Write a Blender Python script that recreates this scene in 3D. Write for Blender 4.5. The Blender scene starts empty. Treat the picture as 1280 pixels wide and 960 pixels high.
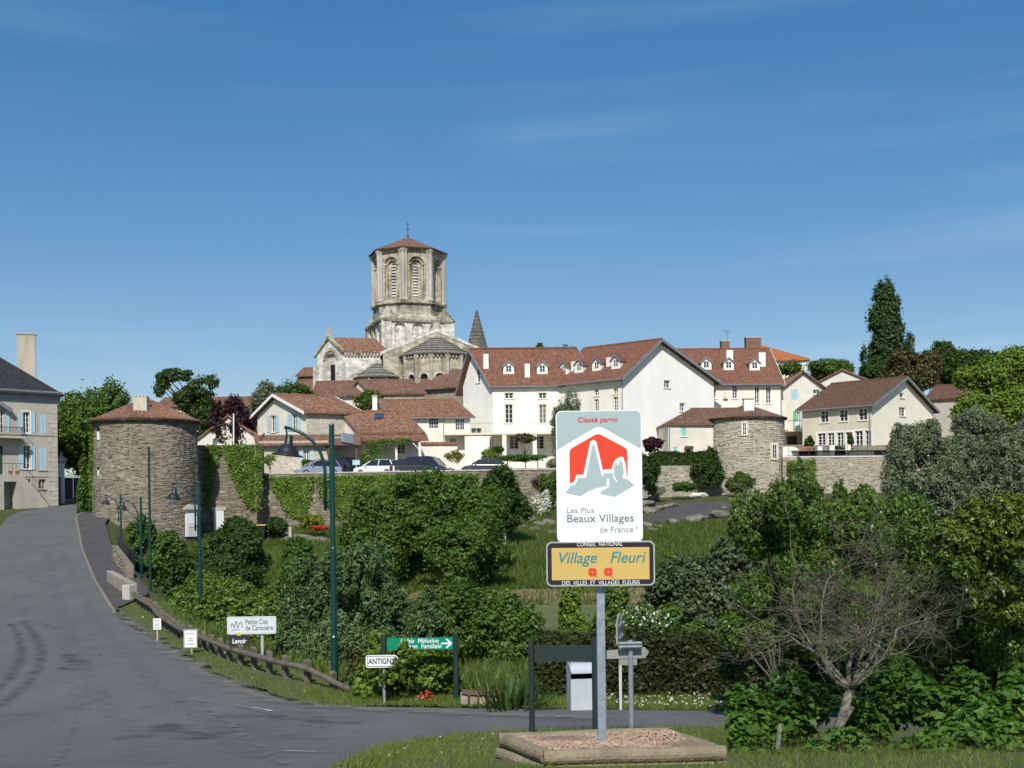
import bpy, bmesh, math, random
import numpy as np
from mathutils import Vector, Matrix
random.seed(7); RNG = np.random.default_rng(11)
sc = bpy.context.scene
R = math.radians
# ------------------------------------------------------------------ camera
FPX = 1500.0; HOR = 640.0; ROLL = R(0.7)          # focal length and horizon row in pixels of the 1280x960 photograph
cam_d = bpy.data.cameras.new('camera'); cam = bpy.data.objects.new('camera', cam_d)
sc.collection.objects.link(cam); sc.camera = cam
cam_d.sensor_width = 36.0; cam_d.lens = FPX/1280*36.0
cam_d.shift_y = (HOR-480)/1280; cam_d.clip_start = 0.1; cam_d.clip_end = 9000
cam.matrix_world = Matrix.Rotation(R(90), 4, 'X') @ Matrix.Rotation(-ROLL, 4, 'Z')
# ------------------------------------------------------------------ light
SUN_AZ = R(4); SUN_EL = R(43)                      # sun behind the camera, a little to the left
world = bpy.data.worlds.new('World'); sc.world = world; world.use_nodes = True
wn = world.node_tree.nodes; wl = world.node_tree.links
bg = wn['Background']; bg.inputs['Strength'].default_value = 0.15
sky = wn.new('ShaderNodeTexSky'); sky.sky_type = 'NISHITA'; sky.sun_disc = False
sky.sun_elevation = SUN_EL; sky.sun_rotation = math.pi + SUN_AZ
sky.altitude = 0; sky.air_density = 1.0; sky.dust_density = 0.3; sky.ozone_density = 3
tc = wn.new('ShaderNodeTexCoord')
def wnoise(scale, rot, sx, sy, sz, lo, hi, detail=6, dist=0.6):
    mp = wn.new('ShaderNodeMapping'); mp.inputs['Rotation'].default_value = rot; mp.inputs['Scale'].default_value = (sx, sy, sz)
    wl.new(tc.outputs['Generated'], mp.inputs['Vector'])
    n = wn.new('ShaderNodeTexNoise'); n.inputs['Scale'].default_value = scale; n.inputs['Detail'].default_value = detail; n.inputs['Distortion'].default_value = dist
    wl.new(mp.outputs['Vector'], n.inputs['Vector'])
    r = wn.new('ShaderNodeMapRange'); r.inputs['From Min'].default_value = lo; r.inputs['From Max'].default_value = hi; r.clamp = True
    wl.new(n.outputs['Fac'], r.inputs['Value']); return r.outputs['Result']
a = wnoise(2.2, (0, R(6), R(12)), 1.0, 1.0, 14.0, 0.46, 0.80)
b = wnoise(1.1, (0, R(-14), R(40)), 1.2, 1.2, 4.0, 0.42, 0.70, 3)
mul = wn.new('ShaderNodeMath'); mul.operation = 'MULTIPLY'; wl.new(a, mul.inputs[0]); wl.new(b, mul.inputs[1])
mul2 = wn.new('ShaderNodeMath'); mul2.operation = 'MULTIPLY'; mul2.inputs[1].default_value = 0.24; wl.new(mul.outputs[0], mul2.inputs[0])
hsv = wn.new('ShaderNodeHueSaturation'); hsv.inputs['Saturation'].default_value = 1.4; hsv.inputs['Value'].default_value = 1.13; hsv.inputs['Hue'].default_value = 0.509; wl.new(sky.outputs['Color'], hsv.inputs['Color'])
gam = wn.new('ShaderNodeGamma'); gam.inputs['Gamma'].default_value = 0.72; wl.new(hsv.outputs['Color'], gam.inputs['Color'])
mixc = wn.new('ShaderNodeMix'); mixc.data_type = 'RGBA'
wl.new(mul2.outputs[0], mixc.inputs['Factor']); wl.new(gam.outputs['Color'], mixc.inputs['A']); mixc.inputs['B'].default_value = (6.4, 7.4, 8.2, 1)
wl.new(mixc.outputs['Result'], bg.inputs['Color'])
sun_d = bpy.data.lights.new('sun', 'SUN'); sun = bpy.data.objects.new('sun', sun_d); sc.collection.objects.link(sun)
sun_d.energy = 4.7; sun_d.angle = R(0.5); sun_d.color = (1.0, 0.955, 0.88)
sdir = Vector((-math.sin(SUN_AZ)*math.cos(SUN_EL), -math.cos(SUN_AZ)*math.cos(SUN_EL), math.sin(SUN_EL)))
sun.rotation_euler = sdir.to_track_quat('Z', 'Y').to_euler(); sun.location = sdir*60
sc.view_settings.view_transform = 'Standard'; sc.view_settings.look = 'None'
sc.view_settings.exposure = 0.0; sc.view_settings.gamma = 1.0; sc.view_settings.use_curve_mapping = False
sc.cycles.max_bounces = 6; sc.cycles.transparent_max_bounces = 6
# ------------------------------------------------------------------ helpers
COL = sc.collection
SR, CR = math.sin(ROLL), math.cos(ROLL)
def ray(px, py):
    dx, dy = px-640.0, py-HOR
    return ((dx*CR-dy*SR)/FPX, -(dy*CR+dx*SR)/FPX)       # X/Y and Z/Y of the line of sight
def P(px, py, Y):
    a, b = ray(px, py); return Vector((a*Y, Y, b*Y))
def proj(p):
    a, b = p[0]/p[1]*FPX, -p[2]/p[1]*FPX
    return (640+a*CR+b*SR, HOR+b*CR-a*SR)
def lerp(pts, t):
    if t <= pts[0][0]: return pts[0][1]
    for (a, va), (b, vb) in zip(pts, pts[1:]):
        if t <= b:
            s = (t-a)/(b-a); return va+(vb-va)*s
    return pts[-1][1]
def sstep(a, b, t):
    t = min(1, max(0, (t-a)/(b-a))); return t*t*(3-2*t)
class MB:
    """collects polygons (world coordinates) for one mesh object"""
    def __init__(s): s.v = []; s.f = []; s.uv = {}; s.mi = []; s.cm = 0
    def face(s, pts, uv=None):
        i = len(s.v); s.v.extend([tuple(p) for p in pts]); s.f.append(tuple(range(i, i+len(pts)))); s.mi.append(s.cm)
        if uv: s.uv[len(s.f)-1] = uv
    def hexa(s, c):                                    # 8 corners: bottom ring then top ring
        i = len(s.v); s.v.extend([tuple(p) for p in c])
        for q in ((0,3,2,1),(4,5,6,7),(0,1,5,4),(1,2,6,5),(2,3,7,6),(3,0,4,7)):
            s.f.append(tuple(i+k for k in q)); s.mi.append(s.cm)
    def box(s, c, size, rz=0, ry=0, rx=0):
        m = Matrix.Translation(c) @ Matrix.Rotation(rz,4,'Z') @ Matrix.Rotation(ry,4,'Y') @ Matrix.Rotation(rx,4,'X')
        x, y, z = size[0]/2, size[1]/2, size[2]/2
        s.hexa([m @ Vector(p) for p in ((-x,-y,-z),(x,-y,-z),(x,y,-z),(-x,y,-z),(-x,-y,z),(x,-y,z),(x,y,z),(-x,y,z))])
    def prism(s, poly, off):                           # polygon (3D points) swept by off
        off = Vector(off); n = len(poly); i = len(s.v)
        s.v.extend([tuple(p) for p in poly]); s.v.extend([tuple(Vector(p)+off) for p in poly])
        s.f.append(tuple(range(i, i+n))[::-1]); s.f.append(tuple(range(i+n, i+2*n))); s.mi += [s.cm]*2
        for k in range(n):
            s.f.append((i+k, i+(k+1)%n, i+n+(k+1)%n, i+n+k)); s.mi.append(s.cm)
    def tube(s, path, rad, n=8, cap=True):
        path = [Vector(p) for p in path]
        if not hasattr(rad, '__len__'): rad = [rad]*len(path)
        i = len(s.v); pr = None
        for k, p in enumerate(path):
            t = (path[min(k+1, len(path)-1)]-path[max(k-1, 0)]).normalized()
            if pr is None:
                pr = t.orthogonal().normalized()
            pr = (pr - t*pr.dot(t)).normalized(); q = t.cross(pr)
            for j in range(n):
                an = 2*math.pi*j/n; s.v.append(tuple(p+(pr*math.cos(an)+q*math.sin(an))*rad[k]))
        for k in range(len(path)-1):
            for j in range(n):
                s.f.append((i+k*n+j, i+k*n+(j+1)%n, i+(k+1)*n+(j+1)%n, i+(k+1)*n+j)); s.mi.append(s.cm)
        if cap:
            s.f.append(tuple(i+j for j in range(n))[::-1]); s.f.append(tuple(i+(len(path)-1)*n+j for j in range(n))); s.mi += [s.cm]*2
    def lathe(s, c, prof, n=16, axis=None, a0=0, a1=2*math.pi):
        c = Vector(c); i = len(s.v); full = abs(a1-a0-2*math.pi) < 1e-6; m = n if full else n+1
        rot = Vector((0,0,1)).rotation_difference(Vector(axis)).to_matrix() if axis else None
        for r, z in prof:
            for j in range(m):
                an = a0+(a1-a0)*j/n; p = Vector((r*math.cos(an), r*math.sin(an), z))
                s.v.append(tuple(c+(rot @ p if rot else p)))
        for k in range(len(prof)-1):
            for j in range(n):
                b = (j+1) % m if full else j+1
                s.f.append((i+k*m+j, i+k*m+b, i+(k+1)*m+b, i+(k+1)*m+j)); s.mi.append(s.cm)
    def build(s, name, mat, parent=None, smooth=False, loc=None, bevel=0):
        off = Vector((0,0,0))
        if parent is not None:
            o = parent
            while o is not None: off += o.location; o = o.parent
        elif loc is not None: off = Vector(loc)
        me = bpy.data.meshes.new(name)
        if off.length > 0: s.v = [(p[0]-off[0], p[1]-off[1], p[2]-off[2]) for p in s.v]
        me.from_pydata(s.v, [], s.f)
        if s.uv:
            ul = me.uv_layers.new(name='UVMap')
            for fi, uv in s.uv.items():
                for li, w in zip(me.polygons[fi].loop_indices, uv): ul.data[li].uv = w
        for m in (mat if isinstance(mat, (list, tuple)) else [mat]): me.materials.append(m)
        if any(s.mi): me.polygons.foreach_set('material_index', s.mi)
        if smooth: me.polygons.foreach_set('use_smooth', [True]*len(me.polygons))
        o = bpy.data.objects.new(name, me); COL.objects.link(o)
        if parent is not None: o.parent = parent
        elif loc is not None: o.location = off
        if bevel:
            bm = o.modifiers.new('bevel', 'BEVEL'); bm.width = bevel; bm.segments = 2; bm.limit_method = 'ANGLE'
        return o
def tag(o, label=None, cat=None, group=None, kind=None):
    if label: o['label'] = label
    if cat: o['category'] = cat
    if group: o['group'] = group
    if kind: o['kind'] = kind
    return o
def thing(name, label, cat, loc, group=None):
    o = bpy.data.objects.new(name, None); COL.objects.link(o); o.location = loc; o.empty_display_size = 0.2
    return tag(o, label, cat, group)
def copy_tree(o, parent=None):
    c = o.copy(); COL.objects.link(c); c.parent = parent
    for ch in o.children: copy_tree(ch, c)
    return c
# ------------------------------------------------------------------ materials
MATS = {}
def M(name, col, rough=0.8, var=0.2, scale=1.5, col2=None, bump=0.0, bscale=12, island=0.0, metal=0.0, spec=0.3, fine=0.0, stretch=(1,1,1), coat=0):
    if name in MATS: return MATS[name]
    m = bpy.data.materials.new(name); m.use_nodes = True; MATS[name] = m
    n, l = m.node_tree.nodes, m.node_tree.links; b = n['Principled BSDF']
    b.inputs['Roughness'].default_value = rough; b.inputs['Metallic'].default_value = metal
    b.inputs['Specular IOR Level'].default_value = spec
    if coat: b.inputs['Coat Weight'].default_value = coat
    t = n.new('ShaderNodeTexCoord'); mp = n.new('ShaderNodeMapping'); mp.inputs['Scale'].default_value = stretch
    l.new(t.outputs['Object'], mp.inputs['Vector'])
    nz = n.new('ShaderNodeTexNoise'); nz.inputs['Scale'].default_value = scale; nz.inputs['Detail'].default_value = 6; nz.inputs['Roughness'].default_value = 0.65
    l.new(mp.outputs['Vector'], nz.inputs['Vector'])
    rp = n.new('ShaderNodeMapRange'); rp.inputs['From Min'].default_value = 0.3; rp.inputs['From Max'].default_value = 0.7
    l.new(nz.outputs['Fac'], rp.inputs['Value'])
    mx = n.new('ShaderNodeMix'); mx.data_type = 'RGBA'
    c1 = col if col2 else tuple(c*(1-var) for c in col); c2 = col2 or tuple(min(1, c*(1+var)) for c in col)
    mx.inputs['A'].default_value = (*c1, 1); mx.inputs['B'].default_value = (*c2, 1)
    l.new(rp.outputs['Result'], mx.inputs['Factor']); out = mx.outputs['Result']
    if fine:
        n2 = n.new('ShaderNodeTexNoise'); n2.inputs['Scale'].default_value = bscale*2; n2.inputs['Detail'].default_value = 3
        l.new(mp.outputs['Vector'], n2.inputs['Vector'])
        r2 = n.new('ShaderNodeMapRange'); r2.inputs['From Min'].default_value = 0.25; r2.inputs['From Max'].default_value = 0.75
        r2.inputs['To Min'].default_value = 1-fine; r2.inputs['To Max'].default_value = 1+fine; l.new(n2.outputs['Fac'], r2.inputs['Value'])
        v = n.new('ShaderNodeVectorMath'); v.operation = 'SCALE'; l.new(out, v.inputs[0]); l.new(r2.outputs['Result'], v.inputs['Scale']); out = v.outputs['Vector']
    if island:
        g = n.new('ShaderNodeNewGeometry'); r3 = n.new('ShaderNodeMapRange')
        r3.inputs['To Min'].default_value = 1-island; r3.inputs['To Max'].default_value = 1+island; l.new(g.outputs['Random Per Island'], r3.inputs['Value'])
        v = n.new('ShaderNodeVectorMath'); v.operation = 'SCALE'; l.new(out, v.inputs[0]); l.new(r3.outputs['Result'], v.inputs['Scale']); out = v.outputs['Vector']
    l.new(out, b.inputs['Base Color'])
    if bump:
        n3 = n.new('ShaderNodeTexNoise'); n3.inputs['Scale'].default_value = bscale; n3.inputs['Detail'].default_value = 5
        l.new(mp.outputs['Vector'], n3.inputs['Vector'])
        bp = n.new('ShaderNodeBump'); bp.inputs['Strength'].default_value = bump; bp.inputs['Distance'].default_value = 0.05
        l.new(n3.outputs['Fac'], bp.inputs['Height']); l.new(bp.outputs['Normal'], b.inputs['Normal'])
    return m
def leafmat(name, col, col2, trans=0.3, island=0.35, rough=0.5, scale=0.6, spec=0.25):
    m = bpy.data.materials.new(name); m.use_nodes = True; MATS[name] = m
    n, l = m.node_tree.nodes, m.node_tree.links; b = n['Principled BSDF']; out = n['Material Output']
    t = n.new('ShaderNodeTexCoord'); nz = n.new('ShaderNodeTexNoise'); nz.inputs['Scale'].default_value = scale; nz.inputs['Detail'].default_value = 3
    l.new(t.outputs['Object'], nz.inputs['Vector'])
    g = n.new('ShaderNodeNewGeometry')
    ad = n.new('ShaderNodeMath'); ad.operation = 'MULTIPLY_ADD'; ad.inputs[1].default_value = 0.55; l.new(g.outputs['Random Per Island'], ad.inputs[0])
    mr = n.new('ShaderNodeMapRange'); mr.inputs['From Min'].default_value = 0.3; mr.inputs['From Max'].default_value = 0.7; mr.inputs['To Max'].default_value = 0.45
    l.new(nz.outputs['Fac'], mr.inputs['Value']); l.new(mr.outputs['Result'], ad.inputs[2])
    mx = n.new('ShaderNodeMix'); mx.data_type = 'RGBA'; mx.inputs['A'].default_value = (*col, 1); mx.inputs['B'].default_value = (*col2, 1)
    l.new(ad.outputs[0], mx.inputs['Factor'])
    fr = n.new('ShaderNodeMath'); fr.operation = 'FRACT'; mu = n.new('ShaderNodeMath'); mu.operation = 'MULTIPLY'; mu.inputs[1].default_value = 7.31
    l.new(g.outputs['Random Per Island'], mu.inputs[0]); l.new(mu.outputs[0], fr.inputs[0])
    r3 = n.new('ShaderNodeMapRange'); r3.inputs['To Min'].default_value = 1-island; r3.inputs['To Max'].default_value = 1+island; l.new(fr.outputs[0], r3.inputs['Value'])
    v = n.new('ShaderNodeVectorMath'); v.operation = 'SCALE'; l.new(mx.outputs['Result'], v.inputs[0]); l.new(r3.outputs['Result'], v.inputs['Scale'])
    l.new(v.outputs['Vector'], b.inputs['Base Color']); b.inputs['Roughness'].default_value = rough; b.inputs['Specular IOR Level'].default_value = spec
    tr = n.new('ShaderNodeBsdfTranslucent'); v2 = n.new('ShaderNodeVectorMath'); v2.operation = 'MULTIPLY'; v2.inputs[1].default_value = (1.25, 1.3, 0.6)
    l.new(v.outputs['Vector'], v2.inputs[0]); l.new(v2.outputs['Vector'], tr.inputs['Color'])
    ms = n.new('ShaderNodeMixShader'); ms.inputs['Fac'].default_value = trans
    l.new(b.outputs['BSDF'], ms.inputs[1]); l.new(tr.outputs['BSDF'], ms.inputs[2]); l.new(ms.outputs['Shader'], out.inputs['Surface'])
    return m
def rubble(name, c1, c2, cm, scale=4.5, stretch=(1,1,2.2), bump=0.5):
    """small uneven masonry seen from far away"""
    m = bpy.data.materials.new(name); m.use_nodes = True; MATS[name] = m
    n, l = m.node_tree.nodes, m.node_tree.links; b = n['Principled BSDF']; b.inputs['Roughness'].default_value = 0.9; b.inputs['Specular IOR Level'].default_value = 0.15
    t = n.new('ShaderNodeTexCoord'); mp = n.new('ShaderNodeMapping'); mp.inputs['Scale'].default_value = stretch; l.new(t.outputs['Object'], mp.inputs['Vector'])
    vo = n.new('ShaderNodeTexVoronoi'); vo.inputs['Scale'].default_value = scale; l.new(mp.outputs['Vector'], vo.inputs['Vector'])
    ve = n.new('ShaderNodeTexVoronoi'); ve.feature = 'DISTANCE_TO_EDGE'; ve.inputs['Scale'].default_value = scale; l.new(mp.outputs['Vector'], ve.inputs['Vector'])
    sp = n.new('ShaderNodeSeparateColor'); l.new(vo.outputs['Color'], sp.inputs['Color'])
    mx = n.new('ShaderNodeMix'); mx.data_type = 'RGBA'; mx.inputs['A'].default_value = (*c1,1); mx.inputs['B'].default_value = (*c2,1); l.new(sp.outputs[0], mx.inputs['Factor'])
    nz = n.new('ShaderNodeTexNoise'); nz.inputs['Scale'].default_value = 0.5; nz.inputs['Detail'].default_value = 5; l.new(t.outputs['Object'], nz.inputs['Vector'])
    r2 = n.new('ShaderNodeMapRange'); r2.inputs['From Min'].default_value = 0.3; r2.inputs['From Max'].default_value = 0.7; r2.inputs['To Min'].default_value = 0.75; r2.inputs['To Max'].default_value = 1.2; l.new(nz.outputs['Fac'], r2.inputs['Value'])
    v = n.new('ShaderNodeVectorMath'); v.operation = 'SCALE'; l.new(mx.outputs['Result'], v.inputs[0]); l.new(r2.outputs['Result'], v.inputs['Scale'])
    e = n.new('ShaderNodeMapRange'); e.inputs['From Max'].default_value = 0.09; l.new(ve.outputs['Distance'], e.inputs['Value'])
    m2 = n.new('ShaderNodeMix'); m2.data_type = 'RGBA'; m2.inputs['A'].default_value = (*cm,1); l.new(e.outputs['Result'], m2.inputs['Factor']); l.new(v.outputs['Vector'], m2.inputs['B'])
    l.new(m2.outputs['Result'], b.inputs['Base Color'])
    bp = n.new('ShaderNodeBump'); bp.inputs['Strength'].default_value = bump; bp.inputs['Distance'].default_value = 0.06; l.new(e.outputs['Result'], bp.inputs['Height']); l.new(bp.outputs['Normal'], b.inputs['Normal'])
    return m
def ashlar(name, c1, c2, rough_lo=0.4):
    """weathered cut stone: block joints, vertical streaks and blotches"""
    m = bpy.data.materials.new(name); m.use_nodes = True; MATS[name] = m
    n, l = m.node_tree.nodes, m.node_tree.links; b = n['Principled BSDF']; b.inputs['Roughness'].default_value = 0.95; b.inputs['Specular IOR Level'].default_value = 0.1
    t = n.new('ShaderNodeTexCoord'); mp = n.new('ShaderNodeMapping'); mp.inputs['Scale'].default_value = (1.3,1.3,0.22); l.new(t.outputs['Object'], mp.inputs['Vector'])
    n1 = n.new('ShaderNodeTexNoise'); n1.inputs['Scale'].default_value = 1.1; n1.inputs['Detail'].default_value = 8; n1.inputs['Roughness'].default_value = 0.65; l.new(mp.outputs['Vector'], n1.inputs['Vector'])
    n2 = n.new('ShaderNodeTexNoise'); n2.inputs['Scale'].default_value = 0.45; n2.inputs['Detail'].default_value = 8; n2.inputs['Roughness'].default_value = 0.7; l.new(t.outputs['Object'], n2.inputs['Vector'])
    av = n.new('ShaderNodeMath'); av.operation = 'ADD'; l.new(n1.outputs['Fac'], av.inputs[0]); l.new(n2.outputs['Fac'], av.inputs[1])
    r = n.new('ShaderNodeMapRange'); r.inputs['From Min'].default_value = 0.72; r.inputs['From Max'].default_value = 1.12; l.new(av.outputs[0], r.inputs['Value'])
    mx = n.new('ShaderNodeMix'); mx.data_type = 'RGBA'; mx.inputs['A'].default_value = (*c1,1); mx.inputs['B'].default_value = (*c2,1); l.new(r.outputs['Result'], mx.inputs['Factor'])
    # courses: horizontal joints by height, stones varied by a stretched cell pattern
    m2 = n.new('ShaderNodeMapping'); m2.inputs['Scale'].default_value = (1.0,1.0,2.1); l.new(t.outputs['Object'], m2.inputs['Vector'])
    vo = n.new('ShaderNodeTexVoronoi'); vo.inputs['Scale'].default_value = 1.5; vo.inputs['Randomness'].default_value = 0.35; l.new(m2.outputs['Vector'], vo.inputs['Vector'])
    sp = n.new('ShaderNodeSeparateColor'); l.new(vo.outputs['Color'], sp.inputs['Color'])
    r2 = n.new('ShaderNodeMapRange'); r2.inputs['To Min'].default_value = 0.74; r2.inputs['To Max'].default_value = 1.2; l.new(sp.outputs[0], r2.inputs['Value'])
    v = n.new('ShaderNodeVectorMath'); v.operation = 'SCALE'; l.new(mx.outputs['Result'], v.inputs[0]); l.new(r2.outputs['Result'], v.inputs['Scale'])
    l.new(v.outputs['Vector'], b.inputs['Base Color'])
    n3 = n.new('ShaderNodeTexNoise'); n3.inputs['Scale'].default_value = 4; n3.inputs['Detail'].default_value = 6; l.new(t.outputs['Object'], n3.inputs['Vector'])
    bp = n.new('ShaderNodeBump'); bp.inputs['Strength'].default_value = 0.45; bp.inputs['Distance'].default_value = 0.08; l.new(n3.outputs['Fac'], bp.inputs['Height']); l.new(bp.outputs['Normal'], b.inputs['Normal'])
    return m
def tiles(name, c1, c2, dirt, tw=0.26, th=0.36, lich=0.35, bump=0.6):
    """roof tiles on a UV map in metres"""
    m = bpy.data.materials.new(name); m.use_nodes = True; MATS[name] = m
    n, l = m.node_tree.nodes, m.node_tree.links; b = n['Principled BSDF']; b.inputs['Roughness'].default_value = 0.85; b.inputs['Specular IOR Level'].default_value = 0.2
    u = n.new('ShaderNodeUVMap'); u.uv_map = 'UVMap'
    br = n.new('ShaderNodeTexBrick'); br.inputs['Scale'].default_value = 1.0; br.inputs['Brick Width'].default_value = tw; br.inputs['Row Height'].default_value = th
    br.inputs['Mortar Size'].default_value = 0.018; br.inputs['Mortar Smooth'].default_value = 0.6; br.inputs['Bias'].default_value = -0.1
    br.inputs['Color1'].default_value = (*c1,1); br.inputs['Color2'].default_value = (*c2,1); br.inputs['Mortar'].default_value = (*[c*0.45 for c in c1],1)
    l.new(u.outputs['UV'], br.inputs['Vector'])
    t = n.new('ShaderNodeTexCoord')
    nz = n.new('ShaderNodeTexNoise'); nz.inputs['Scale'].default_value = 0.9; nz.inputs['Detail'].default_value = 8; nz.inputs['Roughness'].default_value = 0.7; l.new(t.outputs['Object'], nz.inputs['Vector'])
    r = n.new('ShaderNodeMapRange'); r.inputs['From Min'].default_value = 0.46; r.inputs['From Max'].default_value = 0.72; r.inputs['To Max'].default_value = lich*2; l.new(nz.outputs['Fac'], r.inputs['Value'])
    mx = n.new('ShaderNodeMix'); mx.data_type = 'RGBA'; l.new(r.outputs['Result'], mx.inputs['Factor']); l.new(br.outputs['Color'], mx.inputs['A']); mx.inputs['B'].default_value = (*dirt,1)
    n2 = n.new('ShaderNodeTexNoise'); n2.inputs['Scale'].default_value = 5.0; n2.inputs['Detail'].default_value = 4; l.new(t.outputs['Object'], n2.inputs['Vector'])
    r2 = n.new('ShaderNodeMapRange'); r2.inputs['From Min'].default_value = 0.3; r2.inputs['From Max'].default_value = 0.7; r2.inputs['To Min'].default_value = 0.58; r2.inputs['To Max'].default_value = 1.42; l.new(n2.outputs['Fac'], r2.inputs['Value'])
    v = n.new('ShaderNodeVectorMath'); v.operation = 'SCALE'; l.new(mx.outputs['Result'], v.inputs[0]); l.new(r2.outputs['Result'], v.inputs['Scale'])
    l.new(v.outputs['Vector'], b.inputs['Base Color'])
    bp = n.new('ShaderNodeBump'); bp.inputs['Strength'].default_value = bump; bp.inputs['Distance'].default_value = 0.04; bp.invert = True
    l.new(br.outputs['Fac'], bp.inputs['Height']); l.new(bp.outputs['Normal'], b.inputs['Normal'])
    return m
def glassmat():
    m = M('window_glass', (0.02,0.024,0.028), 0.08, 0.2, 0.5, spec=0.4); return m
m_white = M('white_render', (0.80,0.785,0.715), 0.9, 0.10, 0.8, fine=0.04, bscale=6, stretch=(1,1,.22))
m_gable = M('fresh_white_render', (0.86,0.85,0.79), 0.9, 0.06, 0.7, fine=0.03, bscale=6, stretch=(1,1,.22))
m_cream = M('cream_render', (0.76,0.73,0.63), 0.9, 0.12, 0.8, fine=0.05, bscale=5, stretch=(1,1,.22))
m_beige = M('beige_render', (0.58,0.54,0.42), 0.9, 0.12, 0.8, fine=0.05, bscale=5, stretch=(1,1,.22))
m_pale = M('pale_render', (0.66,0.63,0.54), 0.9, 0.13, 0.8, fine=0.06, bscale=5)
m_grey_render = M('grey_render', (0.42,0.39,0.33), 0.9, 0.16, 0.9, fine=0.08, bscale=4, stretch=(1,1,0.5))
m_quoin = M('quoin_stone', (0.46,0.43,0.37), 0.9, 0.2, 2.0, fine=0.1)
m_frame = M('white_joinery', (0.76,0.76,0.73), 0.5, 0.04, 3)
m_cframe = M('cream_surround', (0.74,0.68,0.52), 0.8, 0.06, 2)
m_glass = glassmat()
m_blueshut = M('pale_blue_paint', (0.42,0.58,0.66), 0.6, 0.08, 3)
m_turqshut = M('turquoise_paint', (0.25,0.56,0.54), 0.6, 0.08, 3)
m_greenshut = M('green_shutter_paint', (0.12,0.45,0.2), 0.6, 0.1, 3)
m_zinc = M('zinc', (0.24,0.26,0.29), 0.5, 0.12, 2, metal=0.3)
m_iron = M('dark_iron', (0.035,0.037,0.04), 0.5, 0.2, 3)
m_wood = M('old_timber', (0.10,0.075,0.05), 0.85, 0.3, 4, bump=0.4, bscale=20)
m_tile = tiles('canal_tiles', (0.21,0.096,0.06), (0.35,0.195,0.13), (0.17,0.142,0.11), lich=0.5)
m_tile_old = tiles('old_canal_tiles', (0.175,0.09,0.062), (0.28,0.155,0.11), (0.15,0.128,0.10), lich=0.5)
m_tile_flat = tiles('flat_tiles', (0.19,0.083,0.053), (0.26,0.124,0.079), (0.13,0.088,0.062), 0.2, 0.22, 0.35, 0.3)
m_tile_brown = tiles('brown_flat_tiles', (0.125,0.068,0.044), (0.185,0.10,0.062), (0.085,0.062,0.044), 0.2, 0.22, 0.4, 0.3)
m_tile_new = tiles('new_orange_tiles', (0.46,0.16,0.06), (0.52,0.21,0.09), (0.35,0.15,0.08), lich=0.2)
m_slate = tiles('slate', (0.030,0.031,0.037), (0.045,0.045,0.05), (0.055,0.05,0.042), 0.22, 0.2, 0.25, 0.2)
m_stoneroof = tiles('stone_roof', (0.20,0.19,0.16), (0.33,0.31,0.265), (0.15,0.145,0.11), 0.9, 0.42, 0.4, 0.8)
m_church = ashlar('church_limestone', (0.155,0.135,0.085), (0.50,0.46,0.355), 0.42)
m_church_white = ashlar('church_whitened', (0.30,0.28,0.23), (0.72,0.70,0.63), 0.4)
m_church_moss = ashlar('church_mossy', (0.11,0.098,0.045), (0.44,0.42,0.34), 0.6)
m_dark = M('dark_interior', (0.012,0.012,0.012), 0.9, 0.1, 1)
m_rub_grey = rubble('grey_rubble', (0.17,0.15,0.12), (0.36,0.33,0.27), (0.30,0.27,0.21))
m_rub_pale = rubble('pale_rubble', (0.34,0.30,0.22), (0.58,0.54,0.44), (0.60,0.56,0.46), bump=0.3)
m_rub_wall = rubble('retaining_rubble', (0.16,0.13,0.10), (0.34,0.29,0.22), (0.12,0.10,0.075), 3.2)
m_stone = M('tower_stones', (0.15,0.115,0.075), 0.92, 0.3, 0.35, col2=(0.29,0.268,0.225), island=0.55, bump=0.3, bscale=10, spec=0.15)
m_mortar = M('tower_mortar', (0.21,0.182,0.135), 0.95, 0.25, 1.2, bump=0.3, bscale=8, spec=0.1)
m_stone2 = M('pale_tower_stones', (0.25,0.225,0.17), 0.92, 0.3, 0.5, col2=(0.42,0.39,0.31), island=0.5, bump=0.3, bscale=10, spec=0.15)
m_mortar2 = M('pale_tower_mortar', (0.40,0.365,0.29), 0.95, 0.2, 1.2, spec=0.1)
# ------------------------------------------------------------------ terrain
ZR = [(-40,-1.2),(0,-1.75),(8,-2.1),(11,-2.32),(13,-2.7),(17,-3.3),(20,-3.62),(24,-3.9),(50,-3.9),(60,-3.2),(75,-2.0),(95,0.0),(115,1.35),(140,2.4),(300,4)]
ZV = [(-40,-1.2),(0,-1.75),(8,-2.1),(11,-2.32),(13,-2.7),(17,-3.3),(20,-3.62),(24,-3.9),(28,-4.05),(35,-4.6),(47,-5.0),(60,-5.35),(66,-5.2),(71,-4.5),(80,-3.0),(95,-0.8),(104,0.2),(117,1.5),(140,2.4),(300,4)]
XF = [(-40,40),(19,40),(22,2),(24,-2.4),(26.3,-3.7),(28.2,-5.4),(37.7,-10.4),(47,-14.1),(55,-17.2),(62,-20),(75,-25.5),(90,-31),(100,-33.5),(300,-60)]   # line of the fence and parapet
XR = [(-40,0.5),(0,-0.3),(10,-1.2),(14.5,-1.9),(19,-2.9),(22,-3.2),(24.3,-4.2),(28.2,-6.9),(36.5,-10.7),(43,-13.8),(50,-16.8),(60,-21),(75,-27),(95,-34.6),(103,-36.6),(110,-36.0),(116,-32),(121,-24)]   # right road edge
XL = [(-40,-6),(0,-7),(14.5,-9.2),(24,-12.3),(36.5,-17.6),(50,-23.4),(60,-27.2),(75,-33),(88,-37.6),(95,-40),(103,-42.3),(110,-42.2),(118,-38),(126,-28)]
def smooth_lerp(pts, t, w=1.2): return (lerp(pts, t-w)+2*lerp(pts, t)+lerp(pts, t+w))/4
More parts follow.
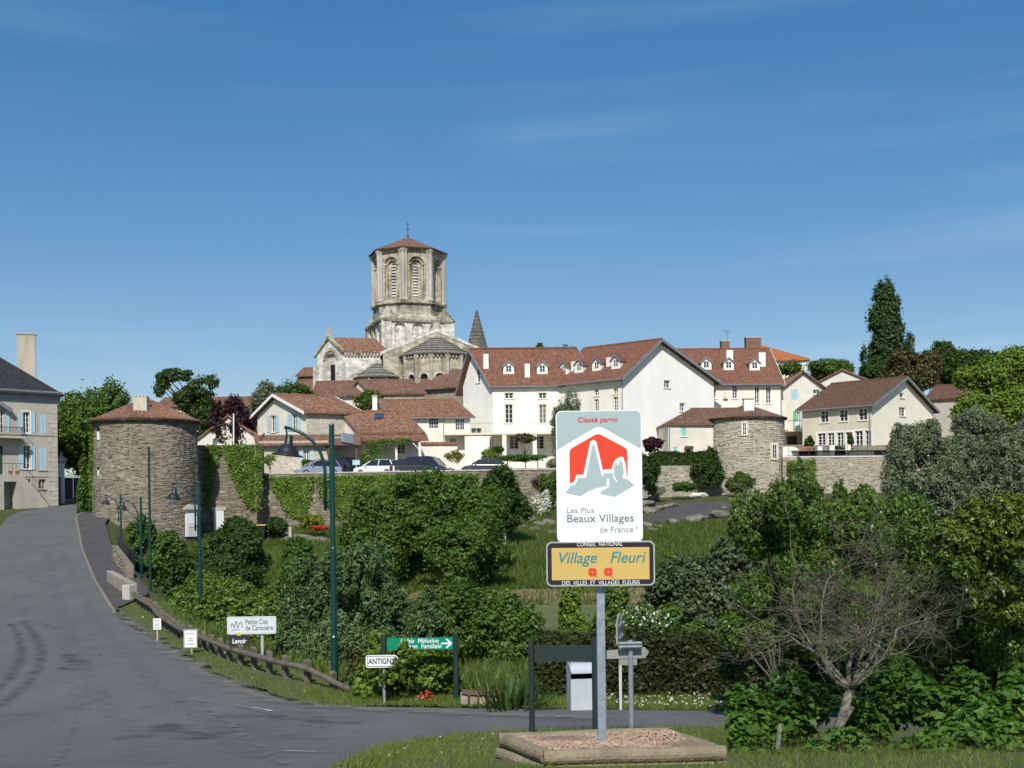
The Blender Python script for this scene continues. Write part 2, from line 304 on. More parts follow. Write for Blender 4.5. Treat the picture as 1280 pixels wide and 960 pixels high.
def H(x, y):
    a = smooth_lerp(ZR, y); b = smooth_lerp(ZV, y)
    if y < 24: return a
    b -= 1.45*sstep(-7, -15, x)*sstep(76, 92, y) if x < -7 else 0
    t = sstep(0.2, 4.5, x-lerp(XF, y)); return a+(b-a)*t
m_ground = M('earth_and_turf', (0.055,0.075,0.022), 0.95, 0.3, 0.8, col2=(0.095,0.10,0.04), bump=0.3, bscale=6, fine=0.25, spec=0.1)
def axis(segs):
    out = []
    for a, b, st in segs:
        n = max(1, round((b-a)/st)); out += [a+(b-a)*i/n for i in range(n)]
    return out+[segs[-1][1]]
def height_mesh(name, xs, ys, fz, mat, keep=None, dz=0):
    mb = MB(); nx = len(xs)
    V = [(x, y, fz(x, y)+dz) for y in ys for x in xs]
    F = []
    for j in range(len(ys)-1):
        for i in range(nx-1):
            if keep and not keep((xs[i]+xs[i+1])/2, (ys[j]+ys[j+1])/2): continue
            F.append((j*nx+i, j*nx+i+1, (j+1)*nx+i+1, (j+1)*nx+i))
    me = bpy.data.meshes.new(name); me.from_pydata(V, [], F); me.materials.append(mat)
    me.polygons.foreach_set('use_smooth', [True]*len(F))
    o = bpy.data.objects.new(name, me); COL.objects.link(o); return tag(o, kind='structure')
gx = axis([(-2500,-300,400),(-300,-60,30),(-60,60,1.0),(60,300,30),(300,2500,400)])
gy = axis([(-60,0,6),(0,30,0.75),(30,125,1.2),(125,300,25),(300,2500,400)])
height_mesh('ground', gx, gy, H, m_ground, dz=-0.06)
# strips that follow the ground
def ribbon(name, fl, fr, ys, mat, dz, parent=None, n=6, kind='structure', skirt=0.0):
    V = []; F = []
    for y in ys:
        l, r = fl(y), fr(y)
        for i in range(n+1):
            x = l+(r-l)*i/n; V.append((x, y, H(x, y)+dz))
    for j in range(len(ys)-1):
        for i in range(n):
            a = j*(n+1)+i; F.append((a, a+1, a+n+2, a+n+1))
    me = bpy.data.meshes.new(name); me.from_pydata(V, [], F); me.materials.append(mat); me.polygons.foreach_set('use_smooth', [True]*len(F))
    o = bpy.data.objects.new(name, me); COL.objects.link(o)
    if parent: o.parent = parent
    elif kind: tag(o, kind=kind)
    return o
def asphalt(name, c, patch):
    m = bpy.data.materials.new(name); m.use_nodes = True; n, l = m.node_tree.nodes, m.node_tree.links; b = n['Principled BSDF']
    b.inputs['Roughness'].default_value = 0.85; b.inputs['Specular IOR Level'].default_value = 0.25
    t = n.new('ShaderNodeTexCoord'); mp = n.new('ShaderNodeMapping'); mp.inputs['Rotation'].default_value = (0,0,R(-22)); mp.inputs['Scale'].default_value = (1,0.22,1); l.new(t.outputs['Object'], mp.inputs['Vector'])
    n1 = n.new('ShaderNodeTexNoise'); n1.inputs['Scale'].default_value = 0.9; n1.inputs['Detail'].default_value = 6; n1.inputs['Roughness'].default_value = 0.6; l.new(mp.outputs['Vector'], n1.inputs['Vector'])
    n2 = n.new('ShaderNodeTexNoise'); n2.inputs['Scale'].default_value = 45; n2.inputs['Detail'].default_value = 4; l.new(t.outputs['Object'], n2.inputs['Vector'])
    n4 = n.new('ShaderNodeTexNoise'); n4.inputs['Scale'].default_value = 0.35; n4.inputs['Detail'].default_value = 7; n4.inputs['Distortion'].default_value = 1.0; l.new(t.outputs['Object'], n4.inputs['Vector'])
    cr = n.new('ShaderNodeMapRange'); cr.inputs['From Min'].default_value = 0.32; cr.inputs['From Max'].default_value = 0.68; l.new(n1.outputs['Fac'], cr.inputs['Value'])
    mx = n.new('ShaderNodeMix'); mx.data_type = 'RGBA'; mx.inputs['A'].default_value = (*[k*0.9 for k in c],1); mx.inputs['B'].default_value = (*[k*1.12 for k in c],1); l.new(cr.outputs['Result'], mx.inputs['Factor'])
    c4 = n.new('ShaderNodeMapRange'); c4.inputs['From Min'].default_value = 0.55; c4.inputs['From Max'].default_value = 0.62; c4.inputs['To Max'].default_value = patch; l.new(n4.outputs['Fac'], c4.inputs['Value'])
    m2 = n.new('ShaderNodeMix'); m2.data_type = 'RGBA'; m2.inputs['B'].default_value = (*[k*0.68 for k in c],1); l.new(c4.outputs['Result'], m2.inputs['Factor']); l.new(mx.outputs['Result'], m2.inputs['A'])
    r2 = n.new('ShaderNodeMapRange'); r2.inputs['From Min'].default_value = 0.25; r2.inputs['From Max'].default_value = 0.75; r2.inputs['To Min'].default_value = 0.7; r2.inputs['To Max'].default_value = 1.3; l.new(n2.outputs['Fac'], r2.inputs['Value'])
    v = n.new('ShaderNodeVectorMath'); v.operation = 'SCALE'; l.new(m2.outputs['Result'], v.inputs[0]); l.new(r2.outputs['Result'], v.inputs['Scale'])
    # fine cracks
    vo = n.new('ShaderNodeTexVoronoi'); vo.feature = 'DISTANCE_TO_EDGE'; vo.inputs['Scale'].default_value = 0.28; vo.inputs['Randomness'].default_value = 1.0
    nd = n.new('ShaderNodeMix'); nd.data_type = 'RGBA'; nd.inputs['Factor'].default_value = 0.18; l.new(t.outputs['Object'], nd.inputs['A'])
    n5 = n.new('ShaderNodeTexNoise'); n5.inputs['Scale'].default_value = 1.6; n5.inputs['Detail'].default_value = 6; l.new(t.outputs['Object'], n5.inputs['Vector']); l.new(n5.outputs['Color'], nd.inputs['B'])
    sc5 = n.new('ShaderNodeVectorMath'); sc5.operation = 'MULTIPLY_ADD'; l.new(n5.outputs['Color'], sc5.inputs[0]); sc5.inputs[1].default_value = (1.5,1.5,0); l.new(t.outputs['Object'], sc5.inputs[2])
    l.new(sc5.outputs['Vector'], vo.inputs['Vector'])
    ck = n.new('ShaderNodeMapRange'); ck.inputs['From Min'].default_value = 0.0; ck.inputs['From Max'].default_value = 0.006; ck.inputs['To Min'].default_value = 0.5; ck.inputs['To Max'].default_value = 1.0; l.new(vo.outputs['Distance'], ck.inputs['Value'])
    v3 = n.new('ShaderNodeVectorMath'); v3.operation = 'SCALE'; l.new(v.outputs['Vector'], v3.inputs[0]); l.new(ck.outputs['Result'], v3.inputs['Scale'])
    l.new(v3.outputs['Vector'], b.inputs['Base Color'])
    bp = n.new('ShaderNodeBump'); bp.inputs['Strength'].default_value = 0.35; bp.inputs['Distance'].default_value = 0.02; l.new(n2.outputs['Fac'], bp.inputs['Height']); l.new(bp.outputs['Normal'], b.inputs['Normal'])
    return m
m_road = asphalt('road_asphalt', (0.128,0.130,0.124), 0.22)
m_path = asphalt('path_asphalt', (0.085,0.080,0.078), 0.3)
ry = axis([(-30,10,4),(10,30,0.6),(30,121,1.5)])
road = ribbon('road', lambda y: lerp(XL, y), lambda y: smooth_lerp(XR, y, 1.0), ry, m_road, 0.004, n=16)
# side road leaving to the right behind the planted island
SN = [(-4.6,19.9),(-2,20.0),(0,19.6),(3,19.1),(8,18.5),(16,17.9),(40,17)]      # near edge y(x)
SF = [(-4.6,24.5),(-2,23.9),(0,23.4),(4,22.6),(8,21.9),(16,21.2),(40,20)]
xs = axis([(-4.6,12,0.6),(12,40,4)])
V = []; F = []
for x in xs:
    for i in range(25):
        n0 = 8.0 if x < 4 else lerp(SN, x); y = n0+(lerp(SF, x)-n0)*i/24; V.append((x, y, H(x, y)+0.008))
for j in range(len(xs)-1):
    for i in range(24): a = j*25+i; F.append((a, a+25, a+26, a+1))
me = bpy.data.meshes.new('side_road'); me.from_pydata(V, [], F); me.materials.append(m_road); me.polygons.foreach_set('use_smooth', [True]*len(F))
side_road = bpy.data.objects.new('side_road', me); COL.objects.link(side_road); tag(side_road, kind='structure')
# fillet between the two roads in front of the island tip
m_line = M('worn_white_paint', (0.62,0.62,0.60), 0.7, 0.25, 3, fine=0.2, bscale=8)
def stain(name, col, amount):
    """worn mark on the asphalt: its own outline, broken up and feathered at the edges"""
    m = bpy.data.materials.new(name); m.use_nodes = True; n, l = m.node_tree.nodes, m.node_tree.links; b = n['Principled BSDF']
    b.inputs['Base Color'].default_value = (*col,1); b.inputs['Roughness'].default_value = 0.85
    u = n.new('ShaderNodeUVMap'); u.uv_map = 'UVMap'; sx = n.new('ShaderNodeSeparateXYZ'); l.new(u.outputs['UV'], sx.inputs[0])
    q = n.new('ShaderNodeMath'); q.operation = 'PINGPONG'; q.inputs[1].default_value = 0.5; l.new(sx.outputs[0], q.inputs[0])
    e = n.new('ShaderNodeMapRange'); e.inputs['From Max'].default_value = 0.42; l.new(q.outputs[0], e.inputs['Value'])
    t = n.new('ShaderNodeTexCoord'); nz = n.new('ShaderNodeTexNoise'); nz.inputs['Scale'].default_value = 2.2; nz.inputs['Detail'].default_value = 8; nz.inputs['Roughness'].default_value = 0.7; l.new(t.outputs['Object'], nz.inputs['Vector'])
    r = n.new('ShaderNodeMapRange'); r.inputs['From Min'].default_value = 0.38; r.inputs['From Max'].default_value = 0.62; l.new(nz.outputs['Fac'], r.inputs['Value'])
    k = n.new('ShaderNodeMath'); k.operation = 'MULTIPLY'; l.new(e.outputs['Result'], k.inputs[0]); l.new(r.outputs['Result'], k.inputs[1])
    k2 = n.new('ShaderNodeMath'); k2.operation = 'MULTIPLY'; k2.inputs[1].default_value = amount; l.new(k.outputs[0], k2.inputs[0]); l.new(k2.outputs[0], b.inputs['Alpha'])
    return m
m_tyre = stain('tyre_marks', (0.06,0.062,0.062), 0.5)
m_seam = stain('tar_seam', (0.20,0.205,0.20), 0.7)
m_patch = stain('repair_tar', (0.06,0.061,0.06), 0.65)
m_wornline = stain('worn_line', (0.62,0.62,0.60), 0.9)
m_gravel_edge = M('gravel_margin', (0.15,0.145,0.13), 0.95, 0.35, 1.2, fine=0.35, bscale=15, bump=0.4)
def gp(px, py, fz=None):
    """ground point seen at a pixel (marching along the line of sight)"""
    a, b = ray(px, py); y = 4.0
    while y < 140:
        if b*y < H(a*y, y): break
        y += 0.05
    return Vector((a*y, y, H(a*y, y)))
def road_strip(name, pts, w, mat, dz=0.016, parent=road, jitter=0.0):
    pts = [gp(*p) for p in pts]; fine = []
    for a, b in zip(pts, pts[1:]):
        n = max(1, int((b-a).length/0.5)); fine += [a.lerp(b, i/n) for i in range(n)]
    fine.append(pts[-1]); mb = MB(); L = []; Rr = []
    for k, p in enumerate(fine):
        t = (fine[min(k+1, len(fine)-1)]-fine[max(k-1, 0)]); t.z = 0; t.normalize(); nrm = Vector((-t.y, t.x, 0))
        ww = (w[0]+(w[1]-w[0])*k/max(1, len(fine)-1)) if isinstance(w, tuple) else w
        ww *= 1+random.uniform(-jitter, jitter); sh = random.uniform(-jitter, jitter)*ww
        for s, arr in ((1, L), (-1, Rr)):
            q = p+nrm*(s*ww/2+sh); arr.append(Vector((q.x, q.y, H(q.x, q.y)+dz)))
    for k in range(len(fine)-1): mb.face([Rr[k], Rr[k+1], L[k+1], L[k]], [(0,k),(0,k+1),(1,k+1),(1,k)])
    return mb.build(name, mat, parent)
road_strip('white_line', [(24,632),(40,629),(58,625.5),(66,624)], 0.35, m_line, 0.02)
road_strip('tar_seam', [(66,770),(76,800),(86,825),(92,860),(96,890),(84,925),(66,958)], (0.30,0.16), m_seam, 0.018, jitter=0.25)
road_strip('repair_patch', [(88,818),(93,838)], 0.75, m_patch, 0.022, jitter=0.25)
road_strip('tyre_mark', [(28,776),(40,790),(50,808),(52,824),(44,842),(26,862),(0,885)], 0.42, m_tyre, 0.02, jitter=0.05)
road_strip('tyre_mark', [(12,780),(22,792),(27,812),(24,830),(10,850),(-10,866)], 0.42, m_tyre, 0.02, jitter=0.05)
road_strip('tyre_mark', [(0,783),(8,783),(15,781)], 0.30, m_tyre, 0.024, jitter=0.2)
road_strip('white_line', [(357,940.5),(374,941),(392,942),(412,941)], 0.16, m_wornline, 0.024, jitter=0.2)
road_strip('white_line', [(316,885.5),(340,890)], 0.14, m_wornline, 0.024, jitter=0.2)
road_strip('tar_seam', [(180,883),(240,876),(300,884),(350,895),(430,897)], 0.25, m_seam, 0.026, jitter=0.2)
road_strip('tar_seam', [(250,872),(290,910),(330,938),(352,958)], 0.2, m_seam, 0.03, jitter=0.2)
road_strip('repair_patch', [(160,925),(190,918)], 0.6, m_patch, 0.022, jitter=0.4)
road_strip('repair_patch', [(210,905),(240,912),(262,925)], 0.9, m_patch, 0.020, jitter=0.5)
road_strip('repair_patch', [(290,893),(370,902),(450,906)], 0.6, m_patch, 0.022, jitter=0.5)
# gravelly margin along the verge
m_grit = stain('road_grit', (0.23,0.215,0.185), 0.85); m_worn = stain('worn_asphalt', (0.18,0.18,0.172), 0.35)
road_strip('grit', [(140,760),(170,782),(200,803),(232,826),(262,845),(300,861),(340,875),(385,881),(430,886),(520,891),(640,896),(760,900)], 0.9, m_grit, 0.032, jitter=0.15)
road_strip('worn_patch', [(330,892),(400,898),(470,902)], 1.6, m_worn, 0.034, jitter=0.2)
road_strip('worn_patch', [(300,905),(360,920),(420,925)], 0.9, m_worn, 0.036, jitter=0.3)
road_strip('worn_track', [(60,690),(70,740),(90,800),(120,860),(160,910),(200,958)], 0.7, m_worn, 0.028, jitter=0.1)
road_strip('worn_track', [(78,690),(100,740),(140,800),(190,850),(260,900),(330,950)], 0.6, m_worn, 0.030, jitter=0.1)
# pavement with kerb from the low wall up to the bend
m_kerb = M('kerb_stone', (0.20,0.185,0.15), 0.9, 0.25, 2, fine=0.2)
yk = axis([(49,104,1.0)])
ribbon('pavement', lambda y: smooth_lerp(XR, y)+0.15, lambda y: min(smooth_lerp(XR, y)+.3+max(0,(y-50))*.42, max(smooth_lerp(XR, y)+0.6, lerp(XF, y)+0.5)), yk, m_path, 0.11, n=4)
kerb = thing('kerb', 'low pale stone kerb edging the pavement up to the round tower', 'kerb', (-20,60,H(-20,60)))
y = 49.0
while y < 104:
    L = 1.0; x0, x1 = smooth_lerp(XR, y), smooth_lerp(XR, y+L-0.02)
    mb = MB(); c = []
    for dz in (-0.1, 0.115+random.uniform(-.006,.006)):
        for (xx, yy) in ((x0,y),(x0+.15,y),(x1+.15,y+L-.02),(x1,y+L-.02)): c.append((xx, yy, H(xx,yy)+dz))
    mb.hexa(c); mb.build('kerb_stone', m_kerb, kerb); y += L
# ------------------------------------------------------------------ terraces behind the walls
TX = [(-34,101.0),(-22,103.0),(-21.4,105.5),(3,106.5),(9,109),(12,116),(19.0,116.8),(19.6,120),(27.2,120),(27.6,117.6),(60,118)]   # wall line y(x)
ZT = [(100,3.35),(117,3.45),(124,4.4),(132,5.0),(146,7.0),(165,9.0),(220,10),(400,12),(2500,40)]
def HT(x, y):
    z = lerp(ZT, y)
    z += 2.05*sstep(14, 20, x)*(1-sstep(130, 150, y))
    return z
V = []; F = []
tx = axis([(-34,60,1.0)]); dep = [0.35,2,4,6,9,12,16,20,26,34,46,70,140,400,1500]
for x in tx:
    y0 = lerp(TX, x)
    for d in dep: V.append((x*(1 if d < 100 else 1+d/120), y0+d, HT(x, y0+d)))
nd = len(dep)
for j in range(len(tx)-1):
    for i in range(nd-1): a = j*nd+i; F.append((a, a+nd, a+nd+1, a+1))
m_terr = M('terrace_gravel', (0.30,0.26,0.19), 0.95, 0.25, 0.5, col2=(0.17,0.16,0.09), fine=0.2, bscale=4)
me = bpy.data.meshes.new('terrace'); me.from_pydata(V, [], F); me.materials.append(m_terr)
o = bpy.data.objects.new('terrace', me); COL.objects.link(o); tag(o, kind='structure')
# ------------------------------------------------------------------ facade tools
def clip_poly(poly, a, b, c):            # keep a*u+b*w <= c
    out = []
    for i in range(len(poly)):
        p, q = poly[i], poly[(i+1) % len(poly)]; fp, fq = a*p[0]+b*p[1]-c, a*q[0]+b*q[1]-c
        if fp <= 1e-9: out.append(p)
        if (fp < 0 < fq) or (fq < 0 < fp):
            t = fp/(fp-fq); out.append((p[0]+(q[0]-p[0])*t, p[1]+(q[1]-p[1])*t))
    return out
class Frame:
    def __init__(s, O, th): s.O = Vector(O); s.th = th; s.u = Vector((math.cos(th), math.sin(th), 0)); s.n = Vector((math.sin(th), -math.cos(th), 0))
    def p(s, u, w, d=0.0): return s.O+s.u*u+s.n*d+Vector((0,0,w))       # d > 0: towards the viewer
    def uw(s, px, py):
        a, b = ray(px, py); D = Vector((a,1,b)); t = s.O.dot(s.n)/D.dot(s.n); q = D*t-s.O; return (q.dot(s.u), q.z)
    def rect(s, x0, y0, x1, y1):
        u0, w0 = s.uw((x0+x1)/2-(x1-x0)/2, (y0+y1)/2); u1, _ = s.uw(x1, (y0+y1)/2); xm = (x0+x1)/2
        _, wt = s.uw(xm, y0); _, wb = s.uw(xm, y1); return (u0, wb, u1, wt)
    def wall(s, mb, u0, u1, w0, w1, holes=(), clips=(), depth=0.2, d=0.0):
        us = sorted({u0, u1, *[min(max(h[k], u0), u1) for h in holes for k in (0,2)]}); ws = sorted({w0, w1, *[min(max(h[k], w0), w1) for h in holes for k in (1,3)]})
        for i in range(len(us)-1):
            for j in range(len(ws)-1):
                cu, cw = (us[i]+us[i+1])/2, (ws[j]+ws[j+1])/2
                if any(h[0] < cu < h[2] and h[1] < cw < h[3] for h in holes): continue
                poly = [(us[i],ws[j]),(us[i+1],ws[j]),(us[i+1],ws[j+1]),(us[i],ws[j+1])]
                for c in clips:
                    poly = clip_poly(poly, *c)
                    if len(poly) < 3: break
                if len(poly) >= 3: mb.face([s.p(q[0], q[1], d) for q in poly])
        for h in holes:
            c = [(h[0],h[1]),(h[2],h[1]),(h[2],h[3]),(h[0],h[3])]
            for k in range(4):
                a, b = c[k], c[(k+1)%4]; mb.face([s.p(*a, d), s.p(*a, d-depth), s.p(*b, d-depth), s.p(*b, d)])
    def bar(s, mb, u0, w0, u1, w1, d0, d1):
        mb.hexa([s.p(u0,w0,d1), s.p(u1,w0,d1), s.p(u1,w0,d0), s.p(u0,w0,d0), s.p(u0,w1,d1), s.p(u1,w1,d1), s.p(u1,w1,d0), s.p(u0,w1,d0)])
GLASS = [m_glass, m_glass, m_glass, M('curtained_glass', (0.16,0.155,0.14), .12, .5, 2.5, spec=.4, stretch=(3,3,.2)), M('hazy_glass', (0.05,0.055,0.06), .12, .4, 1.5, spec=.4)]
def window(F, h, parent, nx=2, ny=3, fr=None, depth=0.2, bar=0.05, sill=True, surround=None, name='window', trans=0, d=0.0):
    """frame with glazing bars in an opening; its pane lies just behind"""
    fr = fr or m_frame; u0, w0, u1, w1 = h; mb = MB(); a = d-depth+0.07; b = d-depth+0.01
    F.bar(mb, u0, w0, u0+bar, w1, b, a); F.bar(mb, u1-bar, w0, u1, w1, b, a); F.bar(mb, u0+bar, w0, u1-bar, w0+bar, b, a); F.bar(mb, u0+bar, w1-bar, u1-bar, w1, b, a)
    for i in range(1, nx):
        c = u0+(u1-u0)*i/nx; t = bar*(0.8 if (nx % 2 == 0 and i == nx//2) else 0.4); F.bar(mb, c-t, w0+bar, c+t, w1-bar, b+.003, a-.003)
    for j in range(1, ny):
        c = w0+(w1-w0)*j/ny; F.bar(mb, u0+bar, c-bar*.3, u1-bar, c+bar*.3, b+.006, a-.006)
    if sill: F.bar(mb, u0-.1, w0-.1, u1+.1, w0-.003, d-0.03, d+.09)
    o = mb.build(name, fr, parent)
    g = MB(); g.face([F.p(u0,w0,b), F.p(u1,w0,b), F.p(u1,w1,b), F.p(u0,w1,b)]); g.build('pane', random.choice(GLASS), o)
    if surround:
        s = MB(); t = 0.16
        F.bar(s, u0-t, w0-.1, u0, w1+t, d+.003, d+.03); F.bar(s, u1, w0-.1, u1+t, w1+t, d+.003, d+.03); F.bar(s, u0+.003, w1, u1-.003, w1+t, d+.003, d+.028); s.build('surround', surround, o)
    return o
def shutter(F, u0, w0, u1, w1, mat, parent, d=0.0, slats=True):
    mb = MB(); F.bar(mb, u0, w0, u1, w1, d+.02, d+.05)
    e = (u1-u0)*.14
    for (a, b) in ((u0, u0+e), (u1-e, u1)): F.bar(mb, a, w0+.003, b, w1-.003, d+.05, d+.075)
    for w in (w0, (w0+w1)/2-e/2, w1-e): F.bar(mb, u0+e, w+.004, u1-e, w+e, d+.05, d+.072)
    if slats:
        n = int((w1-w0)/0.14)
        for i in range(n):
            w = w0+(w1-w0)*(i+.5)/n; F.bar(mb, u0+e+.01, w-.02, u1-e-.01, w+.02, d+.05, d+.063)
    return mb.build('shutter', mat, parent)
def slab(mb, c, th, uvscale=1.0):
    """roof plane: c = eave-left, eave-right, ridge-right, ridge-left on top; UV in metres"""
    c = [Vector(p) for p in c]; n = (c[1]-c[0]).cross(c[-1]-c[0]).normalized(); e = (c[1]-c[0]).normalized(); s = n.cross(e)
    if n.z < 0: n = -n
    uv = [((p-c[0]).dot(e), (p-c[0]).dot(s)) for p in c]
    low = [p-Vector((0,0,th)) for p in c]
    mb.face(c, uv)
    m = len(c)
    mb.face(low[::-1], [(0,0)]*m)
    for k in range(m): mb.face([low[k], low[(k+1)%m], c[(k+1)%m], c[k]], [(0,0),(0.2,0),(0.2,0.1),(0,0.1)])
def ribs(mb, c, sp=0.27, r=0.075):
    """rows of rounded cover tiles running down the slope"""
    c = [Vector(p) for p in c]; n = (c[1]-c[0]).cross(c[3]-c[0]).normalized(); n = -n if n.z < 0 else n
    L = (c[1]-c[0]).length; k = max(1, int(L/sp))
    for i in range(k):
        t = (i+.5)/k; a = c[0].lerp(c[1], t); b = c[3].lerp(c[2], t)
        if (b-a).length < 0.2: continue
        # trim to the quadrilateral when the sides are skewed
        e = (c[1]-c[0]).normalized()
        pr = [(-1,0),(-.5,.8),(.5,.8),(1,0)]; A = [a+e*(r*x)+n*(r*y) for x, y in pr]; B = [b+e*(r*x)+n*(r*y) for x, y in pr]
        u = t*L; h = (b-a).length
        for j in range(3): mb.face([A[j], A[j+1], B[j+1], B[j]], [(u,0),(u+.1,0),(u+.1,h),(u,h)])
        mb.face([A[3], A[2], A[1], A[0]], [(0,0)]*4)
def chimney(parent, c, size, z0, z1, mat, th=0, cap=True, pots=0):
    mb = MB(); mb.box((c[0],c[1],(z0+z1)/2), (size[0],size[1],z1-z0), th)
    o = mb.build('chimney', mat, parent)
    if cap:
        k = MB(); k.box((c[0],c[1],z1+.06), (size[0]+.14,size[1]+.14,.12), th); k.build('chimney_cap', m_quoin, o)
    for i in range(pots):
        k = MB(); q = (i-(pots-1)/2)*0.4; k.lathe((c[0]+q*math.cos(th), c[1]+q*math.sin(th), z1+.12), [(.11,0),(.09,.35),(.12,.4),(.08,.4)], 8); k.build('chimney_pot', m_tile_new, o)
    return o
def house(name, label, cat, O, th, W, D, Hh, rise, ridge='u', phi=None, front=(), left=(), right=(), wall=None, roofm=None, ov=0.35, go=0.25, tile_ribs=True, depth=0.2, walls_side=None, barge=None, gutter=None, zskirt=2.0, group=None, hipR=0.0, hipL=0.0, rth=0.16, ridge_pos=0.5):
    """gabled block; O = near-left bottom corner of the front; returns root, frames"""
    phi = th+math.pi/2 if phi is None else phi
    O = Vector(O); u = Vector((math.cos(th), math.sin(th), 0)); v = Vector((math.cos(phi), math.sin(phi), 0)); Z = Vector((0,0,1))
    root = thing(name, label, cat, O, group)
    FF = Frame(O, th); FL = Frame(O+v*D, phi+math.pi); FR = Frame(O+u*W, phi); FB = Frame(O+u*W+v*D, th+math.pi)
    cp = lambda L, rp: [(rise/((1-rp)*L), 1.0, Hh+rise/(1-rp)), (-rise/(rp*L), 1.0, Hh)]
    fr = [FF.rect(*r) if len(r) == 4 else r[:4] for r in front]; lf = [FL.rect(*r) if len(r) == 4 else r[:4] for r in left]; rt = [FR.rect(*r) if len(r) == 4 else r[:4] for r in right]
    mb = MB(); mb2 = MB() if walls_side else mb
    gable = ridge == 'u'
    FF.wall(mb, 0, W, -zskirt, Hh if gable else Hh+rise, fr, [] if gable else cp(W, .5), depth)
    bk = MB() if walls_side else mb
    FB.wall(bk, 0, W, -zskirt, Hh if gable else Hh+rise, [], [] if gable else cp(W, .5), depth)
    rp = ridge_pos                                     # distance of the ridge from the front, as a share of the depth
    tl = Hh+rise if (gable and not hipL) else Hh; tr = Hh+rise if (gable and not hipR) else Hh
    FL.wall(mb2, 0, D, -zskirt, tl, lf, cp(D, 1-rp) if tl > Hh else [], depth); FR.wall(mb2, 0, D, -zskirt, tr, rt, cp(D, rp) if tr > Hh else [], depth)
    mb.build('wall', wall, root)
    if walls_side:
        bk.build('back_wall', wall, root)
        mb2.build('end_wall', walls_side, root)
    rb = MB(); lift = Z*(rth+.01)
    def slope_pts(E0, E1, R0, R1):                     # eave and ridge lines; push the eave out by ov along the slope
        d0 = (E0-R0); d1 = (E1-R1); k0 = ov/max(.01, math.hypot(d0.x, d0.y)); k1 = ov/max(.01, math.hypot(d1.x, d1.y))
        return [E0+d0*k0+lift, E1+d1*k1+lift, R1+lift, R0+lift]
    quads = []
    if gable:
        a = -u*(0 if hipL else go); b = u*(0 if hipR else go)
        R0 = O+v*D*rp+Z*(Hh+rise)+(u*hipL if hipL else a); R1 = O+u*W+v*D*rp+Z*(Hh+rise)+(-u*hipR if hipR else b)
        E0, E1 = O+Z*Hh+a, O+u*W+Z*Hh+b; B0, B1 = E0+v*D, E1+v*D
        quads += [slope_pts(E0, E1, R0, R1), slope_pts(B1, B0, R1, R0)]
        if hipR: quads.append(slope_pts(E1, B1, R1, R1))
        if hipL: quads.append(slope_pts(B0, E0, R0, R0))
    else:
        a = -v*go; b = v*go; R0 = O+u*W/2+Z*(Hh+rise)+a; R1 = O+u*W/2+v*D+Z*(Hh+rise)+b
        quads += [slope_pts(O+v*D+Z*Hh+b, O+Z*Hh+a, R1, R0), slope_pts(O+u*W+Z*Hh+a, O+u*W+v*D+Z*Hh+b, R0, R1)]
    for q in quads:
        qq = q if (q[2]-q[3]).length > 0.01 else q[:3]
        slab(rb, qq, rth)
        if tile_ribs and len(qq) == 4: ribs(rb, q)
    # ridge tiles
    rb.tube([R0+lift+Z*.02, R1+lift+Z*.02], 0.12, 6)
    n0 = len(rb.f)
    for i in range(n0-8, n0): rb.uv[i] = [(0,0.1)]*len(rb.f[i])
    rb.uv.update({i: [(0,0)]*len(f) for i, f in enumerate(rb.f) if i not in rb.uv})
    roof = rb.build('roof', roofm, root)
    if barge:
        for q in quads[:2]:
            for (p, r) in ((q[0], q[3]), (q[1], q[2])):
                bb = MB()
                along = (q[1]-q[0]).normalized()*(0.03 if p is q[1] else -0.03)
                bb.prism([p+Z*.05+along, r+Z*.05+along, r-Z*.26+along, p-Z*.26+along], along*1.5)
                bb.build('barge_board', barge, roof)
    if gutter:
        for q in quads[:1]:
            gg = MB(); d = (q[0]-q[3]); d.z = 0; d.normalize(); gg.tube([q[0]+d*.06-Z*.1, q[1]+d*.06-Z*.1], .075, 6); gg.build('gutter', gutter, roof)
    root_info = dict(root=root, FF=FF, FL=FL, FR=FR, u=u, v=v, O=O, roof=roof, quads=quads, fr=fr, lf=lf, rt=rt, R0=R0, R1=R1)
    return root_info
def base_pt(px, py, Y): p = P(px, py, Y); return p
def len_to(O, th, px):
    """length along direction th from O until it is seen at column px (taken at O's height)"""
    lo, hi = 0.0, 80.0; u = Vector((math.cos(th), math.sin(th), 0)); s0 = proj(O)[0] < px
    for _ in range(50):
        m = (lo+hi)/2
        if (proj(O+u*m)[0] < px) == s0: lo = m
        else: hi = m
    return lo
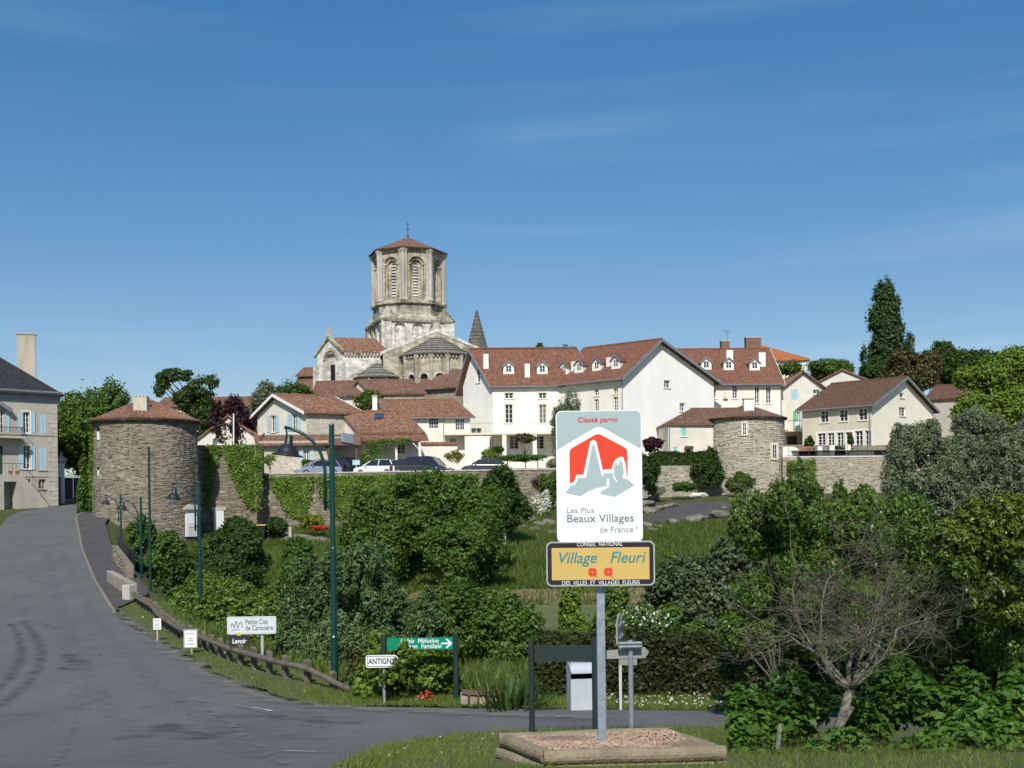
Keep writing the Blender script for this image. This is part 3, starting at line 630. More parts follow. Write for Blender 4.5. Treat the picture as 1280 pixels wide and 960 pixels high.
# ------------------------------------------------------------------ stonework
def stonework(f, U, W0, W1, sw, sh, mat, parent, name='stonework', holes=(), out=0.045, top=None, uscale=None):
    """uneven stones laid in courses; f(u, w, d) maps wall coordinates to the world"""
    mb = MB(); w = W0
    while w < W1:
        h = sh*random.uniform(.7, 1.35); u = -sw*random.random(); ph = random.uniform(0,6.28)
        while u < U:
            L = sw*random.uniform(.55, 1.7); a, b = max(0, u)+.012, min(U, u+L)-.012; u += L
            if b-a < .06: continue
            c, d = w+.010+random.uniform(0,.015), min(W1, w+h)-.010-random.uniform(0,.015)
            if d-c < .03: continue
            sft = .35*sh*math.sin(u*1.9+ph)+random.uniform(-.22,.22)*sh; c += sft; d += sft
            if d > W1: continue
            if random.random() < .12: d = min(W1, d+h*.8)
            cu, cw = (a+b)/2, (c+d)/2
            if any(q[0]-.03 < cu < q[2]+.03 and q[1]-.03 < cw < q[3]+.03 for q in holes): continue
            if top and d > top(cu): continue
            e = random.uniform(.2, 1)*out; g = min(.03, (d-c)*.25); t = random.uniform(-.012, .012)
            i = len(mb.v)
            for (uu, ww, dd) in ((a,c,-.02),(b,c+t,-.02),(b,d,-.02),(a,d+t,-.02),(a+g,c+g,e),(b-g,c+g+t,e*random.uniform(.6,1)),(b-g,d-g,e),(a+g,d-g+t,e*random.uniform(.6,1))): mb.v.append(tuple(f(uu, ww, dd)))
            for q in ((4,5,6,7),(0,1,5,4),(1,2,6,5),(2,3,7,6),(3,0,4,7)): mb.f.append(tuple(i+k for k in q)); mb.mi.append(0)
        w += h
    o = mb.build(name, mat, parent); o['kind'] = 'stuff'; return o
def roof_pt(info, px, py, k=0, lift=0.0):
    q = info['quads'][k]; n = (q[1]-q[0]).cross(q[3]-q[0]).normalized(); a, b = ray(px, py); D = Vector((a,1,b)); t = q[0].dot(n)/D.dot(n); return D*t
def dormer(info, px, py, w=1.15, h=0.85, rise=0.5, back=2.4, wallm=None, roofm=None, k=0):
    B = roof_pt(info, px, py, k); th = info['FF'].th; root = info['root']; F = Frame(B-info['FF'].u*w/2, th); v = -F.n; Z = Vector((0,0,1))
    mb = MB(); hole = (w*.24, .2, w*.76, h+.08)
    F.wall(mb, 0, w, -.1, h+rise, [hole], [(rise/(w/2), 1, h+rise*2), (-rise/(w/2), 1, h)], .1)
    for uu in (0, w): mb.face([F.p(uu,-.1,0), F.p(uu,-.1,-back), F.p(uu,h,-back), F.p(uu,h,0)])
    d = mb.build('dormer', wallm or m_white, info['roof'])
    rb = MB(); e = .14
    for s in (-1, 1):
        el = Vector(F.p(w/2+s*(w/2+e), h-e*rise/(w/2), .12)); r0 = F.p(w/2, h+rise, .12); c = [el, el+v*(back+.12), r0+v*(back+.12), r0]
        c = [p+Z*.07 for p in c]
        slab(rb, c if s > 0 else [c[1], c[0], c[3], c[2]], .06)
    rb.build('dormer_roof', roofm, info['roof'])
    zb = MB()
    for s in (-1, 1):
        el = F.p(w/2+s*(w/2+e), h-e*rise/(w/2), .14); r0 = F.p(w/2, h+rise, .14); zb.prism([el+Z*.1, r0+Z*.1, r0-Z*.04, el-Z*.04], F.n*.03)
    zb.build('dormer_verge', m_zinc, info['roof'])
    mbw = window(F, hole, info['roof'], 2, 2, depth=.1, bar=.045, sill=False, name='dormer_window')
    return d
def win(info, rects, side='FF', **kw):
    key = {'FF':'fr','FL':'lf','FR':'rt'}[side]
    return [window(info[side], h, info['root'], **kw) for h in info[key]]
def downpipe(info, px, py0, py1, F=None):
    F = F or info['FF']; u, w1 = F.uw(px, py0); _, w0 = F.uw(px, py1); mb = MB(); mb.tube([F.p(u,w0,.08), F.p(u,w1,.08)], .05, 6); mb.build('downpipe', m_zinc, info['root'])
# ------------------------------------------------------------------ mansion on the left
th = R(43); C = P(72.5,628,112); W = 15.0; O = C-Vector((math.cos(th),math.sin(th),0))*W
ups = [(29,515,37,541),(29.5,557,38,586),(29.5,599,38,611),(48.5,599,57,611),(-3,513,5,545),(-3,557,4,594)]
ups += [(48.5,516.5,57,541),(48.5,558.5,57.5,587)]
mans = house('mansion', 'grey rendered mansion with slate roof and pale blue shutters beside the road bend', 'house', O, th, W, 11, 10.3, 4.7, front=ups, wall=m_grey_render, roofm=m_slate, hipR=5.6, hipL=5.6, tile_ribs=False, ov=.75, depth=.25)
F = mans['FF']; rt = mans['root']; hh = mans['fr']
for i in (0,1): window(F, hh[i], rt, 2, 4, depth=.25, surround=m_cframe)
for i in (2,3): window(F, hh[i], rt, 2, 1, depth=.25, fr=m_quoin)
window(F, hh[4], rt, 2, 4, depth=.25); d = MB(); F.bar(d, hh[5][0], hh[5][1], hh[5][2], hh[5][3], -.25, -.18); d.build('door', M('dark_green_door', (0.03,0.06,0.05), .5), rt)
for r in ((23,515,28,541),(38.5,515,43.5,541),(23.5,557,28.5,587),(39,557,43.5,587),(6.5,512.5,11.5,540.5)):
    a = F.rect(*r); shutter(F, *a, m_blueshut, rt)
for i in (6,7):
    h = hh[i]; m = (h[0]+h[2])/2; shutter(F, h[0]+.01, h[1], m-.01, h[3], m_blueshut, rt, d=-.08); shutter(F, m+.01, h[1], h[2]-.01, h[3], m_blueshut, rt, d=-.08)
    s = MB(); F.bar(s, h[0]-.1, h[1]-.12, h[2]+.1, h[1]-.003, -.03, .08); s.build('sill', m_quoin, rt)
mb = MB(); e = F.uw(60,488)[1]
F.bar(mb, -.3, 9.3, W+.3, 9.85, .0, .12); F.bar(mb, -.4, 9.85, W+.4, 10.3, .0, .38); mb.build('cornice', m_zinc, rt)
mb = MB(); wz = F.uw(60,543.5)[1]; F.bar(mb, 0, wz-.09, W+.03, wz+.09, 0, .07); wz = F.uw(60,595)[1]; F.bar(mb, 0, wz-.08, W+.03, wz+.08, 0, .06); mb.build('string_course', m_quoin, rt)
w = -.3
k = 0
while w < 9.1:
    mb = MB(); L = .85 if k % 2 else .5; F.bar(mb, W-L, w+.01, W+.02, w+.43, .003, .03); mb.build('quoin', m_quoin, rt); w += .45; k += 1
# outside stair and balcony
st = F.uw(20,594)[1]; u0 = F.uw(-14,600)[0]; u1 = F.uw(22,600)[0]; u2 = F.uw(51,626)[0]
mb = MB(); gr = -.3
hole = [F.rect(5,603,22,629)]
F2 = Frame(F.p(0,0,1.5), F.th); F2.wall(mb, u0, u1, gr-1, st, [(F2.uw(5,610)[0], gr-1, F2.uw(21,610)[0], F2.uw(10,602)[1])], depth=1.2)
mb.face([F2.p(u0,st), F2.p(u1,st), F.p(u1,st), F.p(u0,st)]); mb.build('stair_landing', m_grey_render, rt)
n = 11
for i in range(n):
    a = u1+(u2-u1)*i/n; b = u1+(u2-u1)*(i+1)/n; t = st-(st-gr)*(i+1)/(n+1); mb = MB(); F.bar(mb, a, gr-1, b-.005, t, .03, 1.5); mb.build('step', m_grey_render, rt)
mb = MB()
for i in range(9):
    a = u0+(u1-u0)*i/8; mb.tube([F.p(a,st,1.42), F.p(a,st+1.0,1.42)], .015, 4)
mb.tube([F.p(u0,st+1,1.42), F.p(u1,st+1,1.42), F.p(u2,gr+1,1.42)], .025, 5)
for i in range(7):
    t = (i+1)/8; a = u1+(u2-u1)*t; z = st-(st-gr)*t; mb.tube([F.p(a,z-.1,1.42), F.p(a,z+1.0,1.42)], .015, 4)
mb.build('handrail', m_iron, rt)
b0 = F.uw(-14,540)[0]; b1 = F.uw(26,540)[0]; bz = F.uw(15,546)[1]; mb = MB(); F.bar(mb, b0, bz-.18, b1, bz, 0.005, 1.1); mb.build('balcony_slab', m_quoin, rt)
mb = MB(); bh = F.uw(15,535)[1]
for i in range(27):
    a = b0+(b1-b0)*i/26; mb.tube([F.p(a,bz,1.05), F.p(a,bh,1.05)], .014, 4)
mb.tube([F.p(b0,bh,1.05), F.p(b1,bh,1.05), F.p(b1,bh,.05)], .03, 5); mb.tube([F.p(b0,bz+.12,1.05), F.p(b1,bz+.12,1.05), F.p(b1,bz+.12,.05)], .02, 5)
for i in range(6):
    mb.tube([F.p(b1,bz,.05+.2*i), F.p(b1,bh,.05+.2*i)], .014, 4)
mb.build('balcony_railing', m_iron, rt)
mb = MB(); a, z = F.uw(9,512); mb.prism([F.p(a+.35,z,.02), F.p(a-2.2,z+1.45,.02), F.p(a-2.2,z+1.2,.02), F.p(a+.1,z-.25,.02)], F.n*.55); mb.build('pediment', m_zinc, rt)
for px in (7,15.5):
    a, z = F.uw(px,595); mb = MB(); mb.lathe(F.p(a,st,1.1), [(.0,0),(.13,0),(.2,.32),(.22,.34),(.0,.3)], 10); p_ = mb.build('flower_pot', M('terracotta',(0.33,0.15,0.08)), rt)
chim_p = P(33.5,480,121); cz = P(33.5,419,121).z
chimney(rt, (chim_p.x, chim_p.y), (1.75,1.3), chim_p.z-3.5, cz, M('sooty_render', (0.56,0.50,0.41), .95, .3, .8, col2=(0.34,0.29,0.23), stretch=(1.5,1.5,.35), fine=.12), R(20))
# gate pillar and iron gate beyond the mansion
p = P(77,622,117); z1 = P(77,580,117).z; gp_ = thing('gate_pillar', 'white stone gate pillar with moulded cap and ball finial beside the mansion', 'pillar', p)
mb = MB(); mb.box((p.x,p.y,(p.z-.6+z1)/2), (.62,.62,z1-p.z+.6), R(20)); mb.build('shaft', m_white, gp_)
mb = MB(); mb.lathe((p.x,p.y,z1), [(.0,0),(.5,0),(.5,.12),(.38,.2),(.6,.3),(.6,.42),(.25,.75),(.0,.78)], 4); mb.lathe((p.x,p.y,z1+.7), [(.0,0),(.1,.02),(.16,.2),(.1,.38),(.0,.5)], 8); mb.build('cap', m_quoin, gp_)
p2 = P(71.5,622,116.5); mb = MB(); zz = P(71.5,596,116.5).z; mb.box((p2.x,p2.y,(p2.z-.5+zz)/2), (.75,.5,zz-p2.z+.5), R(20)); w_ = mb.build('garden_wall', m_rub_grey, loc=p2); tag(w_, 'short rubble wall between mansion and white gate pillar', 'wall')
gt = thing('gate', 'tall dark iron double gate closing the drive past the bend', 'gate', P(90,622,118))
g0, g1 = P(81,622,117.5), P(102,622,119); L = (g1-g0).length; FG = Frame(g0, math.atan2(g1.y-g0.y, g1.x-g0.x)); gh = 2.5
for i, (a, b) in enumerate(((0,L/2-.02),(L/2+.02,L))):
    mb = MB(); FG.bar(mb, a, -.2, b, 1.7+.5*(.5 if True else 0), 0, .03); mb.build('gate_leaf', M('gate_paint',(0.03,0.045,0.06),.5), gt)
    mb = MB()
    for j in range(8):
        x = a+(b-a)*(j+.5)/8; mb.tube([FG.p(x,1.7,.05), FG.p(x,2.15+.35*math.sin(math.pi*(x/L)),.05)], .02, 4)
    mb.build('gate_bars', m_iron, gt)
# houses glimpsed between tower and purple tree
O = P(243,560,122); gh_ = house('gable_house', 'cream gable with a small green shutter right of the left tower', 'house', O, 0, len_to(O,0,292)+3, 8, P(290,553,122).z-O.z, 2.6, ridge='v', front=[(272,548.5,278,555)], wall=m_pale, roofm=m_tile, zskirt=3)
window(gh_['FF'], gh_['fr'][0], gh_['root'], 1, 1); shutter(gh_['FF'], *gh_['FF'].rect(266,548.5,271.5,555), M('dull_green_paint',(0.10,0.16,0.13),.6), gh_['root'])
O = P(196,525,150); house('far_house', 'long red roof behind the arching tree', 'house', O, 0, len_to(O,0,310), 8, P(250,508,150).z-O.z, 1.3, wall=m_pale, roofm=m_tile, zskirt=6)
mb = MB(); b_ = P(292,560,118); mb.tube([b_, P(292,517,118)], .07, 8); o = mb.build('mast', m_frame, loc=b_); tag(o, 'thin white mast before the purple-leaved tree', 'mast')
# ------------------------------------------------------------------ round towers
def round_tower(name, label, cx, cy, r, z0, z1, apex, eave_r, stone, mortar, roofm, slits, sw, sh, batter=0.0, group=None, skip=()):
    root = thing(name, label, 'tower', (cx,cy,z0), group); n = 48
    fr = lambda w: r+batter*(1-(w-z0)/(z1-z0))
    mb = MB(); mb.lathe((cx,cy,0), [(fr(z0-2.5)-.0, z0-2.5), (fr(z0),z0), (r,z1), (r-.5,z1)], n); mb.build('core', mortar, root, smooth=True)
    U = 2*math.pi*r
    f = lambda u, w, d: (cx+(fr(w)+d)*math.sin(u/r), cy-(fr(w)+d)*math.cos(u/r), w)      # u = 0 faces the camera's side
    holes = [((a % (2*math.pi))*r-hw, b0, (a % (2*math.pi))*r+hw, b1) for (a, hw, b0, b1) in list(slits)+list(skip)]
    stonework(f, U, z0-1.2, z1-.02, sw, sh, stone, root, holes=holes)
    # conical tiled roof with rows of cover tiles
    rb = MB(); m = 64; e0 = z1+.05
    for k in range(m):
        a0, a1 = 2*math.pi*k/m, 2*math.pi*(k+1)/m
        A = Vector((cx+eave_r*math.cos(a0), cy+eave_r*math.sin(a0), e0)); B = Vector((cx+eave_r*math.cos(a1), cy+eave_r*math.sin(a1), e0)); T = Vector((cx,cy,apex)); s = (A-T).length
        rb.face([A,B,T], [(k*.4,0),((k+1)*.4,0),((k+.5)*.4,s)]); d = Vector((0,0,-.1))
        rb.face([A+d,B+d,B,A], [(0,0)]*4); rb.face([B+d,A+d,Vector((cx,cy,e0-.1))], [(0,0)]*3)
        for half in (0,1):
            am = a0+(a1-a0)*(.25+.5*half); top = T.lerp((A+B)/2, .12 if (k % 4 == 0 and not half) else (.3 if k % 2 == 0 else .5 if not half else .62)); bot = Vector((cx+(eave_r+.06)*math.cos(am), cy+(eave_r+.06)*math.sin(am), e0+.01)); tn = Vector((-math.sin(am), math.cos(am), 0)); up = Vector((0,0,1))
            pr = [(-1,0),(-.5,.9),(.5,.9),(1,0)]; rr = .085
            Pb = [bot+tn*(rr*x)+up*(rr*y) for x, y in pr]; Pt = [top+tn*(rr*x*.7)+up*(rr*y*.8+.01) for x, y in pr]
            for j in range(3): rb.face([Pb[j],Pb[j+1],Pt[j+1],Pt[j]], [(0,0),(.08,0),(.08,s),(0,s)])
            rb.face([Pb[3],Pb[2],Pb[1],Pb[0]], [(0,0)]*4)
    roof = rb.build('roof', roofm, root)
    return root, f, fr, roof
zt = P(183,524,93.2).z
ltw, fT, frT, lroof = round_tower('round_tower', 'squat round rubble tower with tiled cone roof and white chimney beside the road', -29.5, 97, 3.95, -2.0, zt, P(183,497,97).z, 4.3, m_stone, m_mortar, m_tile, [(R(-45),.22,5.2,6.4),(R(-45),.2,2.6,3.9)], .27, .125, batter=.28, skip=[(R(40),.0,0,0)])
TC = Vector((-29.5,97,0))
def tower_frame(c, r, ang, z): 
    p = Vector((c[0]+r*math.sin(ang), c[1]-r*math.cos(ang), z)); return Frame(p, ang)
for (px, y0, y1) in ((139.5,534,550),(140.5,582,595)):
    ang = R(-46); Fs = tower_frame(TC, 3.99, ang, 0); zz1 = P(px,y0,94.5).z; zz0 = P(px,y1,94.5).z
    mb = MB(); Fs.bar(mb, -.13, zz0, .13, zz1-.35, .0, .09); s_ = mb.build('slit_window', m_white, ltw)
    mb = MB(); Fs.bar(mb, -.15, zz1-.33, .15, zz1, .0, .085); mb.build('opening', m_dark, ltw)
# chimney on the cone
cp_ = P(177,520,94.6); cz1 = P(177,497,94.6).z
chimney(lroof, (cp_.x,cp_.y), (1.05,.8), cp_.z-.6, cz1, M('stained_white_render', (0.62,0.60,0.52), .9, .2, 1.6, col2=(0.45,0.40,0.25), stretch=(3,3,.5)), cap=False)
for i in range(4):
    mb = MB(); mb.box((cp_.x-.42+.28*i, cp_.y, cz1+.04), (.16,.7,.12)); mb.build('chimney_pot', m_quoin, lroof)
# white door with a stone hood at the foot of the tower
fa = R(44); Fd = tower_frame(TC, 4.25, fa, 0)
da, db = Fd.uw(232,660)[0], Fd.uw(245.5,660)[0]; dz0, dz1 = P(239,671,94).z, P(239,637,94).z
dd = thing('tower_door', 'white boarded door under a stone hood at the foot of the left tower', 'door', Fd.p((da+db)/2, dz0, .1))
mb = MB(); nb = 5
for i in range(nb):
    mb = MB(); a = da+(db-da)*i/nb; Fd.bar(mb, a+.008, dz0, a+(db-da)/nb-.008, dz1, -.1, .12); mb.build('board', m_frame, dd)
mb = MB(); mz = dz1; mb.prism([Fd.p(da-.25,mz,.02), Fd.p(db+.25,mz,.02), Fd.p(db+.25,mz+.12,.02), Fd.p((da+db)/2+.25,mz+.42,.02), Fd.p((da+db)/2-.25,mz+.42,.02), Fd.p(da-.25,mz+.12,.02)], Fd.n*.3); mb.build('hood', m_quoin, dd)
mb = MB()
for i in range(6):
    a = da+(db-da)*(i+.5)/6; mb.tube([Fd.p(a,dz0,.3), Fd.p(a,dz0+1.0,.3)], .012, 4)
mb.tube([Fd.p(da,dz0+1,.3), Fd.p(db,dz0+1,.3)], .015, 4); mb.build('low_gate', m_iron, dd)
# ------------------------------------------------------------------ retaining walls
def wall_thing(name, label, A, B, z0, za, zb, mat_core, mat_st, th=.5, sw=.32, sh=.15, coping=None, stones=True, holes=()):
    A = Vector((A[0],A[1],0)); B = Vector((B[0],B[1],0)); L = (B-A).length; Fw = Frame(A, math.atan2(B.y-A.y, B.x-A.x)); root = thing(name, label, 'wall', (A.x,A.y,z0))
    mb = MB(); tp = lambda u: za+(zb-za)*u/L
    mb.prism([Fw.p(0,z0-1,0), Fw.p(L,z0-1,0), Fw.p(L,zb,0), Fw.p(0,za,0)], -Fw.n*th); mb.build('core', mat_core, root)
    if stones: stonework(lambda u, w, d: Fw.p(u,w,d), L, z0-.5, max(za,zb), sw, sh, mat_st, root, top=tp, holes=holes)
    if coping:
        n = max(1, int(L/1.5))
        for i in range(n):
            a, b = L*i/n+.008, L*(i+1)/n-.008; mb = MB(); t0, t1 = tp(a), tp(b)
            mb.prism([Fw.p(a,t0+.003,.06), Fw.p(b,t1+.003,.06), Fw.p(b,t1+.11,.06), Fw.p(a,t0+.11,.06)], -Fw.n*(th+.1)); mb.build('coping_stone', coping, root)
    return root, Fw, L
m_wstone = M('wall_stones', (0.15,0.125,0.09), 0.93, 0.3, 0.5, col2=(0.32,0.28,0.21), island=0.45, bump=0.3, bscale=9, spec=0.1)
m_cop = M('pale_coping', (0.50,0.48,0.42), 0.9, 0.2, 2)
iw, FIW, _ = wall_thing('ivy_wall', 'tall rubble wall hung with ivy adjoining the left round tower', (-28,100.6), (-21.9,103.2), -2.2, P(250,556,101).z, P(323,557,103).z, m_mortar, m_wstone)
cw, FCW, LCW = wall_thing('retaining_wall', 'long rubble retaining wall with pale coping below the car park', (-21.9,105.2), (8.5,106.6), -0.6, P(330,593,105).z, P(735,586,106.5).z, m_mortar, m_wstone, coping=m_cop)
hw_, FHW, _ = wall_thing('garden_wall', 'pale rubble garden wall under the clipped hedge left of the right tower', (9.5,113.5), (20.8,117.0), .3, P(790,583,114).z, P(880,582,117).z, m_mortar2, m_stone2, sw=.27, sh=.125)
wall_thing('return_wall', 'short rubble return where the ivy wall steps back to the car park wall', (-21.92,103.0), (-21.7,105.3), -2.2, P(323,557,103).z, P(323,557,103).z, m_mortar, m_wstone)
# second white door in the ivy wall
da, db = FIW.uw(267,650)[0], FIW.uw(279.5,650)[0]; dz0, dz1 = P(273,672,101.5).z, P(273,638,101.5).z
dd = thing('garden_door', 'white door under a stone lintel in the rubble wall right of tower', 'door', FIW.p((da+db)/2, dz0, .1))
for i in range(4):
    mb = MB(); a = da+(db-da)*i/4; FIW.bar(mb, a+.008, dz0, a+(db-da)/4-.008, dz1, .0, .14); mb.build('board', m_frame, dd)
mb = MB(); FIW.bar(mb, da-.2, dz1, db+.2, dz1+.3, 0, .16); mb.build('lintel', m_quoin, dd)
# right round tower
zt2 = P(937,522,117.5).z
rtw, fT2, frT2, rroof = round_tower('round_tower', 'pale round rubble tower with two small windows and tiled roof at right', 23.75, 121, 3.72, 1.4, zt2, P(938,505.5,121).z, 4.0, m_stone2, m_mortar2, m_tile_old, [(R(-14),.26,7.0,8.35),(R(33),.55,3.5,5.65)], .24, .115, batter=.12)
TC2 = Vector((23.75,121,0))
for (ang, hw, px, y0, y1, sur) in ((R(-14),.2,922.5,529.5,544,False),(R(33),.3,967,556.5,572.5,True)):
    Fs = tower_frame(TC2, 3.8, ang, 0); zz1 = P(px,y0,118).z; zz0 = P(px,y1,118).z
    mb = MB(); t = .22 if sur else .1
    for bx in ((-hw-t,zz0-t,-hw,zz1+t),(hw,zz0-t,hw+t,zz1+t),(-hw+.002,zz1,hw-.002,zz1+t*1.1),(-hw+.002,zz0-t,hw-.002,zz0)): Fs.bar(mb, *bx, -.1, .07)
    w_ = mb.build('window', m_cframe, rtw)
    mb = MB(); Fs.bar(mb, -hw, zz0, hw, zz1, -.1, .02); mb.build('pane', m_glass, w_)
    mb = MB(); Fs.bar(mb, -.025, zz0, .025, zz1, .02, .05)
    for k in (1,2): zz = zz0+(zz1-zz0)*k/3; Fs.bar(mb, -hw, zz-.018, hw, zz+.018, .022, .045)
    Fs.bar(mb, -hw, zz0, -hw+.06, zz1, .02, .055); Fs.bar(mb, hw-.06, zz0, hw, zz1, .02, .055); mb.build('glazing_bars', m_frame, w_)
cp_ = P(935.5,517,119.2); chimney(rroof, (cp_.x,cp_.y), (.98,.8), cp_.z-.5, P(935.5,499.5,119.2).z, m_white, cap=True)
# house joined to the right tower
O = P(835.5,566,119.5); W = len_to(O, R(4), 930); Hh = P(850,530.5,119.5).z-O.z
hs = house('tower_house', 'small cream house with turquoise shutters joined to the right round tower', 'house', O, R(4), W, 5.6, Hh, 1.6, front=[(851.5,534.5,858,545),(842,559,846.5,565.5)], wall=m_pale, roofm=m_tile_old, hipL=2.9, ov=.3, zskirt=3)
F = hs['FF']
for i, h in enumerate(hs['fr']):
    window(F, h, hs['root'], 2, 2); m_ = (h[0]+h[2])/2
    shutter(F, h[0], h[1], m_-.01, h[3], m_turqshut, hs['root'], d=-.09); shutter(F, m_+.01, h[1], h[2], h[3], m_turqshut, hs['root'], d=-.09)
a = F.rect(855,559,866,561); mb = MB(); mb.prism([F.p(a[0],a[1],0), F.p(a[2],a[1],0), F.p(a[2]-.1,a[3]+.1,0), F.p(a[0]+.1,a[3]+.1,0)], F.n*.6); mb.build('door_canopy', m_wood, hs['root'])
a = F.rect(858,562,863,568); mb = MB(); F.bar(mb, a[0], a[1]-.5, a[2], a[3], .003, .05); mb.build('door', m_wood, hs['root'])
downpipe(hs, 836.5, 533, 566)
m_pale2 = M('cream_gable_render', (0.84,0.80,0.66), 0.9, 0.05, 0.5, fine=0.03, bscale=5)
# ------------------------------------------------------------------ white convent-like building in three wings
EZ = P(779,469.5,122).z                              # eaves height
# left wing
O = P(617,585,127); th = R(1.5)
w1 = house('white_wing', 'left wing of the white building with two dormers and a balcony below', 'building', O, th, len_to(O,th,742), 5.1, EZ-O.z, 3.75, phi=R(130), ridge_pos=.63,
  front=[(631,491,641.5,498),(631.5,505.5,641,528.5),(673.5,491,683,498),(674,505.5,683,528.5),(637,545,648,561),(668,545,680,561)], left=[(595.5,452,600,478)], wall=m_white, roofm=m_tile_flat, tile_ribs=False, barge=m_zinc, gutter=m_zinc, ov=.5, go=.55)
F = w1['FF']
for i, h in enumerate(w1['fr']): window(F, h, w1['root'], 2, 2 if i in (0,2) else 4, surround=m_cframe if i < 4 else None)
window(w1['FL'], w1['lf'][0], w1['root'], 1, 3)
for px in (636,678): dormer(w1, px, 467.5, roofm=m_tile_flat)
for px, y1 in ((607.5,443),(659,455)):
    b_ = roof_pt(w1, px, 467 if px > 650 else 456); chimney(w1['roof'], (b_.x,b_.y), (.55,.6), b_.z-.6, P(px,y1,b_.y).z, m_white, th, cap=False)
# balcony on columns in front of the left wing
zs = P(640,540.5,124.6).z; u0 = F.uw(556,545)[0]; u1 = F.uw(712,545)[0]
mb = MB(); F.bar(mb, u0, zs-O.z-.2, u1, zs-O.z, .005, 2.4); mb.build('balcony_slab', m_cframe, w1['root'])
for px in (630.5,668.5,700):
    Fc = Frame(F.p(0,0,2.2), th); a = Fc.uw(px,560)[0]; mb = MB(); Fc.bar(mb, a-.22, -1, a+.22, zs-O.z-.21, -.22, .15); mb.build('column', m_cream, w1['root'])
Fc = Frame(F.p(0,0,2.25), th); a0, a1 = Fc.uw(581,560)[0], Fc.uw(612,560)[0]
mb = MB(); Fc.bar(mb, a0, -1.5, a1, zs-O.z-.205, -2.2, 0); mb.build('ground_floor_block', m_white, w1['root'])
ad = Fc.rect(599,548,607,567); mb = MB(); Fc.bar(mb, ad[0], ad[1], ad[2], ad[3], .003, .03); mb.build('door', m_frame, w1['root'])
mb = MB(); zr = zs-O.z
n = 34
for i in range(n+1): a = u0+(u1-u0)*i/n; mb.tube([F.p(a,zr,2.3), F.p(a,zr+1.0,2.3)], .02 if i % 4 == 0 else .009, 4)
mb.tube([F.p(u0,zr+1.0,2.3), F.p(u1,zr+1.0,2.3)], .025, 5); mb.tube([F.p(u0,zr+.1,2.3), F.p(u1,zr+.1,2.3)], .015, 5); mb.build('balcony_railing', M('grey_railing',(0.33,0.33,0.31),.5), w1['root'])
for px in (592,598.5):
    a = Fc.uw(px,537)[0]; mb = MB(); mb.lathe(Fc.p(a,zr,-.4), [(0,0),(.2,0),(.26,.5),(.22,.5),(0,.45)], 8); mb.build('planter', m_iron, w1['root'])
# middle wing with the broad gable
thm = R(-40.5); C = P(779,588,122); u = Vector((math.cos(thm),math.sin(thm),0)); Wm = 9.0; O = C-u*Wm
Dm = len_to(C, R(35), 893.5)
w2 = house('white_wing', 'middle wing of the white building with a broad blank white gable', 'building', O, thm, Wm, Dm, EZ-O.z, P(823,428.5,126).z-EZ, phi=R(35), ridge_pos=.375,
  front=[(743,486,748.5,494.5),(743,499,748.5,514),(766.5,485,772.5,492),(767,496,772.5,514)], right=[(830,475.5,837.5,484.5),(849.5,504,856,514)], wall=m_cream, walls_side=m_gable, roofm=m_tile_flat, tile_ribs=False, barge=m_zinc, gutter=m_zinc, ov=.6, go=.6)
for i, h in enumerate(w2['fr']): window(w2['FF'], h, w2['root'], 2, 2 if i % 2 == 0 else 4, surround=m_cframe)
for h in w2['rt']: window(w2['FR'], h, w2['root'], 2, 2, surround=m_white)
for px, py in ((704.5,468.5),(723.5,466),(745.5,463.5),(769.5,461)): dormer(w2, px, py, w=1.1, roofm=m_tile_flat, back=2.6)
for px, y0, y1 in ((718,462,452),(762,456,447)):
    b_ = roof_pt(w2, px, y0); chimney(w2['roof'], (b_.x,b_.y), (.5,.5), b_.z-.6, P(px,y1,b_.y).z, m_white, thm, cap=False)
downpipe(w2, 778, 474, 585)
# right wing
O = P(846,585,131.5); th = R(2)
w3 = house('white_wing', 'right wing of the white building with three dormers and tall windows', 'building', O, th, len_to(O,th,977.5), 12, EZ-O.z+.15, 4.35, ridge_pos=.5,
  front=[(888.5,486,895,498),(915.5,481.5,921.5,498),(943.5,483,949,504),(957.5,483,963.5,504)], wall=m_cream, roofm=m_tile_flat, tile_ribs=False, barge=m_frame, gutter=m_zinc, ov=.45, go=.3)
for h in w3['fr']: window(w3['FF'], h, w3['root'], 2, 4, surround=m_white)
a = w3['FF'].rect(904.5,489,908.5,497); mb = MB(); w3['FF'].bar(mb, *a, .003, .06); mb.build('niche_statue', m_pale, w3['root'])
a = w3['FF'].rect(904,498.5,909.5,500); mb = MB(); w3['FF'].bar(mb, *a, .003, .12); mb.build('niche_shelf', m_wood, w3['root'])
for px, py in ((883,462),(911,462.5),(943.5,463)): dormer(w3, px, py, w=1.15, roofm=m_tile_flat)
for px, y0, y1 in ((911.5,450,438),(952,456,441)):
    b_ = roof_pt(w3, px, y0); chimney(w3['roof'], (b_.x,b_.y), (.75,.7), b_.z-.8, P(px,y1,b_.y).z, m_white, th, cap=False)
m_brick = M('weathered_brick', (0.20,0.12,0.085), .9, .35, 3, fine=.2)
for px, wd, y1 in ((906,.95,427.5),(941,1.75,423)):
    c_ = P(px,436,139); chimney(w3['roof'], (c_.x,c_.y), (wd,.9), c_.z-1.5, P(px,y1,139).z, m_brick, th)
downpipe(w3, 976, 482, 520)
# television aerial
c_ = P(909,427,139); mb = MB(); t_ = P(909,414,139); mb.tube([c_, t_], .03, 4); mb.tube([t_+Vector((-.45,0,.05)), t_+Vector((.4,0,-.1))], .02, 4)
for k in (-.3,0,.25): mb.tube([t_+Vector((k,0,-.25)), t_+Vector((k,0,.25))], .012, 4)
mb.build('aerial', m_iron, w3['roof'])
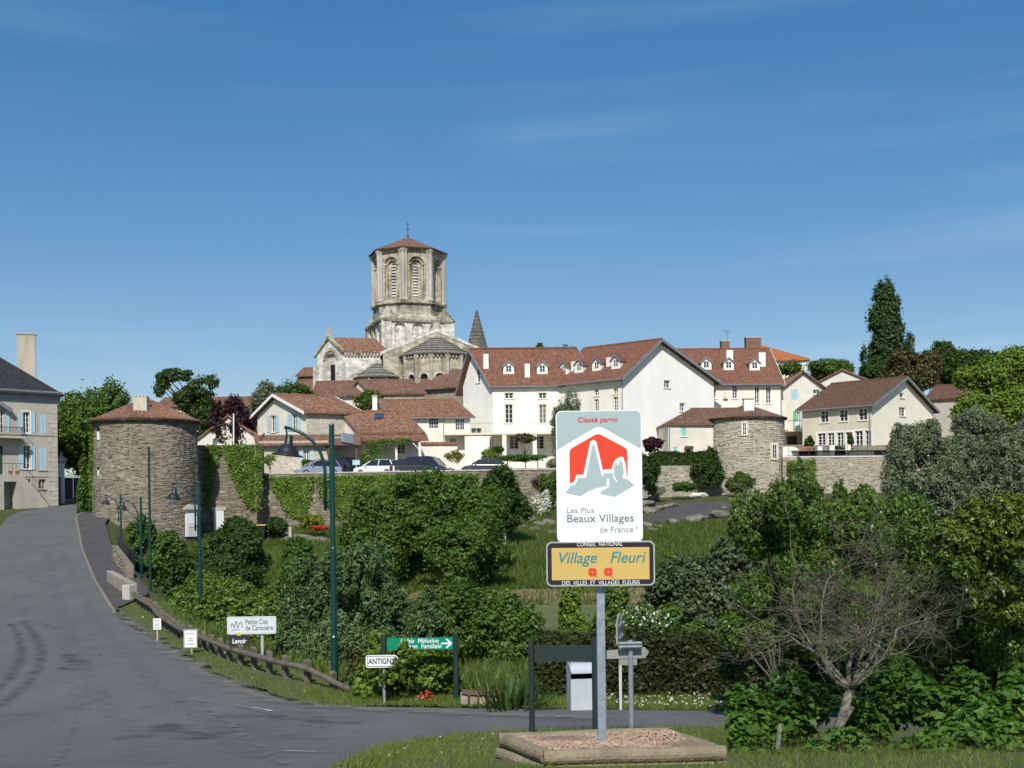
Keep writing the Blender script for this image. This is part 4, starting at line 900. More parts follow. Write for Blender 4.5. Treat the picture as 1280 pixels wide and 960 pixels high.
# house with the orange hipped roof behind
O = P(953,468,165); W = len_to(O, 0, 1008)
bh = house('villa', 'cream villa with low orange hipped roof behind the right wing', 'house', O, 0, W, 9, P(990,449,165).z-O.z, 2.2, wall=m_cream, roofm=m_tile_new, hipR=4.5, ov=.6, zskirt=6)
mb = MB(); F = bh['FF']; t = P(990,449.5,165).z-O.z; F.bar(mb, 0, t-.75, W, t-.45, .003, .12); F.bar(mb, 0, t-.2, W+.2, t-.02, .003, .3); mb.build('cornice', m_white, bh['root'])
# pale house with balcony between right wing and beige house
O = P(977.5,570,133); W = len_to(O, 0, 1032)
mh = house('gable_house', 'pale stone gabled house with blue shutters and balcony beside the right tower', 'house', O, 0, W, 10, P(979,487,133).z-O.z, 1.85, ridge='v', front=[(988.5,486.5,998,500),(1016.5,487,1024.5,492.5),(996,515,1000.5,537),(984,545,996.5,560)], wall=m_pale, roofm=m_tile, ov=.35, go=.4)
F = mh['FF']; h = mh['fr']
m_ = (h[0][0]+h[0][2])/2; shutter(F, h[0][0], h[0][1], m_-.01, h[0][3], m_blueshut, mh['root'], d=-.06); shutter(F, m_+.01, h[0][1], h[0][2], h[0][3], m_blueshut, mh['root'], d=-.06)
window(F, h[1], mh['root'], 2, 1); window(F, h[2], mh['root'], 2, 3); window(F, h[3], mh['root'], 3, 3, fr=m_wood)
a = F.rect(991.5,514,995.5,537); shutter(F, *a, m_greenshut, mh['root']); a = F.rect(1001,514,1005.5,537); shutter(F, *a, m_blueshut, mh['root'])
zb = F.uw(1000,538)[1]; mb = MB(); F.bar(mb, .1, zb-.25, F.uw(1021,538)[0], zb, .01, 2.6); mb.build('balcony_slab', m_cframe, mh['root'])
mb = MB(); uR = F.uw(1019,538)[0]
for i in range(16): a = .2+(uR-.2)*i/15; mb.tube([F.p(a,zb,2.5), F.p(a,zb+.95,2.5)], .012, 4)
mb.tube([F.p(.2,zb+.95,2.5), F.p(uR,zb+.95,2.5)], .03, 5); mb.build('balcony_railing', m_iron, mh['root'])
for px in (1001.5,1018):
    a = F.uw(px,550)[0]; mb = MB(); F.bar(mb, a-.18, -1, a+.18, zb-.255, 2.1, 2.46); mb.build('column', m_cream, mh['root'])
for px, c_ in ((993,'w'),(1003,'w'),(1012,'d')):
    a = F.uw(px,537)[0]; mb = MB(); F.bar(mb, a-.25, zb+.005, a+.25, zb+.45, 1.2, 1.7); F.bar(mb, a-.25, zb+.45, a+.25, zb+.9, 1.2, 1.25); mb.build('balcony_chair', m_frame if c_ == 'w' else m_iron, mh['root'])
a = F.uw(989,537)[0]; b_ = F.uw(1006,537)[0]
# low roof glimpsed behind it
O = P(1012,492,150); fh = house('far_house', 'red tiled roof peeping out behind the pale gabled house', 'house', O, R(-20), 8, 7, P(1030,484,150).z-O.z, 1.9, wall=m_pale, roofm=m_tile, ridge='v', zskirt=6)
# beige house on the terrace
thb = R(-44.5); C = P(1090,566,123); u = Vector((math.cos(thb),math.sin(thb),0)); Wb = (P(1090,566,123)-P(1004,566,128.7)).length; O = C-u*Wb; ez = P(1090,505.5,123).z; Db = len_to(C, R(45.5), 1167.5)
gl = [(1022,541.5,1032,556.5),(1034.5,541,1043,557),(1046,540.5,1054.5,558),(1057,540,1065.5,559),(1069,538.5,1078.5,561),(1081.5,538,1089.2,562)]
bg_ = house('beige_house', 'beige two-storey house with brown roof and tall glazed doors above the terrace', 'house', O, thb, Wb, Db, ez-O.z, P(1131,473.5,128).z-ez, phi=R(45.5),
  front=[(1026,513.5,1035.5,528),(1049.5,512,1059.5,526.5),(1073.5,510.5,1084,525)]+gl, right=[(1124.5,491,1130,497),(1124,509,1132,520)], wall=m_beige, walls_side=m_pale2, roofm=m_tile_brown, tile_ribs=False, barge=m_zinc, gutter=m_zinc, ov=.5, go=.5)
for i, h in enumerate(bg_['fr']): window(bg_['FF'], h, bg_['root'], 2, 3 if i < 3 else 4, surround=m_cframe if i < 3 else m_white, sill=i < 3, bar=.06)
for i, h in enumerate(bg_['rt']): window(bg_['FR'], h, bg_['root'], 1 if i == 0 else 2, 1 if i == 0 else 3)
for i in range(3):
    h = bg_['fr'][i]; mb = MB(); F = bg_['FF']
    for k in range(7): a = h[0]+(h[2]-h[0])*k/6; mb.tube([F.p(a,h[1],-.03), F.p(a,h[1]+.6,-.03)], .012, 4)
    mb.tube([F.p(h[0],h[1]+.6,-.03), F.p(h[2],h[1]+.6,-.03)], .018, 4); mb.build('window_guard', m_iron, bg_['root'])
mb = MB(); F = bg_['FF']; a = F.uw(1089,508)[0]; mb.tube([F.p(Wb-.15,ez-O.z-.2,.1), F.p(Wb-.15,0,.1)], .05, 6); mb.build('downpipe', m_zinc, bg_['root'])
# barn behind it
O = P(1158,520,136); b2 = house('barn', 'low brown tiled barn behind the beige house gable', 'barn', O, R(-25), 6, 7, P(1168,499,136).z-O.z, 1.6, ridge='u', wall=m_grey_render, roofm=m_tile_brown, tile_ribs=False, phi=R(50), zskirt=5)
# terrace wall right of the tower
tz = P(985,572,117.6).z; tz2 = P(1105,571,118).z
tw_, FTW, LTW = wall_thing('terrace_wall', 'pale rubble terrace wall with white kerb right of the round tower', (26.6,117.6), (47,118), .6, tz, tz2, m_mortar2, m_stone2, sw=.27, sh=.125, coping=M('white_coping',(0.72,0.71,0.66),.9,.08))
# terrace railing, low white piers and furniture
rl = thing('terrace_railing', 'black iron railing along the white terrace edge right of the tower', 'railing', FTW.p(1,tz+.1,-.2)); mb = MB()
a0, a1 = FTW.uw(986,566)[0], FTW.uw(1110,566)[0]
for i in range(11):
    a = a0+(a1-a0)*i/10; p_ = MB(); z_ = tz+(tz2-tz)*a/LTW+.1; p_.tube([FTW.p(a,z_,-.22), FTW.p(a,z_+1.0,-.22)], .025, 5); p_.build('post', m_iron, rl)
for k in (1.0,.55,.12):
    p_ = MB(); p_.tube([FTW.p(a0,tz+.1+k,-.22), FTW.p(a1,tz2+.1+k,-.22)], .016, 5); p_.build('rail', m_iron, rl)
pz = [tz+(tz2-tz)*t+.1 for t in (0,1)]
for px, hgt, lb in ((1024,1.05,'white terrace pier below the balcony chairs'),(1039.5,1.15,'white terrace pier left of the small dark hedge'),(1059.5,1.2,'white terrace pier right of the small dark hedge')):
    c_ = P(px,571,119); mb = MB(); mb.box((c_.x,c_.y,c_.z+hgt/2-.2), (.5,.5,hgt+.4)); o = mb.build('terrace_pier', m_white, loc=c_); tag(o, lb, 'pier', 'piers on the terrace')
for (x0, x1, hh_, lb) in ((1027,1037,.45,'low white parapet left of the terrace piers'),(1062,1092,.55,'low white parapet in front of the glazed doors')):
    c0, c1 = P(x0,571,119.1), P(x1,571,119.1); mb = MB(); mb.hexa([(c0.x,118.95,c0.z-.2),(c1.x,118.95,c1.z-.2),(c1.x,119.25,c1.z-.2),(c0.x,119.25,c0.z-.2),(c0.x,118.95,c0.z+hh_),(c1.x,118.95,c1.z+hh_),(c1.x,119.25,c1.z+hh_),(c0.x,119.25,c0.z+hh_)]); o = mb.build('terrace_parapet', m_white, loc=c0); tag(o, lb, 'parapet')
c_ = P(990,571,118.8); mb = MB(); mb.prism([(c_.x-.9,c_.y,c_.z-.3),(c_.x+.7,c_.y,c_.z-.3),(c_.x+.7,c_.y,c_.z+.75),(c_.x+.1,c_.y,c_.z+1.05),(c_.x-.9,c_.y,c_.z+1.0)], (0,.3,0)); o = mb.build('terrace_end_wall', m_white, loc=c_); tag(o, 'white stepped end wall against the right round tower', 'wall')
pr_ = P(1003,566,119.3); um = thing('folded_parasol', 'rust red parasol lying tilted on the terrace', 'parasol', pr_)
mb = MB(); mb.lathe(pr_+Vector((-.9,0,.1)), [(.06,0),(.34,.25),(.28,1.2),(.1,1.9),(.02,2.0)], 10, axis=(1,0,.22)); mb.build('canopy', M('rust_canvas',(0.30,0.12,0.07),.9), um)
mb = MB(); mb.tube([pr_+Vector((-1.2,0,.02)), pr_+Vector((1.2,0,.58))], .03, 5); mb.build('pole', m_wood, um)
for px, lb in ((1056,'dark sun lounger beside the pier before the glazed doors'),(1008,'dark sun lounger under the rust red parasol')):
    c_ = P(px,571,118.9); t_ = thing('sun_lounger', lb, 'lounger', c_); mb = MB(); mb.box(c_+Vector((-.3,0,.28)), (1.1,.55,.06)); mb.build('seat', m_iron, t_); mb = MB(); mb.box(c_+Vector((.55,0,.55)), (.8,.55,.06), 0, R(-45)); mb.build('backrest', m_iron, t_)
    for dx in (-.7,.35): mb = MB(); mb.box(c_+Vector((dx,0,.13)), (.05,.5,.26)); mb.build('leg', m_iron, t_)
# ------------------------------------------------------------------ cottages in the middle
O = P(384,588,118); Z0 = O.z; ez = P(384,515,118).z
h1 = house('cottage', 'two-storey pale stone cottage with blue shutters and red tile roof', 'house', O, R(30), len_to(O,R(30),449.5), 7.66, ez-Z0, P(349,495,120.8).z-ez, phi=R(140), ridge_pos=.57,
  left=[(339,520,345,540),(365,517,371,537.5)], wall=m_rub_pale, walls_side=m_pale, roofm=m_tile, barge=m_frame, ov=.45, go=.55, zskirt=2)
for h in h1['lf']: window(h1['FL'], h, h1['root'], 2, 3, surround=m_quoin)
for r in ((334.3,520,338,540.5),(345.6,519.5,349.2,540),(360,517.5,364,538.5),(372,517,375.8,538)): shutter(h1['FL'], *h1['FL'].rect(*r), m_blueshut, h1['root'])
# lean-to along its front
O = P(324,590,112.5); th = R(2); W = len_to(O,th,411); F = Frame(O,th); lt = thing('lean_to', 'low stone lean-to with red tile roof and open carport below the cottage', 'outbuilding', O)
hz = F.uw(380,557.5)[1]; hl = F.rect(379.5,561,386,576); mb = MB(); F.wall(mb, 0, W, -1.5, hz+.5, [hl]); FLs = Frame(F.p(0,0,-3.3), th-math.pi/2); FLs.wall(mb, 0, 3.3, -1.5, hz+1.5, [], [(1.2/3.3,1,hz+1.2+.5)]); mb.face([F.p(W,-1.5), F.p(W,hz+.5), F.p(W,hz+1.4,-3.3), F.p(W,-1.5,-3.3)]); mb.build('wall', m_rub_pale, lt)
window(F, hl, lt, 2, 2); 
for r in ((375,561,379,577),(388.5,561,392.5,577)): shutter(F, *F.rect(*r), m_blueshut, lt)
rb = MB(); ur = F.uw(452,556)[0]; ul = F.uw(321,556)[0]; zb_ = P(380,543.5,116).z-O.z
q = [F.p(ul,hz+.12,.55), F.p(ur,hz+.12,.55), F.p(ur-.3,zb_,-3.4), F.p(ul-.9,zb_,-3.4)]; slab(rb, q, .12); ribs(rb, q); rb.build('roof', m_tile, lt)
for px in (411.5,446):
    a = F.uw(px,575)[0]; mb = MB(); F.bar(mb, a-.1, -1, a+.1, hz, .1, .3); mb.tube([F.p(a,hz-1.1,.2), F.p(a+(.8 if px > 440 else -.3),hz-.05,.2)], .06, 5); mb.build('post', m_wood, lt)
mb = MB(); F.bar(mb, W+.05, -1, ur-.3, hz+1.2, -3.4, -3.2); mb.build('back_wall', m_pale, lt)
# porch house
O = P(450,588,117.5); th = R(2); W = len_to(O,th,526); ez = P(480,540.5,117.5).z
h2 = house('porch_house', 'low cottage with skylight and vine-grown tiled porch behind parked cars', 'house', O, th, W, 7, ez-O.z, 2.15, phi=R(125), front=[(497,555,506,567)], wall=m_cream, roofm=m_tile, ov=.35, go=.3)
F = h2['FF']; window(F, h2['fr'][0], h2['root'], 2, 3)
rb = MB(); ur = F.uw(533,546)[0]+.3; ul = F.uw(453,546)[0]; zt_ = F.uw(490,542.5)[1]
q = [F.p(ul,zt_-.75,2.3), F.p(ur,zt_-.75,2.3), F.p(ur-.3,zt_,-.05), F.p(ul-.5,zt_,-.05)]; slab(rb, q, .12); ribs(rb, q); rb.build('porch_roof', m_tile_new if False else m_tile, h2['root'])
for px in (495.5,524.5):
    Fp = Frame(F.p(0,0,2.1), th); a = Fp.uw(px,565)[0]; mb = MB(); Fp.bar(mb, a-.1, -.9, a+.1, zt_-.85, -.1, .1); mb.tube([Fp.p(a,zt_-1.7,0), Fp.p(a-.7,zt_-.95,0)], .05, 4); mb.build('post', m_frame, h2['root'])
b_ = roof_pt(h2, 474, 521); q = h2['quads'][0]; n_ = (q[1]-q[0]).cross(q[3]-q[0]).normalized(); n_ = n_ if n_.z > 0 else -n_; e_ = (q[1]-q[0]).normalized(); s_ = n_.cross(e_)
mb = MB(); mb.prism([b_+e_*a-s_*b for a, b in ((-.45,-.5),(.45,-.5),(.45,.5),(-.45,.5))], n_*.16); mb.build('skylight', M('skylight_glass',(0.05,0.07,0.11),.1,spec=.6), h2['roof'])
# long house behind
O = P(490,575,126); W = len_to(O,R(1),588.5); ez = P(540,521,126).z
h3 = house('long_house', 'long cream house with red tiled roof and white chimney left of the balcony', 'house', O, R(1), W, 8.1, ez-O.z, 2.0, phi=R(120), front=[(508,522.5,515,531),(536,522.5,548,535.5),(569,523,580.5,537.5),(562,548,570,554)], wall=m_cream, walls_side=m_pale, roofm=m_tile, ov=.45, go=.3, gutter=m_zinc)
for i, h in enumerate(h3['fr']): window(h3['FF'], h, h3['root'], 4 if i in (1,2) else 2, 3 if i < 3 else 1, sill=False)
c_ = P(468.8,512,127.6); chimney(h3['roof'], (c_.x,c_.y), (.5,.5), c_.z-1.5, P(469,496,127.6).z, m_white, pots=1)
downpipe(h3, 554.5, 524, 553)
# garden wall in front of it
A = P(527,575,121); B = P(572,575,121.5); gw = thing('garden_wall', 'cream garden wall with tiled top right of the porch house', 'wall', A); Fg = Frame(A, math.atan2(B.y-A.y,B.x-A.x)); L = (B-A).length; t = Fg.uw(545,555.5)[1]
mb = MB(); Fg.bar(mb, 0, -1.2, L, t, -.3, 0); mb.build('wall', m_cream, gw); mb = MB(); q = [Fg.p(-.1,t,.15), Fg.p(L,t,.15), Fg.p(L,t+.25,-.2), Fg.p(-.1,t+.25,-.2)]; slab(mb, q, .06); ribs(mb, q, .25, .06); mb.build('tile_coping', m_tile, gw)
# long low roofs below the church
O = P(392,505,146); W = len_to(O,0,462); l1 = house('low_outbuilding', 'low tiled outbuilding below the church transept', 'outbuilding', O, 0, W, 6.5, P(420,494.5,146).z-O.z, 1.9, wall=m_pale, roofm=m_tile_old, ov=.4, zskirt=6)
O = P(464,505,144.5); W = len_to(O,R(2),530); l2 = house('low_outbuilding', 'low tiled outbuilding with stone gable below the small apse', 'outbuilding', O, R(2), W, 6, P(490,491.5,144.5).z-O.z, 1.7, phi=R(125), wall=m_rub_pale, walls_side=m_pale, roofm=m_tile_old, ov=.4, zskirt=6)
O = P(520,505,148); th = R(-28); W = len_to(O,th,583); l3 = house('long_outbuilding', 'long grey stone outbuilding with rising tile roof against the white building', 'outbuilding', O, th, W, 7, P(520,486,148).z-O.z, 2.2, wall=m_rub_grey, roofm=m_tile_old, ov=.5, zskirt=8)
# ------------------------------------------------------------------ church
def arch_panel(F, mb, u0, u1, w0, w1, uc, hw, wb, ws, d=0.0, depth=0.25, n=10):
    """wall panel u0..u1 x w0..w1 with a round-headed opening (half width hw, sill wb, springing ws) and its reveal"""
    arc = [(uc+hw*math.cos(math.pi*(1-i/n)), ws+hw*math.sin(math.pi*(1-i/n))) for i in range(n+1)]
    Q = lambda pts: mb.face([F.p(a, b, d) for a, b in pts])
    Q([(u0,w0),(uc-hw,w0),(uc-hw,w1),(u0,w1)]); Q([(uc+hw,w0),(u1,w0),(u1,w1),(uc+hw,w1)])
    if wb > w0: Q([(uc-hw,w0),(uc+hw,w0),(uc+hw,wb),(uc-hw,wb)])
    for a, b in zip(arc, arc[1:]): Q([a, b, (b[0],w1), (a[0],w1)])
    loop = [(uc-hw,wb)]+arc+[(uc+hw,wb)]
    for a, b in zip(loop, loop[1:]+loop[:1]): mb.face([F.p(*a,d), F.p(*a,d-depth), F.p(*b,d-depth), F.p(*b,d)])
def archivolt(F, mb, uc, ws, r0, r1, d0, d1, n=10):
    for i in range(n):
        a, b = math.pi*i/n, math.pi*(i+1)/n
        pts = [(uc+r*math.cos(t), ws+r*math.sin(t)) for r, t in ((r0,a),(r1,a),(r1,b),(r0,b))]
        mb.hexa([F.p(*p,d0) for p in pts]+[F.p(*p,d1) for p in pts])
CB = P(478,470,161); CB.z = 8.0; thc = R(19); ch = thing('church', 'romanesque stone church with octagonal belfry rising over the village', 'church', CB)
FC = Frame(Vector((P(478,430,161).x,161,0)), thc); S = 9.9; uC, vC = FC.u, -FC.n; cen = FC.O+uC*S/2+vC*S/2
zl0, zl1 = 12.0, P(478,398,161).z
sides = [Frame(FC.O, thc), Frame(FC.O+vC*S, thc-math.pi/2), Frame(FC.O+uC*S, thc+math.pi/2), Frame(FC.O+uC*S+vC*S, thc+math.pi)]
for i, Fs in enumerate(sides):
    mb = MB(); bw = 1.25
    if i < 3:
        uA = [bw+(S-2*bw)*k/3 for k in range(4)]
        for k in range(3):
            a, b = uA[k], uA[k+1]; hw = .78; ws = zl1-.35-hw
            arch_panel(Fs, mb, a, b, zl0, zl1-.02, (a+b)/2, hw, ws-3.2, ws, 0, .3)
            mb.face([Fs.p(a,ws-3.3,-.3), Fs.p(b,ws-3.3,-.3), Fs.p(b,zl1-.1,-.3), Fs.p(a,zl1-.1,-.3)])
    else: Fs.wall(mb, bw, S-bw, zl0, zl1)
    mb.build('lower_stage_wall', m_church_white, ch)
    for a, b in ((-.12,bw),(S-bw,S+.12)):
        q = MB(); Fs.bar(q, a, zl0, b, zl1-.25, -.3, .14); q.build('buttress', m_church_white if i == 0 else m_church, ch)
mb = MB()
def ring(z, k, ap):              # k=0 square corners doubled, k=1 octagon
    pts = []
    for j in range(8):
        an = thc+R(22.5+45*j)+math.pi/2*0; c = Vector((math.cos(an), math.sin(an), 0)); ro = ap/math.cos(R(22.5))
        o_ = c*ro; s_ = max(abs(c.dot(uC)), abs(c.dot(vC))); q_ = c*(ap/s_)
        lim = c*(ap/s_); corner = Vector((0,0,0)); su = 1 if c.dot(uC) > 0 else -1; sv = 1 if c.dot(vC) > 0 else -1
        sq = (uC*su*(ap if abs(c.dot(uC)) > abs(c.dot(vC)) else ap*.93)+vC*sv*(ap if abs(c.dot(vC)) > abs(c.dot(uC)) else ap*.93))
        pts.append(cen+(o_*k+sq*(1-k))+Vector((0,0,z)))
    return pts
def loft(rings, name, mat, close=True):
    mb = MB()
    for A, B in zip(rings, rings[1:]):
        for j in range(8): mb.face([A[j], A[(j+1)%8], B[(j+1)%8], B[j]])
    if close: mb.face(rings[-1])
    return mb.build(name, mat, ch)
zo0 = P(505,377,162.7).z; zo1 = P(505,310,162.7).z; za = P(505,296.5,167.3).z
loft([ring(zl1-.3,0,S/2+.22), ring(zl1-.05,0,S/2+.3), ring(zl1+.12,0,S/2+.3), ring(zl1+.2,0,S/2+.05)], 'string_course', m_church_moss)
loft([ring(zl1+.15,.15,S/2), ring(zl1+.5,.55,S/2-.05), ring(zl1+.75,1,4.62), ring(zo0-.25,1,4.62)], 'belfry_drum', m_church_moss)
loft([ring(zo0-.28,1,4.7), ring(zo0-.2,1,4.95), ring(zo0+.02,1,4.95), ring(zo0+.22,1,4.65)], 'drum_moulding', m_church_moss)
# squinch stones on the four corners
for su in (-1,1):
    for sv in (-1,1):
        b_ = cen+uC*su*S*.40+vC*sv*S*.40+Vector((0,0,zl1+.1)); mb = MB()
        for k in range(4): mb.lathe(b_+Vector((0,0,.45*k)), [(1.35-.33*k,0),(1.3-.33*k,.28),(1.05-.33*k,.45)], 8)
        mb.build('squinch_roof', m_church_moss, ch)
AP = 4.55; fw = 2*AP*math.tan(R(22.5))
for j in range(8):
    an = thc+R(45*j); n_ = Vector((math.sin(an), -math.cos(an), 0)); uu = Vector((math.cos(an), math.sin(an), 0)); Fb = Frame(cen+n_*AP-uu*fw/2, an)
    mb = MB(); uc = fw/2; ws = zo1-2.15; wb = zo0+.75
    arch_panel(Fb, mb, 0, fw, zo0, zo1, uc, 1.05, wb-.4, ws, 0, .32); arch_panel(Fb, mb, .3, fw-.3, zo0, zo1-.05, uc, .72, wb-.2, ws-.05, -.32, .3); arch_panel(Fb, mb, .5, fw-.5, zo0, zo1-.1, uc, .36, wb, ws-.1, -.62, .2)
    bf = mb.build('belfry_face', m_church, ch)
    mb = MB(); archivolt(Fb, mb, uc, ws, 1.08, 1.32, .003, .07); archivolt(Fb, mb, uc, ws-.05, .75, .92, -.317, -.24)
    for s in (-1,1): mb.tube([Fb.p(uc+s*.9,wb-.3,-.2), Fb.p(uc+s*.9,ws,-.2)], .11, 6); Fb.bar(mb, uc+s*.9-.17, ws-.02, uc+s*.9+.17, ws+.22, -.35, .04)
    mb.build('arch_moulding', m_church, bf)
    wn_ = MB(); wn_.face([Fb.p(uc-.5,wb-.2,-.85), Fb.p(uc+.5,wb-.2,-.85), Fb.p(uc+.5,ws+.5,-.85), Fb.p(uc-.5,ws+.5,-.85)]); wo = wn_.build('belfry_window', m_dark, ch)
    if j in (0,7,1,6):
        nsl = 11
        for k in range(nsl):
            z_ = wb+.12+(ws+.1-wb)*k/nsl; q = MB(); q.hexa([Fb.p(uc-.34,z_-.0,-.62), Fb.p(uc+.34,z_,-.62), Fb.p(uc+.34,z_+.22,-.82), Fb.p(uc-.34,z_+.22,-.82), Fb.p(uc-.34,z_+.2,-.60), Fb.p(uc+.34,z_+.2,-.60), Fb.p(uc+.34,z_+.27,-.80), Fb.p(uc-.34,z_+.27,-.80)]); q.build('slat', m_church_white, wo)
    mb = MB()
    for k in range(7):
        a = .75+(fw-1.5)*k/6; Fb.bar(mb, a-.09, zo1-.42, a+.09, zo1-.12, .003, .26)
    Fb.bar(mb, -.05, zo1-.13, fw+.05, zo1+.06, .003, .34); mb.build('corbel_table', m_church, ch)
    c_ = cen+Vector((math.sin(an+R(22.5)), -math.cos(an+R(22.5)), 0))*(AP/math.cos(R(22.5))-.08)
    mb = MB()
    for da, rr, pr in ((0,.29,.10),(R(4.6),.17,-.02),(R(-4.6),.17,-.02)):
        cc = cen+Vector((math.sin(an+R(22.5)+da), -math.cos(an+R(22.5)+da), 0))*(AP/math.cos(R(22.5))-.02+pr)
        mb.lathe((cc.x,cc.y,0), [(rr+.12,zo0+.15),(rr+.12,zo0+.4),(rr,zo0+.5),(rr,zo1-.75),(rr+.03,zo1-.6),(rr+.18,zo1-.25),(rr+.18,zo1-.02)], 10)
    mb.build('corner_column', M('column_limestone', (0.30,0.275,0.22), .95, .3, .6, col2=(0.54,0.52,0.46), fine=.12, bscale=3, stretch=(1,1,.3)), ch, smooth=False)
rb = MB(); ro = 5.15/math.cos(R(22.5)); T = cen+Vector((0,0,za)); e0 = zo1+.08
for j in range(8):
    a0, a1 = thc+R(22.5+45*j), thc+R(67.5+45*j); A = cen+Vector((math.cos(a0),math.sin(a0),0))*ro+Vector((0,0,e0)); B = cen+Vector((math.cos(a1),math.sin(a1),0))*ro+Vector((0,0,e0)); L = (B-A).length; s_ = (T-(A+B)/2).length
    rb.face([A,B,T], [(0,0),(L,0),(L/2,s_)]); d_ = Vector((0,0,-.14)); rb.face([A+d_,B+d_,B,A], [(0,0)]*4); rb.face([B+d_,A+d_,cen+Vector((0,0,e0-.14))], [(0,0)]*3)
br_ = rb.build('belfry_roof', m_tile_old, ch)
mb = MB(); t_ = T; h_ = 2.1; mb.tube([t_, t_+Vector((0,0,h_))], .045, 5); mb.tube([t_+Vector((-.4,0,h_*.5)), t_+Vector((.4,0,h_*.5))], .035, 4); mb.lathe(t_+Vector((0,0,h_*.82)), [(0,-.12),(.12,0),(0,.12)], 6); mb.lathe(t_, [(.15,0),(.12,.25),(.03,.35)], 6); mb.build('cross', m_iron, br_)
# choir gable with the polygonal main apse
Yg = 153.5; Cg = P(545.5,430,Yg); Fg = Frame(Vector((Cg.x,Yg,0)), R(8)); zap = P(545.5,416,Yg).z; zle = P(483,444,Yg).z
HWg = 6.8
mb = MB(); Fg.wall(mb, -HWg, HWg, 7, zap+.5, [], [((zap-zle)/HWg,1,zap),(-(zap-zle)/HWg,1,zap)]); 
for s in (-1,1): mb.face([Fg.p(s*HWg,7,0), Fg.p(s*HWg,7,-9), Fg.p(s*HWg,zle,-9), Fg.p(s*HWg,zle,0)])
mb.build('choir_wall', m_church, ch)
mb = MB(); rb = MB()
for s in (-1,1):
    e = Fg.p(s*HWg*1.06,zle-.1,.08); t = Fg.p(0,zap+.12,.08); mb.prism([e, t, t+Vector((0,0,.38)), e+Vector((0,0,.38))], -Fg.n*.5)
    c = [Fg.p(s*HWg*1.04,zle-.1,-.42), Fg.p(s*HWg*1.04,zle-.1,-9), Fg.p(0,zap,-9), Fg.p(0,zap,-.42)]; slab(rb, c if s > 0 else [c[1],c[0],c[3],c[2]], .1)
mb.build('gable_coping', m_church_white, ch); rb.build('choir_roof', m_tile, ch)
mb = MB(); Fg.bar(mb, -.42, zap+.35, .42, zap+1.35, -.45, .02); mb.build('gable_stump', m_church_moss, ch)
ze = P(545,441,149.5).z; ra = 4.45; za2 = P(545.5,419,Yg-.3).z; nA = 7
angs = [-90+180*k/nA for k in range(nA+1)]
pt = lambda r, a, z: Fg.O+Fg.u*(r*math.sin(R(a)))+Fg.n*(r*math.cos(R(a))*1.0+.0)+Vector((0,0,z))
rb = MB(); mb = MB()
for k in range(nA):
    A, B = pt(ra+.4,angs[k],ze), pt(ra+.4,angs[k+1],ze); T_ = Fg.p(0,za2,.05); L = (B-A).length; s_ = (T_-(A+B)/2).length
    rb.face([A,B,T_], [(0,0),(L,0),(L/2,s_)]); d_ = Vector((0,0,-.16)); rb.face([A+d_,B+d_,B,A], [(0,0)]*4); rb.face([pt(ra-.1,angs[k+1],ze-.14),pt(ra-.1,angs[k],ze-.14),A+d_,B+d_], [(0,0)]*4)
    # raised courses of stone slabs
    for c in range(1,7):
        f0 = c/7.5; a_, b_ = A.lerp(T_,f0), B.lerp(T_,f0); n_ = (B-A).cross(T_-A).normalized(); n_ = n_ if n_.z > 0 else -n_; a2, b2 = A.lerp(T_,f0+.10), B.lerp(T_,f0+.10)
        rb.face([a_+n_*.10,b_+n_*.10,b2+n_*.01,a2+n_*.01], [(0,c*.4),(L*(1-f0),c*.4),(L*(1-f0),c*.4+.3),(0,c*.4+.3)]); rb.face([a_+n_*.0,b_+n_*.0,b_+n_*.10,a_+n_*.10], [(0,0)]*4)
    wa, wb_ = pt(ra,angs[k],0), pt(ra,angs[k+1],0); Fa = Frame(wa, math.atan2(wb_.y-wa.y, wb_.x-wa.x)); L2 = (wb_-wa).length
    zs_ = P(545,468,149).z
    mbk = MB(); arch_panel(Fa, mbk, 0, L2, 7, ze-.1, L2/2, .5, zs_-2.2, zs_-.35, 0, .3); mbk.face([Fa.p(.1,zs_-3,-.3), Fa.p(L2-.1,zs_-3,-.3), Fa.p(L2-.1,zs_+1,-.3), Fa.p(.1,zs_+1,-.3)]); fo = mbk.build('apse_wall', m_church, ch)
    q = MB(); archivolt(Fa, q, L2/2, zs_-.35, .55, .8, .003, .06); q.build('window_arch', m_church_white, fo)
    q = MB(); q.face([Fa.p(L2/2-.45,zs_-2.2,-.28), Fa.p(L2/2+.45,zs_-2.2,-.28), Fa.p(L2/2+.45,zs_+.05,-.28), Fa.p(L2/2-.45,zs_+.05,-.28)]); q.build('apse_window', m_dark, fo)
    q = MB()
    for c in range(4): a = L2*(c+.5)/4; Fa.bar(q, a-.1, ze-.55, a+.1, ze-.2, .003, .25)
    q.build('corbels', m_church, fo)
    cb = pt(ra+.08,angs[k],0); q = MB(); q.tube([cb+Vector((0,0,7)), cb+Vector((0,0,ze-.25))], .24, 8); q.tube([cb+Vector((0,0,ze-.6)), cb+Vector((0,0,ze-.2))], [.24,.36], 8); q.build('apse_column', m_church, ch)
rb.build('apse_roof', m_stoneroof, ch)
